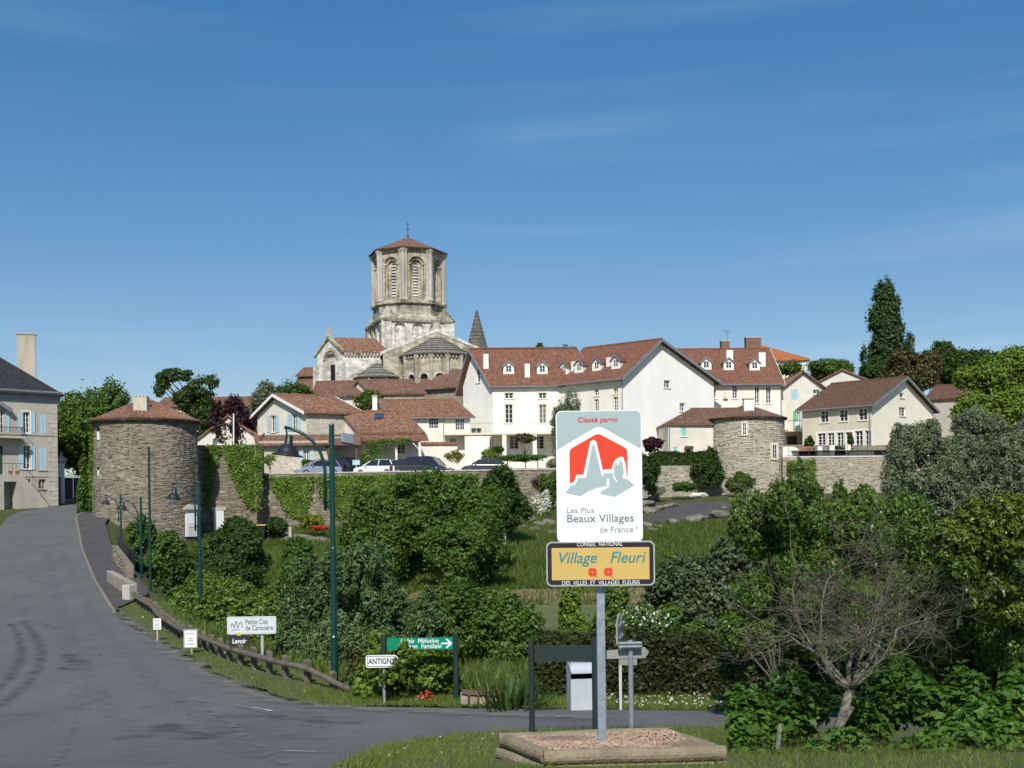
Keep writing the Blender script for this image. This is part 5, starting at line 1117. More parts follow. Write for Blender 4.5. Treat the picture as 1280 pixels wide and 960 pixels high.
# tiled roof patch left of the choir
# transept with gable and red roof
O = P(430,470,157); th_t = R(10); phi_t = R(137); Wt = len_to(O, th_t, 486); Dt = len_to(O, phi_t, 396.5); zet = P(430,440,157).z
ut = Vector((math.cos(th_t),math.sin(th_t),0)); vt = Vector((math.cos(phi_t),math.sin(phi_t),0)); rz = P(412,424.5,160).z; O.z = 7
FFt = Frame(O, th_t); FLt = Frame(O+vt*Dt, phi_t+math.pi)
mb = MB(); FFt.wall(mb, 0, Wt, 0, zet-7); mb.build('transept_wall', m_church_white, ch)
hw = Dt*.2; ws = P(413,450,159).z-7; mb = MB(); rs = (rz-zet)
arch_panel(FLt, mb, 0, Dt, 0, zet-7, Dt*.52, hw, ws-4.5, ws, 0, .35)
mb.face([FLt.p(0,zet-7), FLt.p(Dt,zet-7), FLt.p(Dt/2,rz-7)]); mb.face([FLt.p(.1,0,-.35), FLt.p(Dt-.1,0,-.35), FLt.p(Dt-.1,zet-7,-.35), FLt.p(.1,zet-7,-.35)]); tg_ = mb.build('transept_gable', m_church_white, ch)
q = MB(); archivolt(FLt, q, Dt*.52, ws, hw+.05, hw+.3, .003, .12); archivolt(FLt, q, Dt*.52, ws, hw+.36, hw+.5, .003, .06); q.build('arch_moulding', m_church, tg_)
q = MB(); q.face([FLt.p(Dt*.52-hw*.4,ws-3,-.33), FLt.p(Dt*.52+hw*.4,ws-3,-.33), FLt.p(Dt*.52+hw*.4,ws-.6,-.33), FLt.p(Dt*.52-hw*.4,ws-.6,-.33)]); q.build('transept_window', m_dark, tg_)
q = MB()
for a in (-.25,Dt-.55): FLt.bar(q, a, 0, a+.8, zet-7-1.2, .003, .5)
q.build('buttress', m_church_white, tg_)
rb = MB(); Z = Vector((0,0,1)); E0 = O+Z*(zet-7+.05)-ut*.25; E1 = E0+ut*(Wt+.3); R0_ = O+vt*Dt/2+Z*(rz-7+.1)-ut*.25; R1_ = R0_+ut*(Wt+.3); B0_ = O+vt*Dt+Z*(zet-7+.05)-ut*.25; B1_ = B0_+ut*(Wt+.3)
for c in ([E0-vt*.3-Z*.1,E1-vt*.3-Z*.1,R1_,R0_],[B1_+vt*.3-Z*.1,B0_+vt*.3-Z*.1,R0_,R1_]): slab(rb, c, .14); ribs(rb, c, .3, .08)
rb.build('transept_roof', m_tile, ch)
q = MB()
for (a, b) in ((E0,R0_),(B0_,R0_)): q.prism([a-ut*.05-Z*.15, b-ut*.05-Z*.1, b-ut*.05+Z*.25, a-ut*.05+Z*.25], ut*.4)
q.build('gable_coping', m_church_moss, ch)
q = MB(); q.box(R0_+Z*.75+ut*.1, (.55,.45,1.3), th_t); q.build('gable_stump', m_church, ch)
q = MB()
for k in range(14): a = Wt*(k+.5)/14; FFt.bar(q, a-.13, zet-7-.5, a+.13, zet-7-.1, .003, .28)
q.build('corbel_table', m_church, ch)
# small apse with its own stone roof and gable
Ys = 154.0; Cs = P(472,450,Ys); Fs_ = Frame(Vector((Cs.x,Ys,0)), R(6)); zsa = P(472,449.5,Ys).z; zse = P(472,470,151.5).z; hwS = 3.15
q = MB(); Fs_.wall(q, -hwS-.3, hwS+.3, 7, zsa+.1, [], [((zsa-zse+.1)/hwS*.8,1,zsa),(-(zsa-zse+.1)/hwS*.8,1,zsa)]); q.build('small_apse_gable', m_church_white, ch)
q = MB()
for s in (-1,1): q.prism([Fs_.p(s*(hwS+.3),zse+.25,.06), Fs_.p(0,zsa-.05,.06), Fs_.p(0,zsa+.25,.06), Fs_.p(s*(hwS+.3),zse+.55,.06)], -Fs_.n*.45)
q.build('gable_coping', m_church_white, ch)
rb = MB(); pt2 = lambda r, a, z: Fs_.O+Fs_.u*(r*math.sin(R(a)))+Fs_.n*(r*math.cos(R(a)))+Vector((0,0,z)); q = MB()
for k in range(8):
    a0, a1 = -90+22.5*k, -67.5+22.5*k; A, B, T_ = pt2(hwS,a0,zse), pt2(hwS,a1,zse), Fs_.p(0,zsa-.25,.05); L = (B-A).length
    rb.face([A,B,T_], [(0,0),(L,0),(L/2,3)]); d_ = Vector((0,0,-.15)); rb.face([A+d_,B+d_,B,A], [(0,0)]*4); rb.face([pt2(hwS-.5,a1,zse-.13),pt2(hwS-.5,a0,zse-.13),A+d_,B+d_], [(0,0)]*4)
    for c in range(1,5):
        f0 = c/5.5; n_ = (B-A).cross(T_-A).normalized(); n_ = n_ if n_.z > 0 else -n_; a_, b_, a2, b2 = A.lerp(T_,f0), B.lerp(T_,f0), A.lerp(T_,f0+.14), B.lerp(T_,f0+.14)
        rb.face([a_+n_*.09,b_+n_*.09,b2+n_*.01,a2+n_*.01], [(0,c*.4),(L,c*.4),(L,c*.4+.3),(0,c*.4+.3)]); rb.face([a_,b_,b_+n_*.09,a_+n_*.09], [(0,0)]*4)
    q.face([pt2(hwS-.4,a0,7), pt2(hwS-.4,a1,7), pt2(hwS-.4,a1,zse), pt2(hwS-.4,a0,zse)])
    if k % 2: q.tube([pt2(hwS-.35,a0,7), pt2(hwS-.35,a0,zse-.15)], .2, 6)
rb.build('small_apse_roof', m_stoneroof, ch); q.build('small_apse_wall', m_church, ch)
# nave roof glimpsed to the left
O = P(372,480,172); nv = house('church_annex', 'small red roofed annex half hidden by trees left of the transept', 'building', O, R(-10), 5.0, 6, P(380,470,172).z-O.z, 1.3, wall=m_tile_new if False else m_brick, roofm=m_tile, zskirt=6)
# tiled lean-to between the apses
rb = MB(); q_ = [P(492,452,153), P(505,447,153), P(506,439.5,157), P(486,447,157)]; slab(rb, q_, .1); ribs(rb, q_, .3, .07); rb.build('lean_to_roof', m_tile, ch)
# conical stone turret
c_ = P(596,440,163); t_ = P(594.5,386.5,163); tu = thing('turret', 'grey pointed stone turret roof right of the church', 'turret', (c_.x,c_.y,c_.z-8))
rb = MB(); r_ = 1.62; n = 14; cx_, cy_ = t_.x+.15, t_.y
for c in range(12):
    f0, f1 = c/12, (c+1)/12; ra_, rb_ = r_*(1-f0)+.04, r_*(1-f1)+.10; z0_, z1_ = c_.z-.5+(t_.z-c_.z+.5)*f0, c_.z-.5+(t_.z-c_.z+.5)*f1
    for k in range(n):
        a0, a1 = 2*math.pi*k/n, 2*math.pi*(k+1)/n
        A = [Vector((cx_+rr*math.cos(a), cy_+rr*math.sin(a), z)) for rr, a, z in ((ra_+.05,a0,z0_),(ra_+.05,a1,z0_),(rb_-.06,a1,z1_),(rb_-.06,a0,z1_))]; rb.face(A, [(k*.7,c*.42),(k*.7+.7,c*.42),(k*.7+.7,c*.42+.4),(k*.7,c*.42+.4)])
rb.build('spire', tiles('grey_stone_spire', (0.11,0.10,0.085), (0.19,0.175,0.15), (0.07,0.065,0.05), .5, .35, .4, .6), tu)
mb = MB(); mb.tube([(cx_,cy_,c_.z-8),(cx_,cy_,c_.z-.45)], r_-.15, 14); mb.build('drum', m_church, tu)
# ------------------------------------------------------------------ vegetation tools
def mesh_quads(name, V, mat, parent=None, off=(0,0,0), smooth=False):
    """V: (n,4,3) float array -> mesh of n separate quads"""
    n, kk = V.shape[:2]; me = bpy.data.meshes.new(name); v = (V-np.array(off, dtype=np.float32)).reshape(-1,3).astype(np.float32)
    me.vertices.add(n*kk); me.vertices.foreach_set('co', v.ravel()); me.loops.add(n*kk); me.loops.foreach_set('vertex_index', np.arange(n*kk, dtype=np.int32))
    me.polygons.add(n); me.polygons.foreach_set('loop_start', np.arange(0, n*kk, kk, dtype=np.int32))
    me.update(calc_edges=True); me.materials.append(mat); o = bpy.data.objects.new(name, me); COL.objects.link(o)
    if parent: o.parent = parent
    return o
def unit(a): return a/np.maximum(1e-6, np.linalg.norm(a, axis=1, keepdims=True))
def leaf_quads(pos, nrm, L, W, rng, droop=0.0, fold=0.3):
    n = len(pos); t = rng.normal(size=(n,3)); t[:,2] -= droop*2.0; t = unit(t - nrm*np.sum(t*nrm, axis=1, keepdims=True)); b = np.cross(nrm, t)
    s = rng.uniform(.65, 1.3, (n,1)); l = L*s; w = W*s; base = pos-t*l*.5
    return np.stack([base, base+t*l*.45+b*w*.5+nrm*w*fold, base+t*l, base+t*l*.45-b*w*.5+nrm*w*fold], axis=1)
def crown(name, blobs, L, W, mat, parent, seed, cover=2.2, clump=.30, droop=0.0, up=.35, rnd=.75, off=(0,0,0), inner=.15, cut=None, flat=1.0):
    rng = np.random.default_rng(seed); out = []
    for (c, r) in blobs:
        c = np.array(c); r = np.array(r); p = 1.6; S = 4*math.pi*(((r[0]*r[1])**p+(r[0]*r[2])**p+(r[1]*r[2])**p)/3)**(1/p)
        n = int(cover*S/(L*W*.5)); rm = float(np.mean(r)); K = max(10, int(S/((clump*rm)**2*1.6)))
        d = unit(rng.normal(size=(K,3))); cc = d*rng.uniform(.70, 1.02, (K,1)); ins = rng.random(K) < inner; cc[ins] *= rng.uniform(.3,.9,(ins.sum(),1))
        idx = rng.integers(0, K, n); sz = clump*rng.uniform(.6,1.25,(K,1)); dl = rng.normal(size=(n,3))*.45; dl[:,2] *= flat
        q = cc[idx]+dl*sz[idx]; nr = unit(q)*.5+unit(dl)*.45+rng.normal(size=(n,3))*rnd*.6; nr[:,2] += up
        back = (q[:,1] > .3) & (rng.random(n) < .6); q, nr = q[~back], nr[~back]
        out.append((q*r+c, unit(nr)))
    pos = np.concatenate([o[0] for o in out]); nr = np.concatenate([o[1] for o in out])
    if cut is not None: k = cut(pos); pos, nr = pos[k], nr[k]
    return mesh_quads(name, leaf_quads(pos, nr, L, W, rng, droop), mat, parent, off)
def auto_blobs(c, r, n, seed, core=.72, size=(.3,.48)):
    rng = np.random.default_rng(seed+500); c = np.array(c); r = np.array(r); B = [(c, r*core)]
    for k in range(n):
        d = rng.normal(size=3); d /= np.linalg.norm(d)
        if d[2] < -.55: d[2] *= -.5
        s = rng.uniform(*size); B.append((c+d*r*(1-s)*rng.uniform(.92,1.22), r*s*rng.uniform(.85,1.15,3)))
    return B
m_bark = M('grey_bark', (0.10,0.085,0.065), .95, .3, 3, bump=.5, bscale=14, stretch=(1,1,.4))
m_bark_pale = M('pale_birch_bark', (0.55,0.53,0.48), .9, .25, 4, stretch=(1,1,2))
def limbs(base, tops, r0, mat, parent, seed, name='trunk', fork=.4):
    rng = random.Random(seed); base = Vector(base); mb = MB(); cen_ = sum((Vector(t) for t in tops), Vector())/len(tops); f = base.lerp(cen_, fork)
    f.x = base.x+(cen_.x-base.x)*fork*.4; f.y = base.y+(cen_.y-base.y)*fork*.4
    mb.tube([base-Vector((0,0,.5)), base+Vector((0,0,.02)), base.lerp(f,.5)+Vector((rng.uniform(-.1,.1)*r0*4,0,0)), f], [r0*1.35,r0*1.15,r0*.95,r0*.8], 8)
    for t in tops:
        t = Vector(t); m_ = f.lerp(t,.5)+Vector((rng.uniform(-.3,.3),rng.uniform(-.3,.3),rng.uniform(0,.4)))*(t-f).length*.25
        mb.tube([f, m_, t], [r0*.6,r0*.35,r0*.1], 6)
    return mb.build(name, mat, parent, smooth=True)
def tree(name, label, cat, base, blobs, L, W, mat, seed, r0=.18, group=None, bark=None, trunk=True, parts='crown', **kw):
    root = thing(name, label, cat, base, group)
    if trunk: limbs(base, [b[0] for b in blobs[:8]], r0, bark or m_bark, root, seed)
    crown(parts, blobs, L, W, mat, root, seed, off=tuple(root.location), **kw); return root
def px_blob(x0, y0, x1, y1, Y, dy=None):
    """ellipsoid filling a pixel box at depth Y"""
    c = P((x0+x1)/2, (y0+y1)/2, Y); rx = (x1-x0)/2*Y/FPX; rz = (y1-y0)/2*Y/FPX; return (tuple(c), (rx, dy or (rx+rz)/2, rz))
def px_tree(name, label, cat, box, Y, L, W, mat, seed, nb=9, base=None, dy=None, gy=None, **kw):
    c, r = px_blob(*box, Y, dy); core = kw.pop('core', .74); size = kw.pop('size', (.3,.46)); bl = auto_blobs(c, r, nb, seed, core, size)
    bz = base if base is not None else (HT(c[0],Y) if Y > lerp(TX, c[0]) and -34 < c[0] < 60 else H(c[0],Y))
    return tree(name, label, cat, (c[0],Y,min(bz,c[2])), bl, L, W, mat, seed, **kw)
g_mid = leafmat('leaf_mid', (0.062,0.125,0.022), (0.14,0.225,0.045), .4)
g_dark = leafmat('leaf_dark', (0.036,0.078,0.017), (0.082,0.14,0.032), .4)
g_deep = leafmat('leaf_poplar', (0.041,0.078,0.024), (0.073,0.124,0.041), .25)
g_bright = leafmat('leaf_bright', (0.109,0.189,0.024), (0.219,0.297,0.047), .35)
g_purple = leafmat('leaf_purple', (0.026,0.011,0.016), (0.066,0.024,0.032), .2)
g_olive = leafmat('leaf_olive', (0.115,0.155,0.085), (0.22,0.265,0.16), .25, rough=.6)
g_brown = leafmat('leaf_brownish', (0.066,0.074,0.024), (0.124,0.101,0.041), .25)
g_gloss = leafmat('leaf_glossy', (0.064,0.135,0.022), (0.165,0.255,0.045), .4, rough=.42, spec=.4)
g_yellow = leafmat('leaf_yellow', (0.146,0.216,0.027), (0.321,0.324,0.054), .35)
g_ivy = leafmat('leaf_ivy', (0.095,0.169,0.022), (0.182,0.270,0.041), .3, rough=.4)
g_silver = leafmat('leaf_silver', (0.175,0.189,0.108), (0.379,0.378,0.243), .25)
g_vigour = leafmat('leaf_large', (0.066,0.142,0.024), (0.124,0.236,0.041), .4, rough=.45)
f_white = leafmat('white_blossom', (0.55,0.55,0.50), (0.75,0.75,0.70), .3, island=.15)
f_red = leafmat('red_blossom', (0.45,0.05,0.03), (0.6,0.10,0.05), .3)
# ---- trees round the village
TB = 'trees behind the village'
px_tree('roadside_tree', 'broad green tree behind the left tower beside the gate', 'tree', (64,478,172,612), 122, .34, .22, g_mid, 1, nb=16, cover=1.8)
px_tree('ivy_hedge', 'dark ivy hedge beside the road against the left tower', 'hedge', (97,572,118,668), 100.5, .22, .16, g_mid, 2, nb=7, base=-.4, dy=1.0, trunk=False, parts='foliage')
px_tree('climbing_ivy', 'bright ivy climbing the left flank of the round tower', 'ivy', (110,533,126,640), 97.2, .22, .18, g_ivy, 3, nb=6, base=-.6, dy=.7, trunk=False, parts='foliage')
t2 = [px_blob(188,468,212,500,135), px_blob(196,457,240,480,135), px_blob(226,466,278,505,135), px_blob(214,482,256,520,135), px_blob(240,490,274,525,135), px_blob(222,500,276,560,135)]
tree('arching_tree', 'dark green tree arching over with a sky gap above the tower', 'tree', tuple(P(245,545,135)), [b for a in [auto_blobs(b[0],b[1],4,40+i) for i,b in enumerate(t2)] for b in a], .32, .2, g_dark, 4, r0=.25, cover=1.7, droop=.4)
px_tree('purple_tree', 'purple-leaved plum tree right of the left tower', 'tree', (262,494,318,580), 124, .30, .2, g_purple, 5, nb=9)
px_tree('garden_tree', 'light green garden tree behind the cottage gable', 'tree', (306,474,352,540), 134, .3, .18, g_olive, 6, nb=8, cover=1.3)
px_tree('garden_tree', 'leafy green tree between cottage roof and church transept', 'tree', (338,470,402,530), 140, .32, .2, g_dark, 7, nb=9, cover=1.7)
px_tree('garden_shrub', 'green shrub behind the cottages below the church', 'shrub', (436,488,486,520), 138, .3, .2, g_mid, 8, nb=7)
px_tree('far_tree', 'left of two treetops behind the white building roof', 'tree', (664,429,692,470), 175, .3, .2, g_dark, 9, nb=5, base=14)
px_tree('far_tree', 'right of two treetops behind the white building roof', 'tree', (692,431,722,470), 175, .3, .2, g_dark, 10, nb=5, base=14)
px_tree('courtyard_tree', 'loose pale green tree in front of the white building', 'tree', (684,484,732,596), 113, .24, .12, g_olive, 11, nb=10, cover=.85, droop=.5, bark=m_bark)
px_tree('standard_tree', 'small clipped ball tree before the balcony columns', 'tree', (643,540,670,556), 120, .2, .14, g_brown, 12, nb=5, cover=1.6, r0=.06)
px_tree('round_tree', 'round green tree before the orange roofed villa', 'tree', (968,451,1006,474), 150, .3, .2, g_mid, 13, nb=7)
px_tree('round_tree', 'dense round green tree right of the villa', 'tree', (1008,444,1068,482), 158, .32, .22, g_mid, 14, nb=9)
# poplar built from stacked upright blobs
pb = []
for k in range(22):
    t = k/21; yy = 478-(478-362)*t; w_ = 15+11*min(1, (1-t)*3.2); xx = 1108+random.uniform(-7,7)*(1-t*.5); pb.append(px_blob(xx-w_*.72, yy-14, xx+w_*.72, yy+13, 165))
for k in range(9):
    s_ = random.choice((-1,1)); yy = random.uniform(385,470); xx = 1106+s_*random.uniform(9,14); pb.append(px_blob(xx-6, yy-14, xx+6, yy+10, 165))
pb += [px_blob(1132,416,1142,450,166), px_blob(1126,430,1142,462,166), px_blob(1076,430,1092,470,166)]
tree('poplar', 'tall dark poplar standing against the sky at right', 'tree', tuple(P(1107,500,165)), pb, .38, .24, g_deep, 15, r0=.4, cover=1.5, droop=-.5)
px_tree('copper_tree', 'broad brownish dark tree behind the beige house', 'tree', (1098,432,1176,500), 152, .34, .24, g_brown, 16, nb=12)
px_tree('woodland_tree', 'dark green tree right of the brownish tree', 'tree', (1150,428,1226,498), 158, .34, .24, g_dark, 17, nb=12)
px_tree('woodland_tree', 'small dark tree under the poplar', 'tree', (1073,446,1118,490), 156, .32, .22, g_dark, 18, nb=8)
px_tree('woodland_tree', 'dark distant tree between brownish tree and bright ash', 'tree', (1214,432,1262,490), 165, .34, .24, g_dark, 19, nb=8)
bb = [px_blob(1186,478,1240,540,112), px_blob(1200,446,1262,505,113), px_blob(1236,424,1300,490,114), px_blob(1240,470,1320,550,112), px_blob(1196,505,1260,560,111), px_blob(1276,410,1330,470,115), px_blob(1192,458,1222,492,112.5), px_blob(1215,470,1290,560,113), px_blob(1230,440,1290,510,114)]
tree('ash_tree', 'large bright green tree at the right edge behind the willow', 'tree', tuple(P(1250,640,113)), [b for i, a in enumerate(bb) for b in auto_blobs(a[0],a[1],6,60+i)], .34, .2, g_bright, 20, r0=.2, cover=1.9)
wb_ = [px_blob(1110,520,1150,600,94.5), px_blob(1180,505,1260,580,95), px_blob(1230,540,1310,660,93), px_blob(1150,590,1290,680,93), px_blob(1098,540,1150,622,94), px_blob(1120,515,1180,600,95), px_blob(1165,530,1240,625,93), px_blob(1220,520,1300,640,92), px_blob(1256,508,1320,590,95), px_blob(1140,570,1220,650,92), px_blob(1098,575,1150,640,93), px_blob(1190,512,1230,560,95)]
tree('willow', 'grey green willow covering the terrace wall end at right', 'tree', tuple(P(1195,668,93)), [b for i, a in enumerate(wb_) for b in auto_blobs(a[0],a[1],6,80+i,size=(.3,.44))], .32, .09, g_olive, 21, r0=.25, cover=1.4, droop=-.3, clump=.2)
# ---- ivy on the walls
def ivy(name, label, F, poly, mat, seed, n=None, L=.2, depth=.3):
    uv = [F.uw(*p) for p in poly]; rng = np.random.default_rng(seed); us = [a for a, b in uv]; ws = [b for a, b in uv]; area = (max(us)-min(us))*(max(ws)-min(ws)); n = int(area*230)
    q = np.stack([rng.uniform(min(us),max(us),n), rng.uniform(min(ws),max(ws),n)], axis=1); jit = q+rng.normal(size=q.shape)*.12; ins = np.zeros(n, bool); j = len(uv)-1
    for i in range(len(uv)):
        xi, yi = uv[i]; xj, yj = uv[j]; c = ((yi > jit[:,1]) != (yj > jit[:,1])); ins ^= c & (jit[:,0] < (xj-xi)*(jit[:,1]-yi)/((yj-yi) if abs(yj-yi) > 1e-9 else 1e-9)+xi); j = i
    q = q[ins]; lump = .5+.5*np.sin(q[:,0]*2.3+seed)*np.sin(q[:,1]*2.9+seed*2); d = .08+depth*lump*rng.uniform(.2,1,len(q))
    O_, u_, n_ = np.array(F.O), np.array(F.u), np.array(F.n); pos = O_+np.outer(q[:,0],u_)+np.outer(d,n_); pos[:,2] += q[:,1]
    nr = unit(n_+rng.normal(size=pos.shape)*.55+np.array([0,0,.3])); root = thing(name, label, 'ivy', tuple(F.p(sum(us)/len(us), min(ws), .1)))
    mesh_quads('foliage', leaf_quads(pos, nr, L, L*.85, rng, .6), mat, root, tuple(root.location)); return root
ivy('ivy', 'narrow ivy strip beside the shadow of the left tower', FIW, [(258,556),(276,556),(268,590),(262,625),(258,640),(254,600)], g_ivy, 1)
ivy('ivy', 'broad ivy curtain on the tall wall right of the tower', FIW, [(276,557),(326,556),(328,622),(318,640),(306,628),(292,600)], g_ivy, 2)
ivy('ivy', 'wedge of ivy hanging below the car park coping', FCW, [(334,596),(393,596),(388,626),(378,648),(362,644),(348,622)], g_ivy, 3)
ivy('ivy', 'ivy trailing along the car park wall behind the tall lamp', FCW, [(394,597),(450,594),(444,630),(424,650),(404,622)], g_ivy, 4)
ivy('ivy', 'ragged ivy over the middle of the car park wall', FCW, [(440,594),(600,592),(590,612),(500,622),(440,630)], g_ivy, 5)
ivy('ivy', 'leafy climber hanging from the terrace wall right of tower', FTW, [(994,576),(1018,574),(1020,622),(1008,640),(996,600)], g_bright, 6)
ivy('ivy', 'thin climber by the edge of the right tower', FTW, [(983,576),(994,576),(992,598),(984,594)], g_ivy, 7)
Fv = Frame(h2['FF'].p(0,0,2.4), h2['FF'].th); ivy('vine', 'dark vine swagged along the tiled porch', Fv, [(461,550),(512,548),(514,554),(476,556),(474,572),(468,574),(460,572)], g_mid, 8, depth=.2)
# ---- hedges and garden shrubs on the terraces
def hedge_box(name, label, F, u0, u1, w0, w1, thk, mat, seed, L=.16, W=.11, cat='hedge', cover=2.4):
    rng = np.random.default_rng(seed); A = 2*((u1-u0)*(w1-w0)+(u1-u0)*thk+thk*(w1-w0)); n = int(cover*A/(L*W*.5)); q = rng.random((n,3)); f = rng.integers(0,4,n)
    q[:,2] = np.where(f < 2, 1-q[:,2]**2*.25, q[:,2]); q[:,1] = np.where(f == 2, 1-q[:,1]**2*.2, q[:,1]); e = rng.random(n) < .12; q[:,0] = np.where(e, np.where(rng.random(n) < .5, q[:,0]*.04, 1-q[:,0]*.04), q[:,0])
    wav = .06*np.sin(q[:,0]*(u1-u0)*1.7+seed)+.05*np.sin(q[:,0]*(u1-u0)*4.1); O_, u_, n_ = np.array(F.O), np.array(F.u), np.array(F.n)
    pos = O_+np.outer(u0+q[:,0]*(u1-u0),u_)+np.outer((q[:,2]-1)*thk+wav,n_); pos[:,2] += w0+q[:,1]*(w1-w0)*(1+wav*.6); pos += rng.normal(size=pos.shape)*.035
    nr = np.where((f == 2)[:,None], np.array([0,0,1.0]), n_)+rng.normal(size=pos.shape)*.7; root = thing(name, label, cat, tuple(F.p((u0+u1)/2,w0,-thk/2)))
    mesh_quads('foliage', leaf_quads(pos, unit(nr), L, W, rng), mat, root, tuple(root.location)); return root
a = FHW.uw(822,575); b = FHW.uw(878,575); hedge_box('clipped_hedge', 'clipped green hedge along the garden wall left of the right tower', Frame(FHW.p(0,0,-.3),FHW.th), a[0]+.2, b[0]+.4, FHW.uw(850,583)[1], FHW.uw(850,565)[1], 1.0, g_dark, 31)
px_tree('conifer_bush', 'upright dark bush at the end of the clipped hedge', 'bush', (866,560,904,618), 115.2, .2, .14, g_dark, 32, nb=8, trunk=False, parts='foliage')
px_tree('garden_bush', 'rounded green bush at the foot of the right tower', 'bush', (904,588,944,622), 114.5, .2, .14, g_mid, 33, nb=7, trunk=False, parts='foliage')
px_tree('purple_shrub', 'purple shrub beside the main sign in front of white gable', 'shrub', (800,546,832,568), 118, .2, .14, g_purple, 34, nb=6, trunk=False, parts='foliage')
px_tree('garden_bush', 'tall dark bush just right of the main sign', 'bush', (792,562,828,622), 109, .22, .15, g_dark, 35, nb=9, trunk=False, parts='foliage')
px_tree('garden_bush', 'low grey green rock plant left of the tarmac path', 'bush', (806,606,832,622), 110, .18, .1, g_silver, 36, nb=5, trunk=False, parts='foliage')
px_tree('garden_bush', 'low green rock plant below the garden wall', 'bush', (838,600,874,616), 112, .18, .12, g_mid, 37, nb=6, trunk=False, parts='foliage')
px_tree('flowering_bush', 'white flowering bush on the bank left of the main sign', 'bush', (664,610,694,656), 99, .18, .14, f_white, 38, nb=7, trunk=False, parts='blossom', cover=.7)
px_tree('flowering_bush', 'green bush behind the white flowering bush', 'bush', (668,588,702,640), 101, .2, .14, g_mid, 39, nb=6, trunk=False, parts='foliage')
for i, (bx, Y, mt, lb) in enumerate((((318,606,342,590),0,0,''),)): pass
hedge_box('clipped_hedge', 'rounded low hedge in front of the lean-to window', Frame(P(378,589,110.5),0), 0, 2.0, 0, 1.0, .8, g_mid, 41)
px_tree('young_tree', 'thin young tree before the stone lean-to', 'tree', (328,564,348,584), 108.5, .18, .12, g_bright, 42, nb=5, cover=.7, r0=.04, base=3.4)
px_tree('garden_shrub', 'sprawling shrub before the garden wall right of the porch', 'shrub', (554,562,582,582), 112, .2, .1, g_yellow, 43, nb=6, cover=.8, trunk=False, parts='foliage')
px_tree('garden_shrub', 'leafy shrub below the balcony left of the columns', 'shrub', (598,560,624,582), 111, .2, .12, g_bright, 44, nb=6, cover=.9, trunk=False, parts='foliage')
px_tree('garden_shrub', 'small green shrub behind the balcony columns', 'shrub', (612,556,632,568), 117.5, .2, .14, g_mid, 45, nb=4, trunk=False, parts='foliage')
px_tree('garden_shrub', 'low spreading green planting before the balcony', 'shrub', (618,568,690,578), 113, .2, .14, g_mid, 46, nb=10, trunk=False, parts='foliage', dy=.9)
px_tree('garden_shrub', 'grey lavender bush left of the main sign', 'shrub', (680,572,700,588), 109, .16, .08, g_silver, 47, nb=5, trunk=False, parts='foliage')
px_tree('garden_shrub', 'thin bush by the corner of the cottage and porch', 'shrub', (448,562,464,582), 112.5, .18, .12, g_bright, 48, nb=4, trunk=False, parts='foliage', cover=.8)
px_tree('garden_cypress', 'small cone cypress before the glazed terrace doors', 'shrub', (1060,540,1067,562), 119.8, .14, .1, g_dark, 49, nb=4, trunk=False, parts='foliage')
px_tree('garden_shrub', 'dark clipped shrub between the white terrace piers', 'shrub', (1041,556,1058,572), 119.5, .14, .1, g_dark, 50, nb=5, trunk=False, parts='foliage')
px_tree('garden_shrub', 'green shrub in the shade under the pale house balcony', 'shrub', (1004,544,1018,562), 121, .16, .12, g_dark, 51, nb=5, trunk=False, parts='foliage')
px_tree('garden_shrub', 'round green shrub at the foot of the ivy wall', 'shrub', (331,642,359,674), 96, .18, .13, g_dark, 52, nb=6, trunk=False, parts='foliage')
px_tree('garden_shrub', 'yellow green shrub below the car park wall', 'shrub', (374,640,404,664), 97, .2, .13, g_yellow, 53, nb=6, trunk=False, parts='foliage')
px_tree('garden_flowers', 'red flowers in the bank below the car park wall', 'flowers', (388,656,410,664), 96, .12, .1, f_red, 54, nb=5, trunk=False, parts='blossom', dy=.5)
px_tree('garden_shrub', 'purplish shrubs beside the car park wall behind white blossom', 'shrub', (660,592,690,616), 103, .2, .14, leafmat('leaf_mauve',(0.087,0.054,0.047),(0.175,0.095,0.081),.2), 55, nb=6, trunk=False, parts='foliage', cover=1.0)
# ---- big bushes in the valley
BB = 'bushes in the valley'
def bush(name, label, boxes, Yc, L, W, mat, seed, nb=8, base_py=None, **kw):
    bl = []
    for i, bx in enumerate(boxes):
        Y = Yc+(bx[4] if len(bx) > 4 else 0); c, r = px_blob(*bx[:4], Y, kw.get('dy')); bl += auto_blobs(c, r, nb+4, seed*7+i, core=.68, size=(.2,.42))
    kw.pop('dy', None); c = bl[0][0]; kw.setdefault('trunk', False); kw.setdefault('parts', 'foliage')
    gz = H(c[0], Yc); return tree(name, label, kw.pop('cat','bush'), (c[0],Yc,gz), bl, L, W, mat, seed, cut=kw.pop('cut', None), **kw)
bush('valley_tree', 'big dark rounded tree before the car park wall', [(430,592,540,720),(470,584,600,690,1),(540,590,640,720),(436,640,520,740,-2),(520,640,636,745,-3)], 73, .20, .14, g_mid, 61, nb=9, cat='tree', trunk=True, r0=.22, cover=2.1, clump=.42, inner=.25)
bush('valley_tree', 'upright green tree with pale stems left of the white blossom', [(604,578,656,640),(600,610,664,676)], 84, .20, .13, g_dark, 62, nb=10, cat='tree', trunk=True, bark=m_bark_pale, r0=.12, cover=2.0)
bush('willow_leaved_bush', 'large grey green willow-leaved bush right of the tall lamp', [(340,690,420,870),(392,664,505,800),(430,720,535,880),(350,760,480,885,-1),(500,740,560,840)], 35.5, .17, .05, leafmat('leaf_sallow',(0.066,0.115,0.038),(0.146,0.223,0.081),.25,rough=.45), 63, nb=12, cover=1.9, droop=.35, clump=.24)
bush('valley_bush', 'leafy green bush behind the green direction sign', [(520,720,640,850),(560,735,680,850),(600,780,690,870)], 37, .125, .085, g_mid, 64, nb=12, cover=2.3)
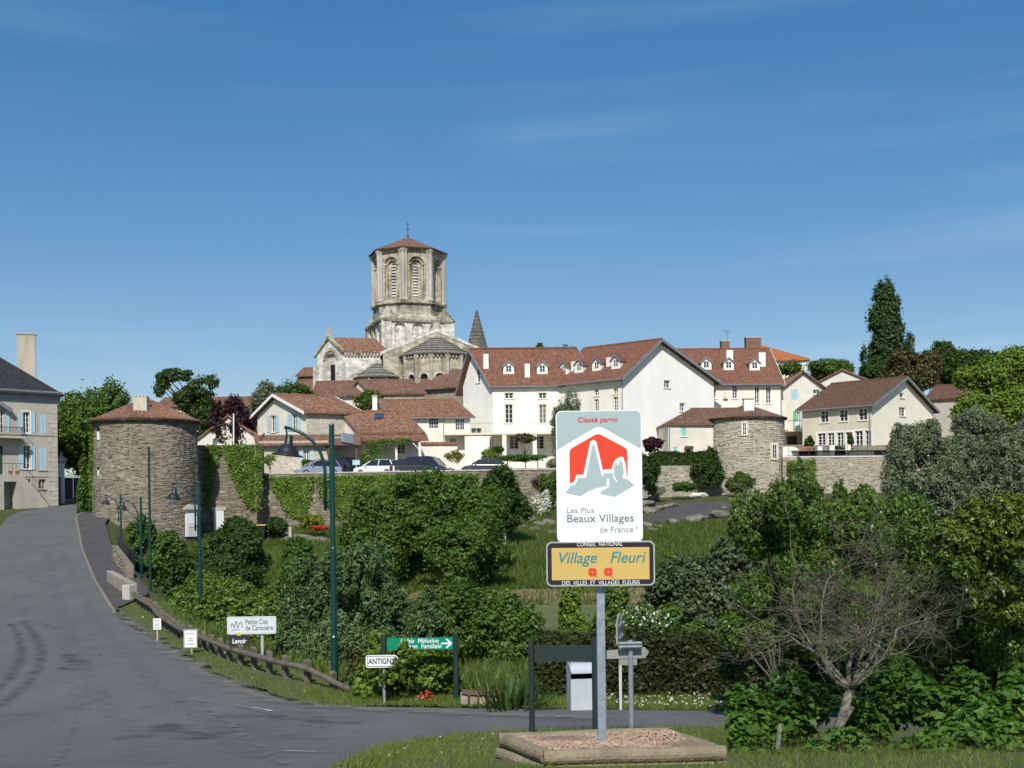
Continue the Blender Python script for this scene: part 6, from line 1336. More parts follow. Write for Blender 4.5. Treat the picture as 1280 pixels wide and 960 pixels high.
bush('fence_hedge', 'dense yellowish green hedge behind the log fence', [(196,738,290,815,16),(240,740,350,838,9),(300,760,400,875,4),(205,712,320,790,20),(300,735,370,800,8)], 38, .15, .11, leafmat('leaf_hedge',(0.080,0.135,0.022),(0.160,0.236,0.041),.3), 65, nb=12, cover=1.8)
bush('valley_bush', 'mid green bush beside the tall lamp below the ivy wedge', [(330,700,400,775),(345,670,400,730,8)], 56, .18, .12, g_mid, 73, nb=8)
bush('valley_bush', 'dark bush behind the thin lamp posts below the round tower', [(250,652,335,745),(230,690,335,780,-3),(268,640,322,700,2),(196,690,250,760,-4)], 66, .19, .13, g_dark, 66, nb=9)
bush('valley_bush', 'leafy bush between the low wall and thin lamp post', [(160,646,198,700),(168,690,212,760,-8),(190,664,232,720)], 76, .24, .16, g_mid, 67, nb=8)
bush('valley_bush', 'narrow upright bush left of the sign post in the valley', [(694,728,732,840),(700,760,745,850)], 52, .2, .12, g_bright, 68, nb=10, cover=1.9)
bush('valley_bush', 'green bushes behind the grey metal box', [(735,735,800,850),(770,745,860,850),(640,790,720,870,-6)], 44, .18, .12, MATS['leaf_hedge'], 69, nb=10)
bush('valley_bush', 'greyish green bush right of the flower village plate', [(800,690,900,800),(850,670,950,790),(820,740,930,850)], 48, .18, .11, leafmat('leaf_greyish',(0.066,0.101,0.041),(0.131,0.176,0.081),.25), 70, nb=12)
bush('elder_bush', 'elder bush with creamy blossom behind the sign backs', [(760,750,840,840),(790,765,880,860)], 40, .16, .1, g_mid, 71, nb=8)
px_tree('elder_blossom', 'scattered creamy blossom on the elder bush', 'flowers', (752,746,846,806), 39.0, .09, .08, f_white, 72, nb=12, trunk=False, parts='blossom', cover=.018, clump=.1)
# ------------------------------------------------------------------ foreground vegetation
a_ = gp(640,893)
FH = Frame(Vector((0.4,25.6,H(3,25.6))), R(-5)); hedge_box('beech_hedge', 'brownish green clipped hedge beyond the side road', FH, 0, 8.5, -.15, 1.25, 1.3, leafmat('leaf_beech',(0.030,0.043,0.010),(0.062,0.072,0.020),.3), 80, L=.09, W=.06, cover=2.2)
bush('bramble', 'yellow green bramble overgrowing the arrow sign post', [(440,812,520,885),(500,800,572,880),(452,790,500,850,1)], 25.6, .11, .09, leafmat('leaf_bramble',(0.087,0.155,0.022),(0.190,0.270,0.041),.35), 81, nb=10, cover=1.9)
bush('bush', 'reddish brown shrub at the foot of the tall lamp', [(428,800,462,872)], 27.2, .09, .06, g_brown, 82, nb=6, cover=1.6)
px_tree('red_flowers', 'red flowers at the foot of the green direction sign', 'flowers', (522,862,544,882), 24.7, .07, .06, f_red, 83, nb=4, trunk=False, parts='blossom', cover=.25)
# spiky clump right of the direction sign
def spiky(name, label, base, n, L, W, mat, seed, spread=.6):
    rng = random.Random(seed); root = thing(name, label, 'plant', base); mb = MB(); b = Vector(base)
    for k in range(n):
        an = rng.uniform(0,2*math.pi); t = rng.uniform(.15,1.0); l = L*rng.uniform(.6,1.1); d = Vector((math.cos(an)*t, math.sin(an)*t*.7, 1.25-t*.6)).normalized(); s = b+Vector((math.cos(an),math.sin(an),0))*rng.uniform(0,spread); side = d.cross(Vector((0,0,1))).normalized()*W*rng.uniform(.7,1.2)
        m1 = s+d*l*.55; m2 = s+d*l+Vector((0,0,-.22*t*l))
        mb.face([s-side*.4, s+side*.4, m1+side*.5, m1-side*.5]); mb.face([m1-side*.5, m1+side*.5, m2])
    mb.build('leaf', mat, root)['kind'] = 'stuff'; return root
spiky('iris_clump', 'clump of sword-leaved iris left of the dark board post', gp(640,890)+Vector((0,.6,0)), 130, .72, .06, g_dark, 3, .7)
px_tree('orange_flowers', 'rust coloured flowers in the iris clump', 'flowers', (615,860,634,874), 24.6, .07, .06, leafmat('rust_blossom',(0.30,0.08,0.03),(0.4,0.14,0.06),.3), 84, nb=4, trunk=False, parts='blossom', cover=.35)
# right-hand trees and undergrowth
pr = [(905,700,1010,840,1),(905,612,985,720,1),(950,590,1040,700),(985,572,1010,640,1),(1010,605,1110,740),(1060,620,1180,760,1),(1120,640,1230,800),(960,670,1060,780),(1190,700,1290,860),(1040,600,1062,650,1),(1085,700,1200,860,.5),(980,720,1100,840,1)]
bush('pear_tree', 'glossy leaved pear tree filling the right foreground', pr, 19.5, .074, .042, g_gloss, 90, nb=12, cat='tree', trunk=True, r0=.035, cover=1.35, droop=.9, up=.15, rnd=1.0)
bush('laurel', 'yellow tipped laurel at the right edge', [(1150,626,1260,740),(1210,612,1330,720),(1170,680,1300,800,.6)], 17.5, .08, .042, leafmat('leaf_laurel',(0.065,0.12,0.017),(0.17,0.215,0.028),.3,rough=.35,spec=.45), 91, nb=11, cover=1.7, droop=.5)
bush('hawthorn', 'dark bush behind the bare lichened tree', [(890,760,1000,880,1),(1000,760,1120,900,1),(1100,790,1290,930)], 20.5, .10, .06, g_dark, 92, nb=9, cover=1.9)
kn = [(898,850,975,975,-.2),(950,822,1040,960,.6),(1060,815,1160,930,.9),(1130,825,1240,950,.5),(1205,835,1310,970),(1040,880,1120,980,.5),(900,895,965,985,-.6),(1150,880,1300,985,-.3),(1000,905,1100,1000,-.8),(1110,905,1290,1010,-.9),(905,935,1000,1010,-1.0)]
bush('knotweed', 'large leaved knotweed thicket at the bottom right', kn, 12.6, .105, .08, g_vigour, 93, nb=7, cover=1.3, up=.9, rnd=.5, droop=.4)
px_tree('elder_flowers', 'white umbels among the large leaves at bottom right', 'flowers', (956,842,1002,872), 13.4, .05, .045, f_white, 94, nb=9, trunk=False, parts='blossom', cover=.22)
# bare lichen-covered tree
m_lichen = M('lichened_bark', (0.06,0.05,0.035), .95, .3, 16, col2=(0.27,0.26,0.20), bump=.4, bscale=30)
m_twig = M('grey_twigs', (0.07,0.065,0.04), .95, .3, 6, col2=(0.17,0.16,0.11))
bt = thing('bare_tree', 'leafless lichen-covered tree leaning in the right foreground', 'tree', P(1042,950,12.3)); rngb = random.Random(21); tb = MB(); tw = MB()
def branch(p, d, L, r, lev):
    pts = [p]; rad = [r]; n = 6 if lev < 2 else 4
    for k in range(n):
        d = (d+Vector((rngb.uniform(-.42,.42), rngb.uniform(-.42,.42), rngb.uniform(-.22,.3)))).normalized(); p = p+d*L/n; pts.append(p); rad.append(r*(1-.62*(k+1)/n))
    (tb if lev < 3 else tw).tube(pts, rad, 7 if lev < 2 else (4 if lev < 3 else 3), cap=lev < 2)
    if lev >= 5: return
    m = (3,4,5,5,3)[lev]
    for k in range(m):
        t = rngb.uniform(.3,1.0) if k else 1.0; i = min(n-1, int(t*n)); q = pts[i].lerp(pts[i+1], t*n-i) if i < n else pts[-1]; s = rngb.uniform(.7,1.25); an = rngb.uniform(0,2*math.pi)
        side = d.orthogonal().normalized(); side = (side*math.cos(an)+d.cross(side)*math.sin(an)); nd_ = (d*.65+side*s*.85+Vector((0,-.05,.05))); nd_.z *= .72; nd_.normalize()
        branch(q, nd_, L*rngb.uniform(.5,.72), r*(1-.62*t)*rngb.uniform(.5,.72)+.0012, lev+1)
B0 = P(1040,950,12.3)-Vector((0,0,.15)); K1 = P(1062,862,12.3); mainp = [B0, P(1043,925,12.3), P(1055,890,12.35), K1]
tb.tube(mainp, [.065,.056,.05,.045], 9)
for tgt, L, r in (((1085,790,12.3),.8,.030),((1130,815,12.2),.85,.034),((1020,800,12.5),.75,.026),((1075,745,12.6),.9,.024),((975,815,12.1),.9,.021),((900,790,11.9),1.45,.020),((940,745,12.2),1.3,.019),((1190,805,12.0),.95,.02),((1150,770,12.3),.9,.02)):
    d = (P(*tgt)-K1).normalized(); branch(K1-d*.03, d, L, r, 1)
tb.build('trunk', m_lichen, bt, smooth=True); tw.build('twigs', m_twig, bt)['kind'] = 'stuff'
mb = MB(); s0 = P(1055,902,12.2); mb.tube([P(1040,925,12.2), s0, P(1066,884,12.15)], [.03,.025,.02], 6); mb.build('broken_stub', m_lichen, bt)
for (bx, by, tx, ty, lb) in ((968,970,975,870,'short lichened stump stick left of the bare tree'),(1098,970,1096,925,'short lichened stump stick right of the bare tree')):
    mb = MB(); q = P(bx,by,11.6); mb.tube([q-Vector((0,0,.1)), P(tx,ty+35,11.7)], [.03,.02], 7); o = mb.build('old_stake', m_lichen, loc=q); tag(o, lb, 'stake')
# ------------------------------------------------------------------ grass
def grass(name, label, pts, h, w, mat, seed, bend=.5):
    rng = np.random.default_rng(seed); n = len(pts); an = rng.uniform(0,2*math.pi,n); hh = h*rng.uniform(.45,1.25,n); ww = w*rng.uniform(.7,1.3,n); t = np.stack([np.cos(an),np.sin(an),np.zeros(n)],1); ld = rng.normal(size=(n,3))*bend; ld[:,2] = 0
    tip = pts+np.stack([np.zeros(n),np.zeros(n),hh],1)+ld*hh[:,None]; mid = pts+np.stack([np.zeros(n),np.zeros(n),hh*.6],1)+ld*hh[:,None]*.35; b0 = pts-t*ww[:,None]*.5; b1 = pts+t*ww[:,None]*.5
    V = np.stack([b0,b1,tip],1); o = mesh_quads(name, V, mat); tag(o, label, 'grass', kind='stuff'); return o
def scatter(n, fx, fy, seed, keep):
    rng = np.random.default_rng(seed); out = []
    xs = rng.uniform(*fx, n); ys = rng.uniform(*fy, n)
    for x, y in zip(xs, ys):
        if keep(x, y): out.append((x, y, H(x, y)-.04))
    return np.array(out, dtype=np.float32)
g_grass = leafmat('grass_blades', (0.09,0.15,0.022), (0.20,0.25,0.05), .3, scale=1.2)
g_grass2 = leafmat('meadow_blades', (0.06,0.115,0.018), (0.16,0.20,0.045), .3, scale=.25)
g_straw = leafmat('dry_grass', (0.14,0.14,0.05), (0.24,0.20,0.09), .3)
IB = [(9,-1.4),(12,-1.55),(14.5,-1.75),(16.5,-1.6),(18.2,-.9),(18.9,0.3),(19.1,2)]      # left edge of the island
def in_island(x, y): return x > lerp(IB, y)+.12*math.sin(y*5)+.08*math.sin(x*9) and y < lerp(SN, x)-.08+.1*math.sin(x*5)
def not_planter(x, y): return not (10.5 < y < 11.5 and -.2 < x < 2.0)
m_turf = M('verge_turf', (0.06,0.085,0.02), .95, .3, 1.5, col2=(0.12,0.13,0.045), fine=.25, bscale=10, bump=.3)
# island as a raised turf sheet over the road
V = []; F_ = []; nyi = 40
for j in range(nyi+1):
    y = 8.6+(19.3-8.6)*j/nyi
    for i in range(25):
        l = lerp(IB, y); x = l+(11-l)*(i/24)**1.4; yy = min(y, lerp(SN, x)); V.append((x, yy, H(x, yy)+.03+.05*sstep(0,.6,x-l)*sstep(0,.6,lerp(SN,x)-yy)))
for j in range(nyi):
    for i in range(24): a = j*25+i; F_.append((a,a+1,a+26,a+25))
me = bpy.data.meshes.new('grass_island'); me.from_pydata(V,[],F_); me.materials.append(m_turf); me.polygons.foreach_set('use_smooth',[True]*len(F_)); o = bpy.data.objects.new('grass_island', me); COL.objects.link(o); tag(o, kind='structure')
pts = scatter(60000, (-2,4.5), (9.6,19.3), 1, lambda x, y: in_island(x, y) and not_planter(x, y)); pts[:,2] += .08
grass('island_grass', 'grass growing round the planter between the two roads', pts, .085, .012, g_grass, 2)
pts = scatter(2600, (-1.6,4), (9.8,19.0), 5, lambda x, y: in_island(x, y) and not_planter(x, y)); pts[:,2] += .08
grass('tall_grass', 'taller seeding grass stalks on the island', pts, .20, .004, g_straw, 3, .35)
ribbon('verge', lambda y: smooth_lerp(XR, y, 1.0)+.25+.1*math.sin(y*3.1), lambda y: lerp(XF, y)+1.2, axis([(24.2,53,.5)]), m_turf, .022, n=4)
pts = scatter(90000, (-19,-1), (24.0,54), 6, lambda x, y: smooth_lerp(XR,y,1.0)+.28+.22*math.sin(y*3.1)*math.sin(y*1.3) < x < lerp(XF,y)+1.5); pts[:,2] += .05
grass('verge_grass', 'short grass verge along the log fence', pts, .10, .014, g_grass, 7)
pts = scatter(50000, (-4.6,9), (21.3,26.5), 8, lambda x, y: y > lerp(SF,x)+.1+.1*math.sin(x*4)+.06*math.sin(x*11)); pts[:,2] += .05
grass('far_verge_grass', 'strip of grass beyond the side road under the hedge', pts, .10, .013, g_grass, 9)
pts = scatter(190000, (-27,22), (62,104), 10, lambda x, y: x > lerp(XF,y)+3 and not (66.2+.8*math.sin(x*1.7) < y < 70+.9*math.sin(x*1.1) and math.sin(x*37+y*51) < .75) and not (y < 66) and not (x > 7 and y > 93-.3*x*0))
grass('meadow_grass', 'long meadow grass on the slope below the village', pts, .5, .07, g_grass2, 11, .45)
pts = scatter(60000, (-22,20), (26,50), 12, lambda x, y: x > lerp(XF,y)+1.2)
grass('valley_grass', 'rough grass among the valley bushes', pts, .4, .05, g_grass2, 13, .5)
pts = scatter(3200, (1.9,6), (10.6,13.5), 14, lambda x, y: x > 2.0 and not_planter(x,y)); pts[:,2] += .06
grass('undergrowth_grass', 'dry grass stalks under the bare tree', pts, .22, .005, leafmat('dull_dry_grass',(0.06,0.08,0.02),(0.14,0.13,0.05),.3), 15, .4)  # undergrowth blades in a duller, darker tone than the island grass
m_mown = M('mown_meadow', (0.085,0.115,0.035), .95, .25, .5, col2=(0.14,0.15,0.06), fine=.2, bscale=5, stretch=(.3,2,1)); m_bank = M('bare_bank', (0.16,0.12,0.065), .95, .3, .8, col2=(0.26,0.20,0.11), fine=.25, bscale=5, bump=.4)
ribbon('mown_meadow', lambda y: -10, lambda y: 16, axis([(50,66.2,1)]), m_mown, .01, n=26); ribbon('earth_bank', lambda y: -6, lambda y: 9, axis([(66.2,70.5,.7)]), m_bank, .03, n=20)
# daisies
def flowers(name, label, pts, mat, s, seed):
    rng = np.random.default_rng(seed); pts = pts.copy(); pts[:,2] += rng.uniform(.06,.14,len(pts)); nr = unit(rng.normal(size=pts.shape)*.4+np.array([0,-.5,.8])); o = mesh_quads(name, leaf_quads(pts, nr, s, s, rng), mat); tag(o, label, 'flowers', kind='stuff')
flowers('daisies', 'white daisies scattered in the grass below the hedge', scatter(900,(-1,8),(22.5,25.5),20,lambda x,y: y > lerp(SF,x)+.4 and x > 1.2), f_white, .05, 1)
flowers('island_daisies', 'few white daisies on the grass island', scatter(170,(-1.4,2),(11.5,18.8),21,lambda x,y: in_island(x,y) and not_planter(x,y)), f_white, .035, 2)
flowers('verge_daisies', 'few white daisies on the fence verge', scatter(160,(-18,-2),(24.5,50),22,lambda x,y: smooth_lerp(XR,y)+.5 < x < lerp(XF,y)+.8), f_white, .05, 3)
# ------------------------------------------------------------------ lamp posts
m_green = M('dark_green_enamel', (0.004,0.042,0.037), .35, .1, 3, spec=.5); m_shade = M('black_lamp_enamel', (0.02,0.021,0.024), .4, .1, 3, spec=.5)
lamp = thing('street_lamp', 'tallest dark green street lamp with black bell shade in the foreground', 'street lamp', (0,0,0), 'street lamps along the road')
mb = MB(); mb.lathe((0,0,0), [(.12,-.6),(.12,.0),(.11,.05),(.085,.1),(.085,1.15),(.095,1.16),(.095,1.2),(.075,1.24),(.07,3.2),(.062,3.22),(.06,5.97),(.05,6.0),(0,6.0)], 14); mb.build('pole', m_green, lamp, smooth=False)
mb = MB(); ap = [(-.16,0,4.05),(-.16,0,4.95),(-.19,0,5.15),(-.27,0,5.38),(-.42,0,5.60),(-.62,0,5.77),(-.85,0,5.88),(-1.06,0,5.94)]; mb.tube(ap, .036, 8); mb.build('arm', m_green, lamp, smooth=True)
for z in (4.25,4.7): mb = MB(); mb.tube([(0,0,z),(-.16,0,z)], .028, 6); mb.build('bracket', m_green, lamp)
mb = MB(); mb.tube([(-1.03,0,5.93),(-1.0,0,5.74)], .022, 6); mb.build('hanger', m_green, lamp)
mb = MB(); mb.lathe((-1.0,0,5.34), [(.0,.42),(.075,.42),(.09,.38),(.10,.22),(.16,.17),(.24,.08),(.265,.0),(.36,-.03),(.365,-.05),(.25,-.03),(.14,.08),(.0,.10)], 18, axis=(.12,0,1)); sh = mb.build('lamp_shade', m_shade, lamp, smooth=True)
mb = MB(); mb.lathe((-1.0,0,5.34), [(0,-.04),(.10,-.01),(.13,.05)], 12); mb.build('bulb', M('opal_glass',(0.6,0.6,0.56),.3), sh)
LP = [((418.5,863,27),6.0),((251,793,47),6.0),((177.5,757,63.5),5.75),((152,724,81),5.75)]
LL = [None, 'second nearest green street lamp behind the log fence', 'third green street lamp in front of the round tower base', 'farthest green street lamp beside the pavement']
lamps = []
for i, ((px,py,Y),hh) in enumerate(LP):
    o = lamp if i == 0 else copy_tree(lamp); b = P(px,py,Y); o.location = b; lamps.append(o)
    if LL[i]: o['label'] = LL[i]
    if i: o.scale = (1,1,hh/6.0)
pb_ = lamps[0].location; mb = MB(); mb.box(pb_+Vector((.33,.1,5.66)), (.32,.10,.24), R(35), R(8), R(-18)); mb.box(pb_+Vector((.12,.03,5.68)), (.2,.04,.04)); mb.build('floodlight', m_zinc, lamps[0], bevel=.02)
b = P(188.5,768,58); t = P(188.5,558,58); mb = MB(); mb.tube([b-Vector((0,0,.6)), b+Vector((0,0,3)), Vector((b.x,b.y,t.z))], [.075,.07,.05], 10); o = mb.build('plain_pole', m_green, loc=b); tag(o, 'tall plain green pole without a lamp between the street lamps', 'pole')
# ------------------------------------------------------------------ low walls by the pavement
m_oldwhite = M('old_whitewash', (0.36,0.33,0.27), .95, .3, 1.5, col2=(0.25,0.22,0.17), fine=.2)
A, B = P(133.5,738,59), P(163,758,53); tA = P(133.5,713,59).z; lw = thing('parapet', 'low weathered white parapet at the end of the log fence', 'wall', A)
n = 5
for i in range(n):
    a, b_ = A.lerp(B,i/n+.004), A.lerp(B,(i+1)/n-.004); d = (B-A).normalized(); s = Vector((d.y,-d.x,0))*.32; mb = MB(); h = 1.0+random.uniform(-.03,.03)
    mb.hexa([a-Vector((0,0,.5)), b_-Vector((0,0,.5)), b_-s-Vector((0,0,.5)), a-s-Vector((0,0,.5)), a+Vector((0,0,h)), b_+Vector((0,0,h)), b_-s+Vector((0,0,h)), a-s+Vector((0,0,h))]); mb.build('stone_block', m_oldwhite, lw, bevel=.04)
mb = MB(); c = P(160.5,755,52.6); mb.box(c+Vector((0,0,.4)), (.42,.36,.9), R(-25)); o = mb.build('parapet_end_block', M('pale_block',(0.46,0.44,0.39),.9,.15), loc=c, bevel=.05); tag(o, 'white stone end block of the low parapet', 'block')
A2, B2 = P(146,700,70), P(166,738,60); A2.z = H(A2.x,A2.y); B2.z = H(B2.x,B2.y)
wl_, _, _ = wall_thing('pavement_wall', 'low grey stone wall along the pavement by the lamps', (A2.x-.3,A2.y), (B2.x-.3,B2.y), min(A2.z,B2.z)-.5, A2.z+.75, B2.z+.75, m_mortar, m_wstone, th=.35)
bd = thing('board_fence', 'dark leaning board fence above the valley near round tower', 'fence', A2)
A3, B3 = P(147,690,76), P(168,714,66)
for i in range(14):
    a, b_ = A3.lerp(B3,i/14+.003), A3.lerp(B3,(i+1)/14-.003); mb = MB(); mb.hexa([a-Vector((0,0,.9)), b_-Vector((0,0,.9)), b_+Vector((.03,.03,-.9)), a+Vector((.03,.03,-.9)), a+Vector((0,0,1.0)), b_+Vector((0,0,1.0)), b_+Vector((.03,.03,1.0)), a+Vector((.03,.03,1.0))]); mb.build('board', m_iron, bd)
# ------------------------------------------------------------------ log fence
m_log = M('weathered_log', (0.085,0.068,0.05), .9, .3, 5, col2=(0.19,0.165,0.13), bump=.5, bscale=25, stretch=(1,1,1), fine=.2)
FP = [(26.0,-3.55),(28.2,-5.45),(31.5,-7.5),(37.7,-10.6),(42,-12.4),(47,-14.2),(52.3,-16.6)]
cum = [0.0]; pf = [Vector((x,y,0)) for y, x in FP]
for a, b in zip(pf, pf[1:]): cum.append(cum[-1]+(b-a).length)
def fpt(s):
    for i in range(len(pf)-1):
        if s <= cum[i+1]: return pf[i].lerp(pf[i+1], (s-cum[i])/(cum[i+1]-cum[i]))
    return pf[-1]
fc = thing('log_fence', 'low rustic log rail fence curving along the road verge', 'fence', (pf[0].x,pf[0].y,H(pf[0].x,pf[0].y)))
fh = lambda s: .08+.33*sstep(-.3,2.2,s)
s = 0.9; k = 0
while s < cum[-1]-.1:
    q = fpt(s); g = H(q.x,q.y); t = fpt(min(cum[-1],s+.2))-fpt(max(0,s-.2)); t.normalize(); nrm = Vector((-t.y,t.x,0)); c = q-nrm*.13; hgt = fh(s)+.13+random.uniform(-.02,.03); mb = MB(); w_ = .07
    top = g+hgt; mb.hexa([c+t*x*w_+nrm*y*.07+Vector((0,0,g-.5)) for x, y in ((-1,-1),(1,-1),(1,1),(-1,1))]+[c+t*x*w_+nrm*y*.07+Vector((0,0,top+(.03 if x > 0 else -.02))) for x, y in ((-1,-1),(1,-1),(1,1),(-1,1))]); mb.build('post', m_log, fc, bevel=.015)
    s += 1.02+random.uniform(-.06,.06); k += 1
s = 0.0
while s < cum[-1]-.2:
    e = min(cum[-1], s+random.uniform(2.6,3.6)); pts_ = []
    for i in range(7):
        q = fpt(s+(e-s)*i/6); pts_.append(Vector((q.x,q.y,H(q.x,q.y)+fh(s+(e-s)*i/6))))
    mb = MB(); r0 = random.uniform(.062,.072); mb.tube(pts_, [r0]+[r0*random.uniform(.96,1.03) for _ in range(5)]+[r0*.94], 10); mb.build('rail', m_log, fc, smooth=False); s = e+.015
# ------------------------------------------------------------------ lettering
def text(body, size, F, u, w, mat, parent, d=.004, align='CENTER', shear=0.0, thick=0.0, sx=1.0, spacing=1.0, width=None, name='lettering'):
    cu = bpy.data.curves.new('t','FONT'); cu.body = body; cu.size = size; cu.align_x = align; cu.shear = shear; cu.offset = thick; cu.extrude = .0012; cu.space_character = spacing; cu.resolution_u = 4
    ob = bpy.data.objects.new('t', cu); COL.objects.link(ob); dg = bpy.context.evaluated_depsgraph_get(); me = bpy.data.meshes.new_from_object(ob.evaluated_get(dg)); bpy.data.objects.remove(ob)
    if width:
        xs_ = [v.co.x for v in me.vertices]; sx = width/(max(xs_)-min(xs_))
    off = Vector((0,0,0)); o_ = parent
    while o_ is not None: off += o_.location; o_ = o_.parent
    for v in me.vertices: v.co = F.p(u+v.co.x*sx, w+v.co.y, d+v.co.z)-off
    me.materials.clear(); me.materials.append(mat); me.name = name; o = bpy.data.objects.new(name, me); COL.objects.link(o); o.parent = parent; return o
def rrect(F, u0, w0, u1, w1, r, n=5):
    pts = []
    for (cu, cw, a0) in ((u1-r,w0+r,-90),(u1-r,w1-r,0),(u0+r,w1-r,90),(u0+r,w0+r,180)):
        for k in range(n+1): a = R(a0+90*k/n); pts.append((cu+r*math.cos(a), cw+r*math.sin(a)))
    return pts
def plate(F, pts, d0, d1, name, mat, parent):
    mb = MB(); mb.prism([F.p(a,b,d0) for a, b in pts], F.n*(d1-d0)); return mb.build(name, mat, parent)
m_swhite = M('sign_white', (0.78,0.80,0.80), .35, .02, 2, spec=.4); m_sgrey = M('sign_grey_green', (0.37,0.46,0.46), .4, .03, 2, spec=.4); m_sred = M('sign_red', (0.72,0.055,0.022), .4, .03, 2, spec=.4); m_sdark = M('sign_text_grey', (0.16,0.16,0.19), .5, .05, 2); m_slight = M('sign_text_pale', (0.30,0.30,0.33), .5, .05, 2)
m_sred2 = M('sign_text_red', (0.55,0.02,0.03), .5, .05, 2); m_gold = M('sign_gold', (0.60,0.42,0.13), .4, .05, 1.5, spec=.4); m_teal = M('sign_teal', (0.03,0.22,0.24), .5, .05, 2); m_blackp = M('sign_black', (0.022,0.018,0.022), .4, .1, 2, spec=.4); m_galv = M('galvanised_steel', (0.36,0.40,0.46), .45, .2, 9, metal=.55, fine=.15, bscale=15); m_alu = M('aluminium_back', (0.36,0.36,0.34), .5, .12, 4, metal=.4)
# ------------------------------------------------------------------ main sign
SY = 10.8; FS = Frame(Vector((0,SY,0)), R(-1.0)); pp = P(753,935,SY+.05)
sp = thing('village_sign', 'tall galvanised post carrying a white red grey beautiful villages sign', 'sign', (pp.x,pp.y,pp.z))
pt_ = P(747.5,520,SY+.05); mb = MB(); mb.box(((pp.x+pp.x)/2, SY+.075, (pp.z-.5+pt_.z)/2), (.078,.078,pt_.z-pp.z+.5)); mb.build('post', m_galv, sp, bevel=.008)
def S_(x, y): return FS.uw(x, y)
u0, w1 = S_(694.5,514); u1, w0 = S_(803.5,677); 
pan = plate(FS, rrect(FS,u0,w0,u1,w1,.05), -.004, .02, 'panel', m_swhite, sp)
d = .0205
def sig(pts, dd): return [S_(*p) for p in pts]
def flatp(pts, dd, name, mat, parent): mb = MB(); mb.face([FS.p(a,b,dd) for a, b in pts]); return mb.build(name, mat, parent)
W_, H_ = u1-u0, w1-w0; X = lambda t: u0+W_*t; Y_ = lambda t: w1-H_*t
# everything below in panel fractions (x across, y down)
gl_ = [(0.0,.292),(0.0,.03),(.012,.012),(.045,0.0),(.955,0.0),(.988,.012),(1.0,.03),(1.0,.292),(.56,.130),(.53,.121),(.50,.119),(.47,.121),(.44,.130)]
flatp([(X(a*.976+.012),Y_(b*.985+.007)) for a, b in gl_], d, 'grey_field', m_sgrey, pan)
red = [(.155,.545),(.155,.315),(.165,.295),(.185,.283),(.455,.185),(.475,.180),(.505,.180),(.525,.185),(.80,.283),(.82,.295),(.83,.315),(.83,.515)]
flatp([(X(a),Y_(b)) for a, b in [(.155,.60)]+red+[(.83,.60)]], d, 'red_field', m_sred, pan)
land = [(.125,.640),(.20,.560),(.225,.555),(.26,.500),(.33,.500),(.42,.245),(.435,.238),(.45,.245),(.53,.490),(.56,.465),(.665,.465),(.665,.44),(.69,.395),(.71,.385),(.725,.40),(.745,.37),(.765,.37),(.79,.42),(.80,.515),(.83,.520),(.878,.560),(.65,.690),(.28,.685)]
# white outline, then the grey silhouette on top
def offs(pts, k):
    c = (sum(p[0] for p in pts)/len(pts), sum(p[1] for p in pts)/len(pts)); out = []; n = len(pts)
    for i in range(n):
        a, b, c2 = pts[i-1], pts[i], pts[(i+1)%n]; e1 = Vector((b[0]-a[0], (b[1]-a[1])*H_/W_)); e2 = Vector((c2[0]-b[0], (c2[1]-b[1])*H_/W_)); n1 = Vector((-e1.y,e1.x)).normalized(); n2 = Vector((-e2.y,e2.x)).normalized(); m = (n1+n2); m = m/max(.35,m.length) if m.length > 0 else n1; m = m.normalized()/max(.5, m.normalized().dot(n1)); out.append((b[0]-m.x*k*(-1), b[1]-m.y*k*(-1)*W_/H_))
    return out
oc = [(.28,.645),(.10,.622),(.148,.552),(.205,.540),(.235,.486),(.315,.486),(.40,.235),(.435,.222),(.47,.235),(.545,.46),(.56,.448),(.645,.448),(.655,.425),(.68,.382),(.705,.368),(.73,.36),(.75,.352),(.78,.356),(.81,.41),(.82,.50),(.845,.505),(.91,.562),(.68,.652)]
flatp([(X(a),Y_(b)) for a, b in oc], d+.0006, 'white_outline', m_swhite, pan)
ld_ = [(.105,.622),(.165,.570),(.218,.562),(.255,.510),(.345,.510),(.425,.262),(.435,.257),(.447,.262),(.535,.512),(.555,.478),(.66,.478),(.668,.50),(.685,.525),(.705,.515),(.82,.523),(.905,.570),(.68,.655),(.62,.648),(.56,.642),(.50,.628),(.55,.605),(.63,.575),(.60,.570),(.46,.590),(.36,.615),(.28,.648)]
flatp([(X(a),Y_(b)) for a, b in ld_], d+.0012, 'village_silhouette', m_sgrey, pan)
tr_ = [(.705,.53),(.675,.50),(.67,.45),(.685,.41),(.70,.395),(.712,.415),(.725,.42),(.738,.39),(.752,.375),(.770,.40),(.785,.46),(.775,.515),(.74,.535)]
flatp([(X(a),Y_(b)) for a, b in tr_], d+.0018, 'tree_silhouette', m_sgrey, pan)
tw_l = [(.665,.46),(.68,.51),(.715,.545),(.705,.548),(.665,.515),(.652,.465)]
flatp([(X(a),Y_(b)) for a, b in tw_l], d+.0022, 'white_contour', m_swhite, pan)
flatp([(X(a),Y_(b)) for a, b in ((.585,.560),(.585,.525),(.60,.515),(.615,.525),(.615,.560),(.625,.566),(.575,.566))], d+.0022, 'white_door', m_swhite, pan)
text('Classé parmi', .064, FS, X(.49), Y_(.088), m_sred2, pan, d+.001, thick=.0009, width=W_*.46)
text('Les Plus', .068, FS, X(.11), Y_(.775), m_slight, pan, d+.001, 'LEFT', thick=.0002, width=W_*.315)
text('Beaux Villages', .098, FS, X(.11), Y_(.845), m_sdark, pan, d+.001, 'LEFT', thick=.0003, width=W_*.775)
text('de France', .074, FS, X(.89), Y_(.925), m_slight, pan, d+.001, 'RIGHT', thick=.0002, width=W_*.39)
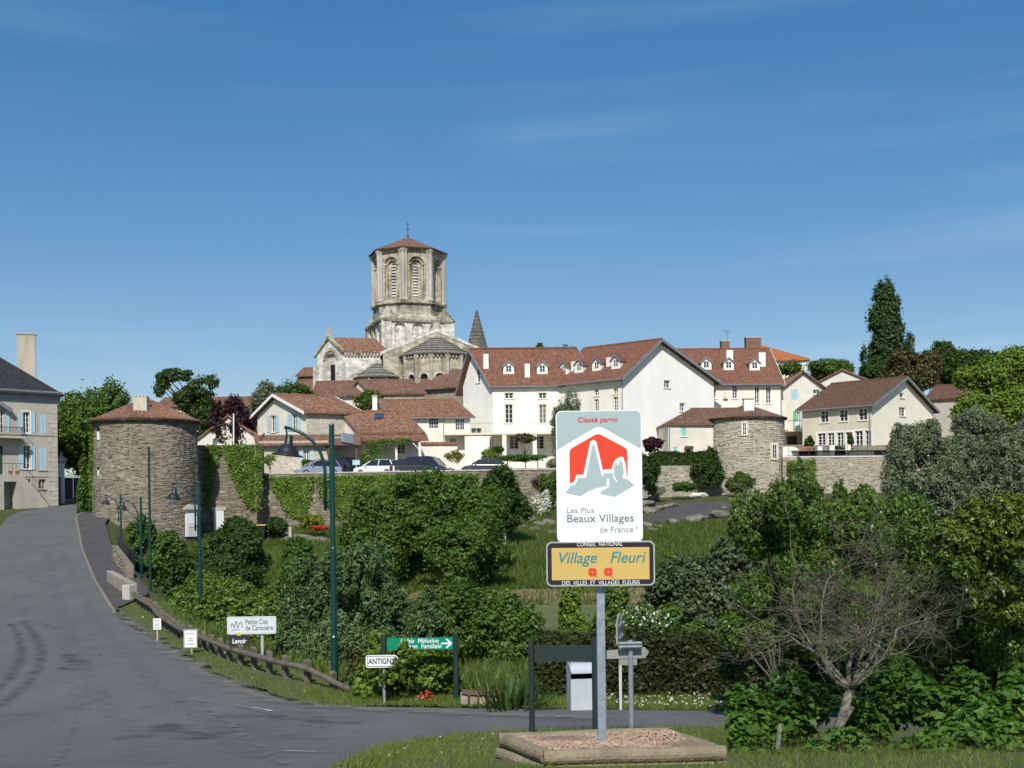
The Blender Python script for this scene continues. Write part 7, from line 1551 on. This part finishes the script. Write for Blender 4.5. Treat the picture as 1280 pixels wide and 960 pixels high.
text('®', .022, FS, X(.93), Y_(.900), m_slight, pan, d+.001)
# flower village plate
vf = thing('village_sign', 'gold and black flower village plate below the white sign', 'sign', FS.p(S_(750,731)[0], S_(750,731)[1], 0))
u0, w1 = S_(682.5,676.5); u1, w0 = S_(818.5,731.5); W_, H_ = u1-u0, w1-w0; w1 -= .006; H_ = w1-w0; X = lambda t: u0+W_*t; Y_ = lambda t: w1-H_*t
pl = plate(FS, rrect(FS,u0,w0,u1,w1,.05), .0, .028, 'plate_rim', M('plate_rim_grey',(0.40,0.41,0.41),.4), vf)
flatp(rrect(FS,u0+.012,w0+.012,u1-.012,w1-.012,.042), .0285, 'black_border', m_blackp, pl)
flatp([(X(.05),Y_(.86)),(X(.95),Y_(.86)),(X(.95),Y_(.14)),(X(.05),Y_(.14))], .029, 'gold_field', m_gold, pl)
text('CONSEIL  NATIONAL', .050, FS, X(.495), Y_(.105), m_swhite, pl, .0296, width=W_*.42, thick=.0)
text('DES  VILLES  ET  VILLAGES  FLEURIS', .050, FS, X(.50), Y_(.965), m_swhite, pl, .0296, width=W_*.715, thick=.0)
text('Village   Fleuri', .142, FS, X(.50), Y_(.48), m_teal, pl, .0296, shear=.25, width=W_*.80, thick=.001)
for cx in (.425,.57):
    mb = MB(); c = (X(cx), Y_(.69)); r = .028
    for k in range(4):
        for s_ in (-1,1):
            a = R(45+90*k+s_*17); q = (c[0]+r*1.05*math.cos(a), c[1]+r*1.05*math.sin(a)); mb.face([FS.p(q[0]+.0150*math.cos(t*math.pi/5), q[1]+.0150*math.sin(t*math.pi/5), .0296+.0002*k+.0001*s_) for t in range(10)])
    mb.face([FS.p(c[0]+.016*math.cos(t*math.pi/5), c[1]+.016*math.sin(t*math.pi/5), .0302) for t in range(10)])
    mb.face([FS.p(c[0]+a, c[1]+b, .0304) for a, b in ((.018,-.026),(.026,-.028),(.046,-.05),(.038,-.052))]); mb.build('red_flower', m_sred, pl)
    mb = MB(); mb.face([FS.p(c[0]+.0065*math.cos(t*math.pi/4), c[1]+.0065*math.sin(t*math.pi/4), .0308) for t in range(8)]); mb.build('flower_eye', m_gold, pl)
# ------------------------------------------------------------------ planter bed
m_plog = M('planter_log', (0.17,0.135,0.085), .9, .25, 3, col2=(0.28,0.24,0.16), bump=.4, bscale=22, fine=.18)
cz = -2.13; cor = [Vector((.30,10.45,0)), Vector((1.80,10.56,0)), Vector((1.42,11.45,0)), Vector((-.10,11.28,0))]
pn = thing('planter', 'low log-edged planter filled with gravel around the sign post', 'planter', (.9,10.9,cz-.3))
for lev in (0,1):
    for k in range(4):
        a, b = cor[k], cor[(k+1)%4]; dd_ = (b-a).normalized(); e = .05 if (k+lev) % 2 == 0 else -.06; z = cz-.01-.135*lev; mb = MB(); o_ = Vector((dd_.y,-dd_.x,0))*(.012*lev)
        pa, pb2 = a-dd_*e+o_, b+dd_*e+o_; mb.tube([pa+Vector((0,0,z)), pa.lerp(pb2,.33)+Vector((0,0,z+.004)), pa.lerp(pb2,.66)+Vector((0,0,z-.003)), pb2+Vector((0,0,z))], [.066,.068,.067,.066], 14); mb.build('log', m_plog, pn)
mb = MB(); mb.prism([c+Vector((0,0,cz-.35)) for c in cor], (0,0,.375)); mb.build('soil', M('gravel_bed',(0.24,0.17,0.115),.95,.3,8,fine=.3,bscale=30), pn)
rng = np.random.default_rng(5); gb = MB(); ico = [(0,0,1),(.9,0,.2),(.2,.85,.2),(-.8,.4,.2),(-.6,-.65,.2),(.35,-.85,.2)]; icf = ((0,1,2),(0,2,3),(0,3,4),(0,4,5),(0,5,1))
for k in range(5200):
    a, b = rng.random(2); p = cor[0].lerp(cor[1],a).lerp(cor[3].lerp(cor[2],a),b); s = rng.uniform(.008,.020); an = rng.uniform(0,6.28); ca, sa = math.cos(an)*s, math.sin(an)*s; zz = cz+.03+.02*math.sin(a*5)*math.sin(b*6); i = len(gb.v); hz_ = rng.uniform(.5,1.0)
    for v in ico: gb.v.append((p.x+v[0]*ca-v[1]*sa, p.y+v[0]*sa+v[1]*ca, zz+v[2]*s*hz_))
    for f in icf: gb.f.append(tuple(i+j for j in f)); gb.mi.append(0)
gb.build('gravel', M('gravel_stones',(0.26,0.175,0.115),.9,.25,6,col2=(0.42,0.31,0.22),island=.4), pn)['kind'] = 'stuff'
# ------------------------------------------------------------------ other signs
def post(F, u, w0, w1, r, mat, parent, d=-.05, name='post'): mb = MB(); mb.tube([F.p(u,w0-.5,d), F.p(u,w1,d)], r, 10); mb.build(name, mat, parent)
m_postg = M('dark_green_post', (0.022,0.036,0.034), .5, .15, 3); m_gsign = M('green_sign', (0.0,0.23,0.13), .4, .05, 2); m_wpost = M('pale_grey_post', (0.45,0.46,0.45), .5, .1, 3)
# petite cite de caractere
Y0 = 33.5; F = Frame(Vector((0,Y0,0)), R(3)); q = F.rect(284,770.5,345.5,792.5); gz = H(F.p(q[0],0).x, Y0)
sg = thing('direction_sign', 'pale rounded sign with a village outline and two lines of text', 'sign', F.p((q[0]+q[2])/2, gz, 0)); pn_ = plate(F, rrect(F,q[0],q[1],q[2],q[3],.05), 0, .03, 'panel', M('sign_pale',(0.62,0.68,0.67),.4,.03), sg)
mb = MB(); 
def outline(F, pts, t, d, mat, parent, name, closed=False):
    mb = MB()
    for a, b in zip(pts, pts[1:]+([pts[0]] if closed else [])):
        v_ = Vector((b[0]-a[0], b[1]-a[1])); 
        if v_.length < 1e-6: continue
        n_ = Vector((-v_.y, v_.x)).normalized()*t/2; e_ = v_.normalized()*t*.3
        mb.face([F.p(a[0]-e_.x-n_.x,a[1]-e_.y-n_.y,d), F.p(b[0]+e_.x-n_.x,b[1]+e_.y-n_.y,d), F.p(b[0]+e_.x+n_.x,b[1]+e_.y+n_.y,d), F.p(a[0]-e_.x+n_.x,a[1]-e_.y+n_.y,d)])
    return mb.build(name, mat, parent)
outline(F, rrect(F,q[0]+.03,q[1]+.03,q[2]-.03,q[3]-.03,.04), .008, .0305, m_slight, pn_, 'border', True)
Wq, Hq = q[2]-q[0], q[3]-q[1]; U = lambda a, b: (q[0]+Wq*a, q[3]-Hq*b)
outline(F, [U(.085,.62),(U(.085,.45)),U(.105,.38),U(.125,.45),U(.14,.62),U(.165,.42),U(.185,.25),U(.20,.45),U(.205,.6),U(.235,.6),U(.245,.38),U(.27,.32),U(.30,.36),U(.31,.62)], .022, .031, m_sdark, pn_, 'village_drawing'); outline(F, [U(.09,.80),U(.15,.74),U(.25,.74)], .018, .031, m_sdark, pn_, 'village_base')
text('Petite Cité', .20, F, U(.37,.45)[0], U(0,.44)[1], m_sdark, pn_, .031, 'LEFT', width=Wq*.45, thick=.003); text('de Caractère', .20, F, U(.37,.8)[0], U(0,.78)[1], m_sdark, pn_, .031, 'LEFT', width=Wq*.56, thick=.003)
u_ = F.uw(327.5,800)[0]; post(F, u_, gz, q[1]+.1, .045, m_wpost, sg)
# lavoir
Y0 = 31.5; F = Frame(Vector((0,Y0,0)), R(3)); q = F.rect(285.5,794.5,312.5,807.5); gz = H(F.p(q[0],0).x, Y0); sg = thing('direction_sign', 'small dark plate reading Lavoir with a yellow dot', 'sign', F.p((q[0]+q[2])/2, gz, 0)); pn_ = plate(F, rrect(F,*q[:2],*q[2:],.03), 0, .025, 'panel', M('sign_brown_black',(0.035,0.033,0.032),.4), sg)
text('Lavoir', .17, F, (q[0]+q[2])/2, q[1]+.075, m_swhite, pn_, .026, shear=.15, width=(q[2]-q[0])*.66, thick=.004); mb = MB(); c = F.uw(299,792.5); mb.face([F.p(c[0]+.05*math.cos(t*.6283), c[1]+.05*math.sin(t*.6283), .02) for t in range(10)]); mb.build('yellow_dot', M('yellow_dot',(0.7,0.55,0.02),.5), sg)
post(F, F.uw(299,815)[0], gz, q[3], .055, m_wpost, sg)
# paper notices on stakes
for (x0,y0,x1,y1,sx,sy,Y0,lb) in ((191.5,773,201.5,787,196.5,789,37.8,'smaller white paper notice on a stake by the fence'),(231,788,245.5,808.5,239.5,815,34.2,'larger white paper notice with wooden frame on a stake by the fence')):
    F = Frame(Vector((0,Y0,0)), R(2)); q = F.rect(x0,y0,x1,y1); gz = F.uw(sx,sy)[1]; nt = thing('notice', lb, 'notice', F.p((q[0]+q[2])/2, gz, 0)); mb = MB(); F.bar(mb, q[0], q[1], q[2], q[3], 0, .012); pa_ = mb.build('paper', m_swhite, nt)
    if y1-y0 > 16: mb = MB(); e = .03; F.bar(mb, q[0]-e, q[1]-e, q[0]-.002, q[3]+e, 0, .02); F.bar(mb, q[2]+.002, q[1]-e, q[2]+e, q[3]+e, 0, .02); F.bar(mb, q[0], q[3]+.002, q[2], q[3]+e, 0, .02); F.bar(mb, q[0], q[1]-e, q[2], q[1]-.002, 0, .02); mb.build('frame', m_quoin, nt)
    for k, (t, wd) in enumerate(((.2,.7),(.5,.4),(.62,.5),(.84,.7))): mb = MB(); w_ = q[3]-(q[3]-q[1])*t; c = (q[0]+q[2])/2; hw = (q[2]-q[0])*wd/2; mb.face([F.p(c-hw,w_-.012,.0125), F.p(c+hw,w_-.012,.0125), F.p(c+hw,w_+.012,.0125), F.p(c-hw,w_+.012,.0125)]); mb.build('print_line', m_slight, pa_)
    mb = MB(); c = F.uw(sx,sy)[0]; F.bar(mb, c-.025, gz-.3, c+.025, q[3]-.1, -.03, -.002); mb.build('stake', M('raw_timber',(0.42,0.33,0.2),.9), nt)
# green sign between two dark posts, with overgrown arrow plate
Y0 = 24.9; F = Frame(Vector((0,Y0,0)), R(2)); q = F.rect(484,797,566,812); gz = F.uw(560,886)[1]; sg = thing('direction_sign', 'green sign with white text and arrow between two dark posts', 'sign', F.p((q[0]+q[2])/2, gz, 0)); mb = MB(); F.bar(mb, q[0], q[1], q[2], q[3], 0, .03); pn_ = mb.build('panel', m_gsign, sg)
Wq, Hq = q[2]-q[0], q[3]-q[1]
text('Relais  Mélusine', .135, F, q[0]+Wq*.20, q[1]+Hq*.57, m_swhite, pn_, .032, 'LEFT', shear=.2, width=Wq*.58, thick=.0012); text('Maison  Familiale', .135, F, q[0]+Wq*.20, q[1]+Hq*.12, m_swhite, pn_, .032, 'LEFT', shear=.2, width=Wq*.62, thick=.0012)
c = (q[0]+Wq*.905, q[1]+Hq*.5); outline(F, [(c[0]-.10,c[1]),(c[0]+.09,c[1])], .035, .032, m_swhite, pn_, 'arrow'); outline(F, [(c[0]+.0,c[1]+.085),(c[0]+.10,c[1]),(c[0]+.0,c[1]-.085)], .035, .0325, m_swhite, pn_, 'arrow')
for px, top in ((480,793.5),(569.8,793)): u_ = F.uw(px,840)[0]; post(F, u_, gz-.1, F.uw(px,top)[1], .055, m_postg, sg, d=-.0)
F = Frame(Vector((0,24.5,0)), R(2)); q = F.rect(457.5,818.5,503,834); ap_ = thing('arrow_sign', 'white arrow plate reading Antigny half hidden by leaves', 'sign', F.p((q[0]+q[2])/2, gz, 0)); hq = q[3]-q[1]
pts_ = [(q[0]+.03,q[1]),(q[2]-.15,q[1]),(q[2],(q[1]+q[3])/2),(q[2]-.15,q[3]),(q[0]+.03,q[3]),(q[0],q[3]-.03),(q[0],q[1]+.03)]; pn_ = plate(F, pts_, .02, .05, 'panel', m_swhite, ap_); ins = [(q[0]+.03,q[1]+.025),(q[2]-.16,q[1]+.025),(q[2]-.035,(q[1]+q[3])/2),(q[2]-.16,q[3]-.025),(q[0]+.03,q[3]-.025)]; outline(F, ins, .012, .0505, m_blackp, pn_, 'border', True); text('ANTIGNY', .16, F, q[0]+.05, q[1]+.075, m_blackp, pn_, .052, 'LEFT', width=.55, thick=.003)
post(F, F.uw(480,840)[0], gz, q[3]-.05, .03, m_alu, ap_, d=-.03)
# leaves in front of the signs
bush('sign_bramble', 'few bramble leaves growing over the arrow plate and green sign', [(494,798,512,822),(486,820,508,840),(500,806,520,830),(470,836,500,860)], 24.25, .09, .075, MATS['leaf_bramble'], 97, nb=3, cover=.75, dy=.12)
# low stone trough under the sign
c = gp(597,886)+Vector((0,.5,0)); st_ = thing('stone_trough', 'low stone and tile garden edging right of the green sign', 'edging', c)
for i in range(4):
    mb = MB(); mb.box(c+Vector((-.28+.19*i,.0,.1+random.uniform(0,.03))), (.15,.2,.24), random.uniform(-.1,.1)); mb.build('stone', M('pale_edging',(0.36,0.29,0.22),.9,.25,4), st_, bevel=.02)
for i in range(2): mb = MB(); mb.box(c+Vector((-.14+.36*i,-.02,.25-.02*i)), (.38,.26,.05), 0, R(6)); mb.build('cap_tile', m_tile_brown if False else M('old_cap',(0.15,0.10,0.08),.9), st_)
# dark board between two posts (seen from the back)
F = Frame(Vector((0,17.6,0)), R(-9)); zb0 = F.uw(668,829)[1]; bsg = thing('notice_board', 'dark green board on two posts seen from behind', 'sign', F.p(F.uw(664,915)[0], F.uw(664,915)[1], 0))
ua, ub = F.uw(668.5,815)[0], F.uw(742,815)[0]; wa0, wa1 = F.uw(700,827)[1], F.uw(700,806.5)[1]; mb = MB(); F.bar(mb, ua, wa0, ub, wa1, -.02, .02); mb.build('panel', m_postg, bsg)
post(F, F.uw(664.5,860)[0], F.uw(664.5,915)[1], F.uw(664.5,803)[1], .042, m_postg, bsg, d=0); post(F, F.uw(743.5,860)[0], F.uw(743.5,921)[1], F.uw(743.5,796)[1], .042, m_postg, bsg, d=0)
# grey metal box
F = Frame(P(714,893,23.0), R(8)); q = (0,F.uw(728,893)[1],F.uw(744,860)[0],F.uw(728,826)[1]); bx_ = thing('metal_box', 'grey sheet metal litter box with a hooded top beyond the side road', 'bin', F.p(q[2]/2,0,-.25)); m_box = M('grey_sheet_metal',(0.46,0.50,0.53),.5,.08,2)
mb = MB(); t = q[3]; w_ = q[2]; D_ = .45
mb.face([F.p(0,0),F.p(w_,0),F.p(w_,t*.66),F.p(0,t*.66)]); mb.face([F.p(0,0),F.p(0,t*.66),F.p(0,t),F.p(0,t,-D_),F.p(0,0,-D_)]); mb.face([F.p(w_,0),F.p(w_,0,-D_),F.p(w_,t,-D_),F.p(w_,t),F.p(w_,t*.66)]); mb.face([F.p(0,t,-D_),F.p(w_,t,-D_),F.p(w_,0,-D_),F.p(0,0,-D_)]); mb.build('body', m_box, bx_)
mb = MB(); mb.prism([F.p(-.01,t,-D_), F.p(-.01,t*1.01,-D_), F.p(-.01,t*.80,.12), F.p(-.01,t*.775,.12), F.p(-.01,t*.92,-.1)], F.u*(w_+.02)); mb.build('hood', m_box, bx_)
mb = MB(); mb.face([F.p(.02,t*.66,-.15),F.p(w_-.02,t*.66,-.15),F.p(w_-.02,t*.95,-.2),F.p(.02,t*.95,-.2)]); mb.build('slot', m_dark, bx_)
# backs of road signs beyond the planter
F = Frame(Vector((0,17.2,0)), R(4)); b = F.uw(789.5,921); sb = thing('signpost', 'galvanised signpost with two arrow plates seen from behind', 'sign', F.p(b[0],b[1],0))
post(F, b[0], b[1], F.uw(789,800)[1], .037, m_galv, sb, d=0)
q = F.rect(759,812.5,812,823.5); plate(F, [(q[0],q[1]),(q[2]-.06,q[1]),(q[2],(q[1]+q[3])/2+.02),(q[2]-.06,q[3]+.03),(q[0],q[3]-.01)], -.08, -.04, 'arrow_plate', m_alu, sb)
q = F.rect(772,801.5,801,810); mb = MB(); F.bar(mb, q[0], q[1], q[2], q[3], .04, .08); mb.build('top_plate', m_alu, sb)
for k in (.25,.75): mb = MB(); w_ = q[1]+(q[3]-q[1])*k; mb.tube([F.p(q[0],w_,.09), F.p(q[2],w_,.09)], .012, 6); mb.build('rail', m_galv, sb)
q = F.rect(775,824,797,832); mb = MB(); F.bar(mb, q[0], q[1], q[2], q[3], -.09, -.05); mb.build('lower_plate', m_alu, sb)
F = Frame(Vector((0,23.3,0)), R(72)); c = P(776,890,23.3); ts = thing('road_sign', 'triangular road sign seen edge on beyond the side road', 'sign', c); mb = MB(); mb.tube([c-Vector((0,0,.5)), Vector((c.x,c.y,P(776,768,23.3).z))], .03, 8); mb.build('post', M('white_post',(0.6,0.6,0.58),.5,.15), ts)
Ft = Frame(Vector((c.x-.02,c.y-.05,0)), R(76)); z0, z1 = P(776,803,23.3).z, P(776,766,23.3).z; plate(Ft, [(-.36,z0),(.36,z0),(.36,z0+.42),(.1,z1),(-.1,z1),(-.36,z0+.42)], 0, .03, 'plate', m_alu, ts)
mb = MB()
for dz in (.12,.35): mb.box((c.x,c.y,z0+dz), (.1,.5,.04), R(-14)); mb.build('bracket', m_galv, ts)
# purple disc by the path
F = Frame(Vector((0,98,0)), 0); c = F.uw(999.5,622); dk = thing('disc_sign', 'small purple round sign beside the path at right', 'sign', F.p(c[0],c[1]-1.6,0)); mb = MB(); mb.lathe(F.p(c[0],c[1],0), [(0,0),(.36,0),(.36,.04),(0,.04)], 20, axis=(0,-1,0)); ds_ = mb.build('disc', M('purple_paint',(0.20,0.15,0.42),.5), dk)
mb = MB()
for k in range(8):
    a, b = R(60+35*k), R(95+35*k); mb.face([F.p(c[0]+.06+r_*math.cos(t_), c[1]-.08+r_*math.sin(t_), .045) for r_, t_ in ((.07,a),(.15,a),(.15,b),(.07,b))])
mb.build('emblem', m_swhite, ds_); mb = MB(); mb.tube([F.p(c[0],c[1]-2.4,-.03), F.p(c[0],c[1],-.03)], .03, 6); mb.build('post', m_alu, dk)
# ------------------------------------------------------------------ path on the bank, rocks, bins
pth = []
edge_t = [(800,650),(812,646),(830,638),(850,630),(880,627),(930,627),(1000,629)]; edge_b = [(800,662),(830,657),(860,651),(900,646),(950,641),(1000,640),(1010,639)]
V = []; n = len(edge_t)
for (a, b) in zip(edge_t, edge_b):
    p, q = gp(*a), gp(*b)
    for k in range(5): r_ = q.lerp(p, k/4); V.append((r_.x, r_.y, H(r_.x,r_.y)+.05))
F_ = [(j*5+i, (j+1)*5+i, (j+1)*5+i+1, j*5+i+1) for j in range(n-1) for i in range(4)]; me = bpy.data.meshes.new('path'); me.from_pydata(V,[],F_); me.materials.append(m_path); o = bpy.data.objects.new('path', me); COL.objects.link(o); tag(o, kind='structure')
m_rock = M('field_rock', (0.13,0.115,0.095), .95, .3, 2, col2=(0.25,0.23,0.195), bump=.6, bscale=5, fine=.2)
rk = bmesh.new(); bmesh.ops.create_icosphere(rk, subdivisions=2, radius=1); rr_ = random.Random(4)
for v in rk.verts: v.co *= 1+rr_.uniform(-.22,.18); v.co.z *= .75
rock_me = bpy.data.meshes.new('rock'); rk.to_mesh(rock_me); rk.free(); rock_me.materials.append(m_rock)
rocks = [(806,660,.8),(816,664,.6),(826,660,.5),(842,655,.7),(868,651,.8),(878,648,.4),(900,646,.9),(918,644,.5),(938,642,.5),(806,632,.9),(815,625,.6),(824,636,.5),(836,634,.6),(812,640,.7),(664,652,.7),(676,658,.6),(688,656,.8),(652,660,.5),(668,664,.5),(348,674,.9),(360,676,.7),(378,676,.8),(396,677,.7),(410,678,.6),(318,672,.5),(566,747,.4),(884,610,.6),(905,636,.35),(692,668,.5)]
ORD = ['first','second','third','fourth','fifth','sixth','seventh','eighth','ninth','tenth','eleventh']
def rock_label(i):
    px, py, _ = rocks[i]
    zones = [('grey rock in the row below the car park wall', lambda a, b: a < 450), ('grey rock below the white blossom', lambda a, b: 640 < a < 700), ('grey rock left of the path bend', lambda a, b: 800 <= a < 840 and b < 645), ('grey rock along the near path edge', lambda a, b: a >= 800 and b >= 636), ('grey rock near the foot of the right tower', lambda a, b: a > 800), ('lone grey rock in the valley bushes', lambda a, b: True)]
    for zt_, f in zones:
        if f(px, py):
            m = sorted([j for j, r in enumerate(rocks) if next(z for z, g in zones if g(r[0], r[1])) == zt_], key=lambda j: (rocks[j][0], rocks[j][1])); k = m.index(i)
            return zt_ if len(m) == 1 else zt_+', '+ORD[k]+' from the left'
for i, (px, py, s) in enumerate(rocks):
    q = gp(px, py); o = bpy.data.objects.new('rock', rock_me); COL.objects.link(o); o.location = (q.x,q.y,q.z+.1*s); o.scale = (s*rr_.uniform(.9,1.5),s*.9,s*rr_.uniform(.5,.8)); o.rotation_euler = (rr_.uniform(-.2,.2),rr_.uniform(-.2,.2),rr_.uniform(0,6)); tag(o, rock_label(i), 'rock', 'rocks on the bank')
for i, (px, py, w_, lb) in enumerate(((820,612,1.3,'white stone outcrop left of the path bend'),(854,619,1.8,'largest white stone outcrop behind the path'),(873,621,1.2,'white stone outcrop right of the largest one'),(942,627,1.6,'white stone at the foot of the right tower'))):
    q = gp(px, py); o = bpy.data.objects.new('white_rock', rock_me.copy()); o.data.materials[0] = M('white_rock',(0.62,0.60,0.55),.9,.15); COL.objects.link(o); o.location = (q.x,q.y,q.z+.1); o.scale = (w_*.8,.5,.42); tag(o, lb, 'rock')
def bin_(px, py, Y, w, h, lid, body, lb):
    c = P(px, py, Y); t = thing('wheelie_bin', lb, 'bin', c); mb = MB(); mb.hexa([c+Vector((sx*w*.42,sy*w*.36,0)) for sx, sy in ((-1,-1),(1,-1),(1,1),(-1,1))]+[c+Vector((sx*w*.5,sy*w*.42,h)) for sx, sy in ((-1,-1),(1,-1),(1,1),(-1,1))]); mb.build('body', body, t, bevel=.04); mb = MB(); mb.box(c+Vector((0,-.02,h+.06)), (w*1.06,w*.92,.12)); mb.build('lid', lid, t, bevel=.04)
    for s in (-1,1): mb = MB(); mb.tube([c+Vector((s*w*.3,w*.36,.06)), c+Vector((s*w*.3+s*.08,w*.36,.06))], .1, 10); mb.build('wheel', m_iron, t)
m_binb = M('bin_black',(0.02,0.02,0.022),.5); bin_(322,674,95.5,1.5,1.05,M('bin_yellow',(0.55,0.38,0.06),.5),m_binb,'wide black wheeled bin with a yellow lid by the round tower'); bin_(304,672,95.2,.8,1.0,M('bin_blue',(0.05,0.12,0.36),.5),m_binb,'black wheeled bin with a blue lid behind the leaves')
mb = MB(); c = P(363,672,95); mb.box(c+Vector((0,0,.2)), (.22,.22,1.3)); o = mb.build('stone_post', m_quoin, loc=c); tag(o, 'short stone post right of the round shrub', 'post')
# tree just outside the left edge whose shade falls on the road
tree('roadside_tree', 'young tree at the left roadside whose shadow crosses the road', 'tree', (-39.6,76.5,H(-39.6,76.5)), auto_blobs((-39.3,76.5,3.3), (2.2,2.2,2.4), 9, 300), .3, .2, g_mid, 301, r0=.12, cover=1.6)
# ------------------------------------------------------------------ cars
def car(label, loc, rz, paint, L=4.1, Wd=1.72, Hh=1.47, kind='hatch'):
    t = thing('parked_car', label, 'car', (0,0,0), 'cars in the car park'); s = L/4.1
    prof = {'hatch': [(-2.0,.25),(-2.05,.55),(-1.95,.92),(-1.75,1.0)], 'van': [(-2.05,.25),(-2.08,.6),(-2.05,1.0),(-1.95,1.05)]}[kind]
    belt = .95; body = [(-2.05,.28),(-2.05,.62),(-1.98,.90),(.95,.95),(1.75,.80),(2.02,.62),(2.05,.30)]
    mb = MB(); w = Wd/2; sec = [(1.0,0.0),(1.0,1.0)]
    for y0, y1 in ((-w,w),): 
        lo = [(x*s,-w,z) for x, z in body]; mb.prism(lo, (0,Wd,0))
    mb.build('body', paint, t, bevel=.09)
    rf = {'hatch': [(-1.85,.93),(-1.55,1.40),(-1.1,Hh),(-.1,Hh),(.35,1.36),(1.05,.96)], 'van': [(-2.0,.94),(-1.9,Hh-.1),(-1.6,Hh),(.1,Hh),(.55,Hh-.12),(1.2,.96)]}[kind]
    g = MB(); wi = w-.20; wb = w-.04; i = len(g.v)
    for sgn in (-1,1):
        for x, z in rf: f = (z-.93)/(Hh-.93); g.v.append((x*s, sgn*(wb+(wi-wb)*f), z))
    n = len(rf); g.f.append(tuple(range(n))); g.f.append(tuple(range(2*n-1,n-1,-1))); g.mi += [0,0]
    for k in range(n): g.f.append((k,n+k,n+(k+1)%n,(k+1)%n)); g.mi.append(0)
    g.build('glasshouse', M('car_glass',(0.02,0.025,0.03),.05,.1,1,spec=.7), t)
    r = MB(); top = [p for p in rf if p[1] > Hh-.16]; r.hexa([(x*s,y,z+.006) for x, y, z in ((top[0][0]+.05,-wi-.02,top[0][1]),(top[-1][0],-wi-.02,top[-1][1]),(top[-1][0],wi+.02,top[-1][1]),(top[0][0]+.05,wi+.02,top[0][1]))]+[(x*s,y,Hh+.03) for x, y in ((top[1][0],-wi+.05),(top[-2][0],-wi+.05),(top[-2][0],wi-.05),(top[1][0],wi-.05))]); r.build('roof', paint, t, bevel=.02)
    pl_ = MB()
    for sgn in (-1,1):
        for (a, b) in ((rf[-1],rf[-2]),(rf[0],rf[1])):
            fa = 0; fb = (b[1]-.93)/(Hh-.93); pl_.tube([(a[0]*s,sgn*wb,a[1]),(b[0]*s,sgn*(wb+(wi-wb)*fb),b[1])], .05, 5)
        pl_.tube([(-.45*s,sgn*(wb+.005),.94),(-.5*s,sgn*(wi+.01),Hh-.02)], .045, 5)
    pl_.build('pillars', paint, t)
    for x in (-1.3,1.28):
        for sgn in (-1,1):
            q = MB(); q.lathe((x*s,sgn*(w-.08),.31), [(0,-.1),(.22,-.1),(.31,-.08),(.31,.08),(.22,.1),(0,.1)], 16, axis=(0,1,0)); wh = q.build('wheel', m_iron, t); q = MB(); q.lathe((x*s,sgn*(w+.025),.31), [(0,0),(.19,0),(.2,.01)], 10, axis=(0,sgn,0)); q.build('rim', m_alu, wh)
    for sgn in (-1,1):
        q = MB(); q.box((1.9*s,sgn*(w-.28),.68), (.22,.34,.14), 0, R(15)); q.build('headlight', m_swhite, t, bevel=.03); q = MB(); q.box((-2.02*s,sgn*(w-.2),.75), (.12,.22,.26)); q.build('tail_light', m_sred, t, bevel=.02); q = MB(); q.box((.72*s,sgn*(w+.08),.98), (.12,.2,.13)); q.build('wing_mirror', paint, t, bevel=.03)
    q = MB(); q.box((-2.06*s,0,.5), (.03,.5,.11)); q.build('number_plate', m_swhite, t)
    t.location = loc; t.rotation_euler = (0,0,rz); return t
cp = lambda n, c: M(n, c, .25, .02, 1, spec=.5, coat=.6)
def at(px, Y): a, b = ray(px, 590); return (a*Y, Y, HT(a*Y, Y))
car('silver blue hatchback parked behind the low hedge at left', at(397,108.4), R(205), cp('paint_silver_blue',(0.24,0.30,0.38)))
car('dark van parked under the open carport', at(428,112), R(250), cp('paint_dark_blue',(0.02,0.025,0.05)), L=4.4, Hh=1.85, kind='van')
car('white hatchback parked nearest the car park wall', at(472,109.3), R(160), cp('paint_white',(0.75,0.76,0.76)), L=4.2)
car('dark blue estate behind the white hatchback', at(482,113.2), R(185), cp('paint_navy',(0.02,0.03,0.07)), L=4.4, Hh=1.55)
car('dark saloon in front of the blue van', at(516,109.0), R(10), cp('paint_black_blue',(0.015,0.02,0.035)), L=4.3, Hh=1.46)
car('small grey blue car behind the dark saloon', at(509,113.0), R(170), cp('paint_grey_blue',(0.10,0.13,0.18)), Hh=1.5)
car('dark blue van at the right of the parked cars', at(537,112.0), R(-20), cp('paint_van_blue',(0.03,0.045,0.09)), L=4.6, Hh=1.85, kind='van')
car('dark car parked apart before the balcony garden', at(605,108.9), R(178), cp('paint_green_black',(0.02,0.03,0.035)), L=4.0, Hh=1.46)
mb = MB(); F = Frame(P(445,588,109.5),0); mb.tube([F.p(0,-.5,0), F.p(0,.9,0)], .03, 6); F.bar(mb, -.3, .5, .35, .95, .03, .06); o = mb.build('parking_sign', M('pale_blue_sign',(0.42,0.58,0.66),.5), loc=F.O); tag(o, 'small pale blue sign left of the white hatchback', 'sign')
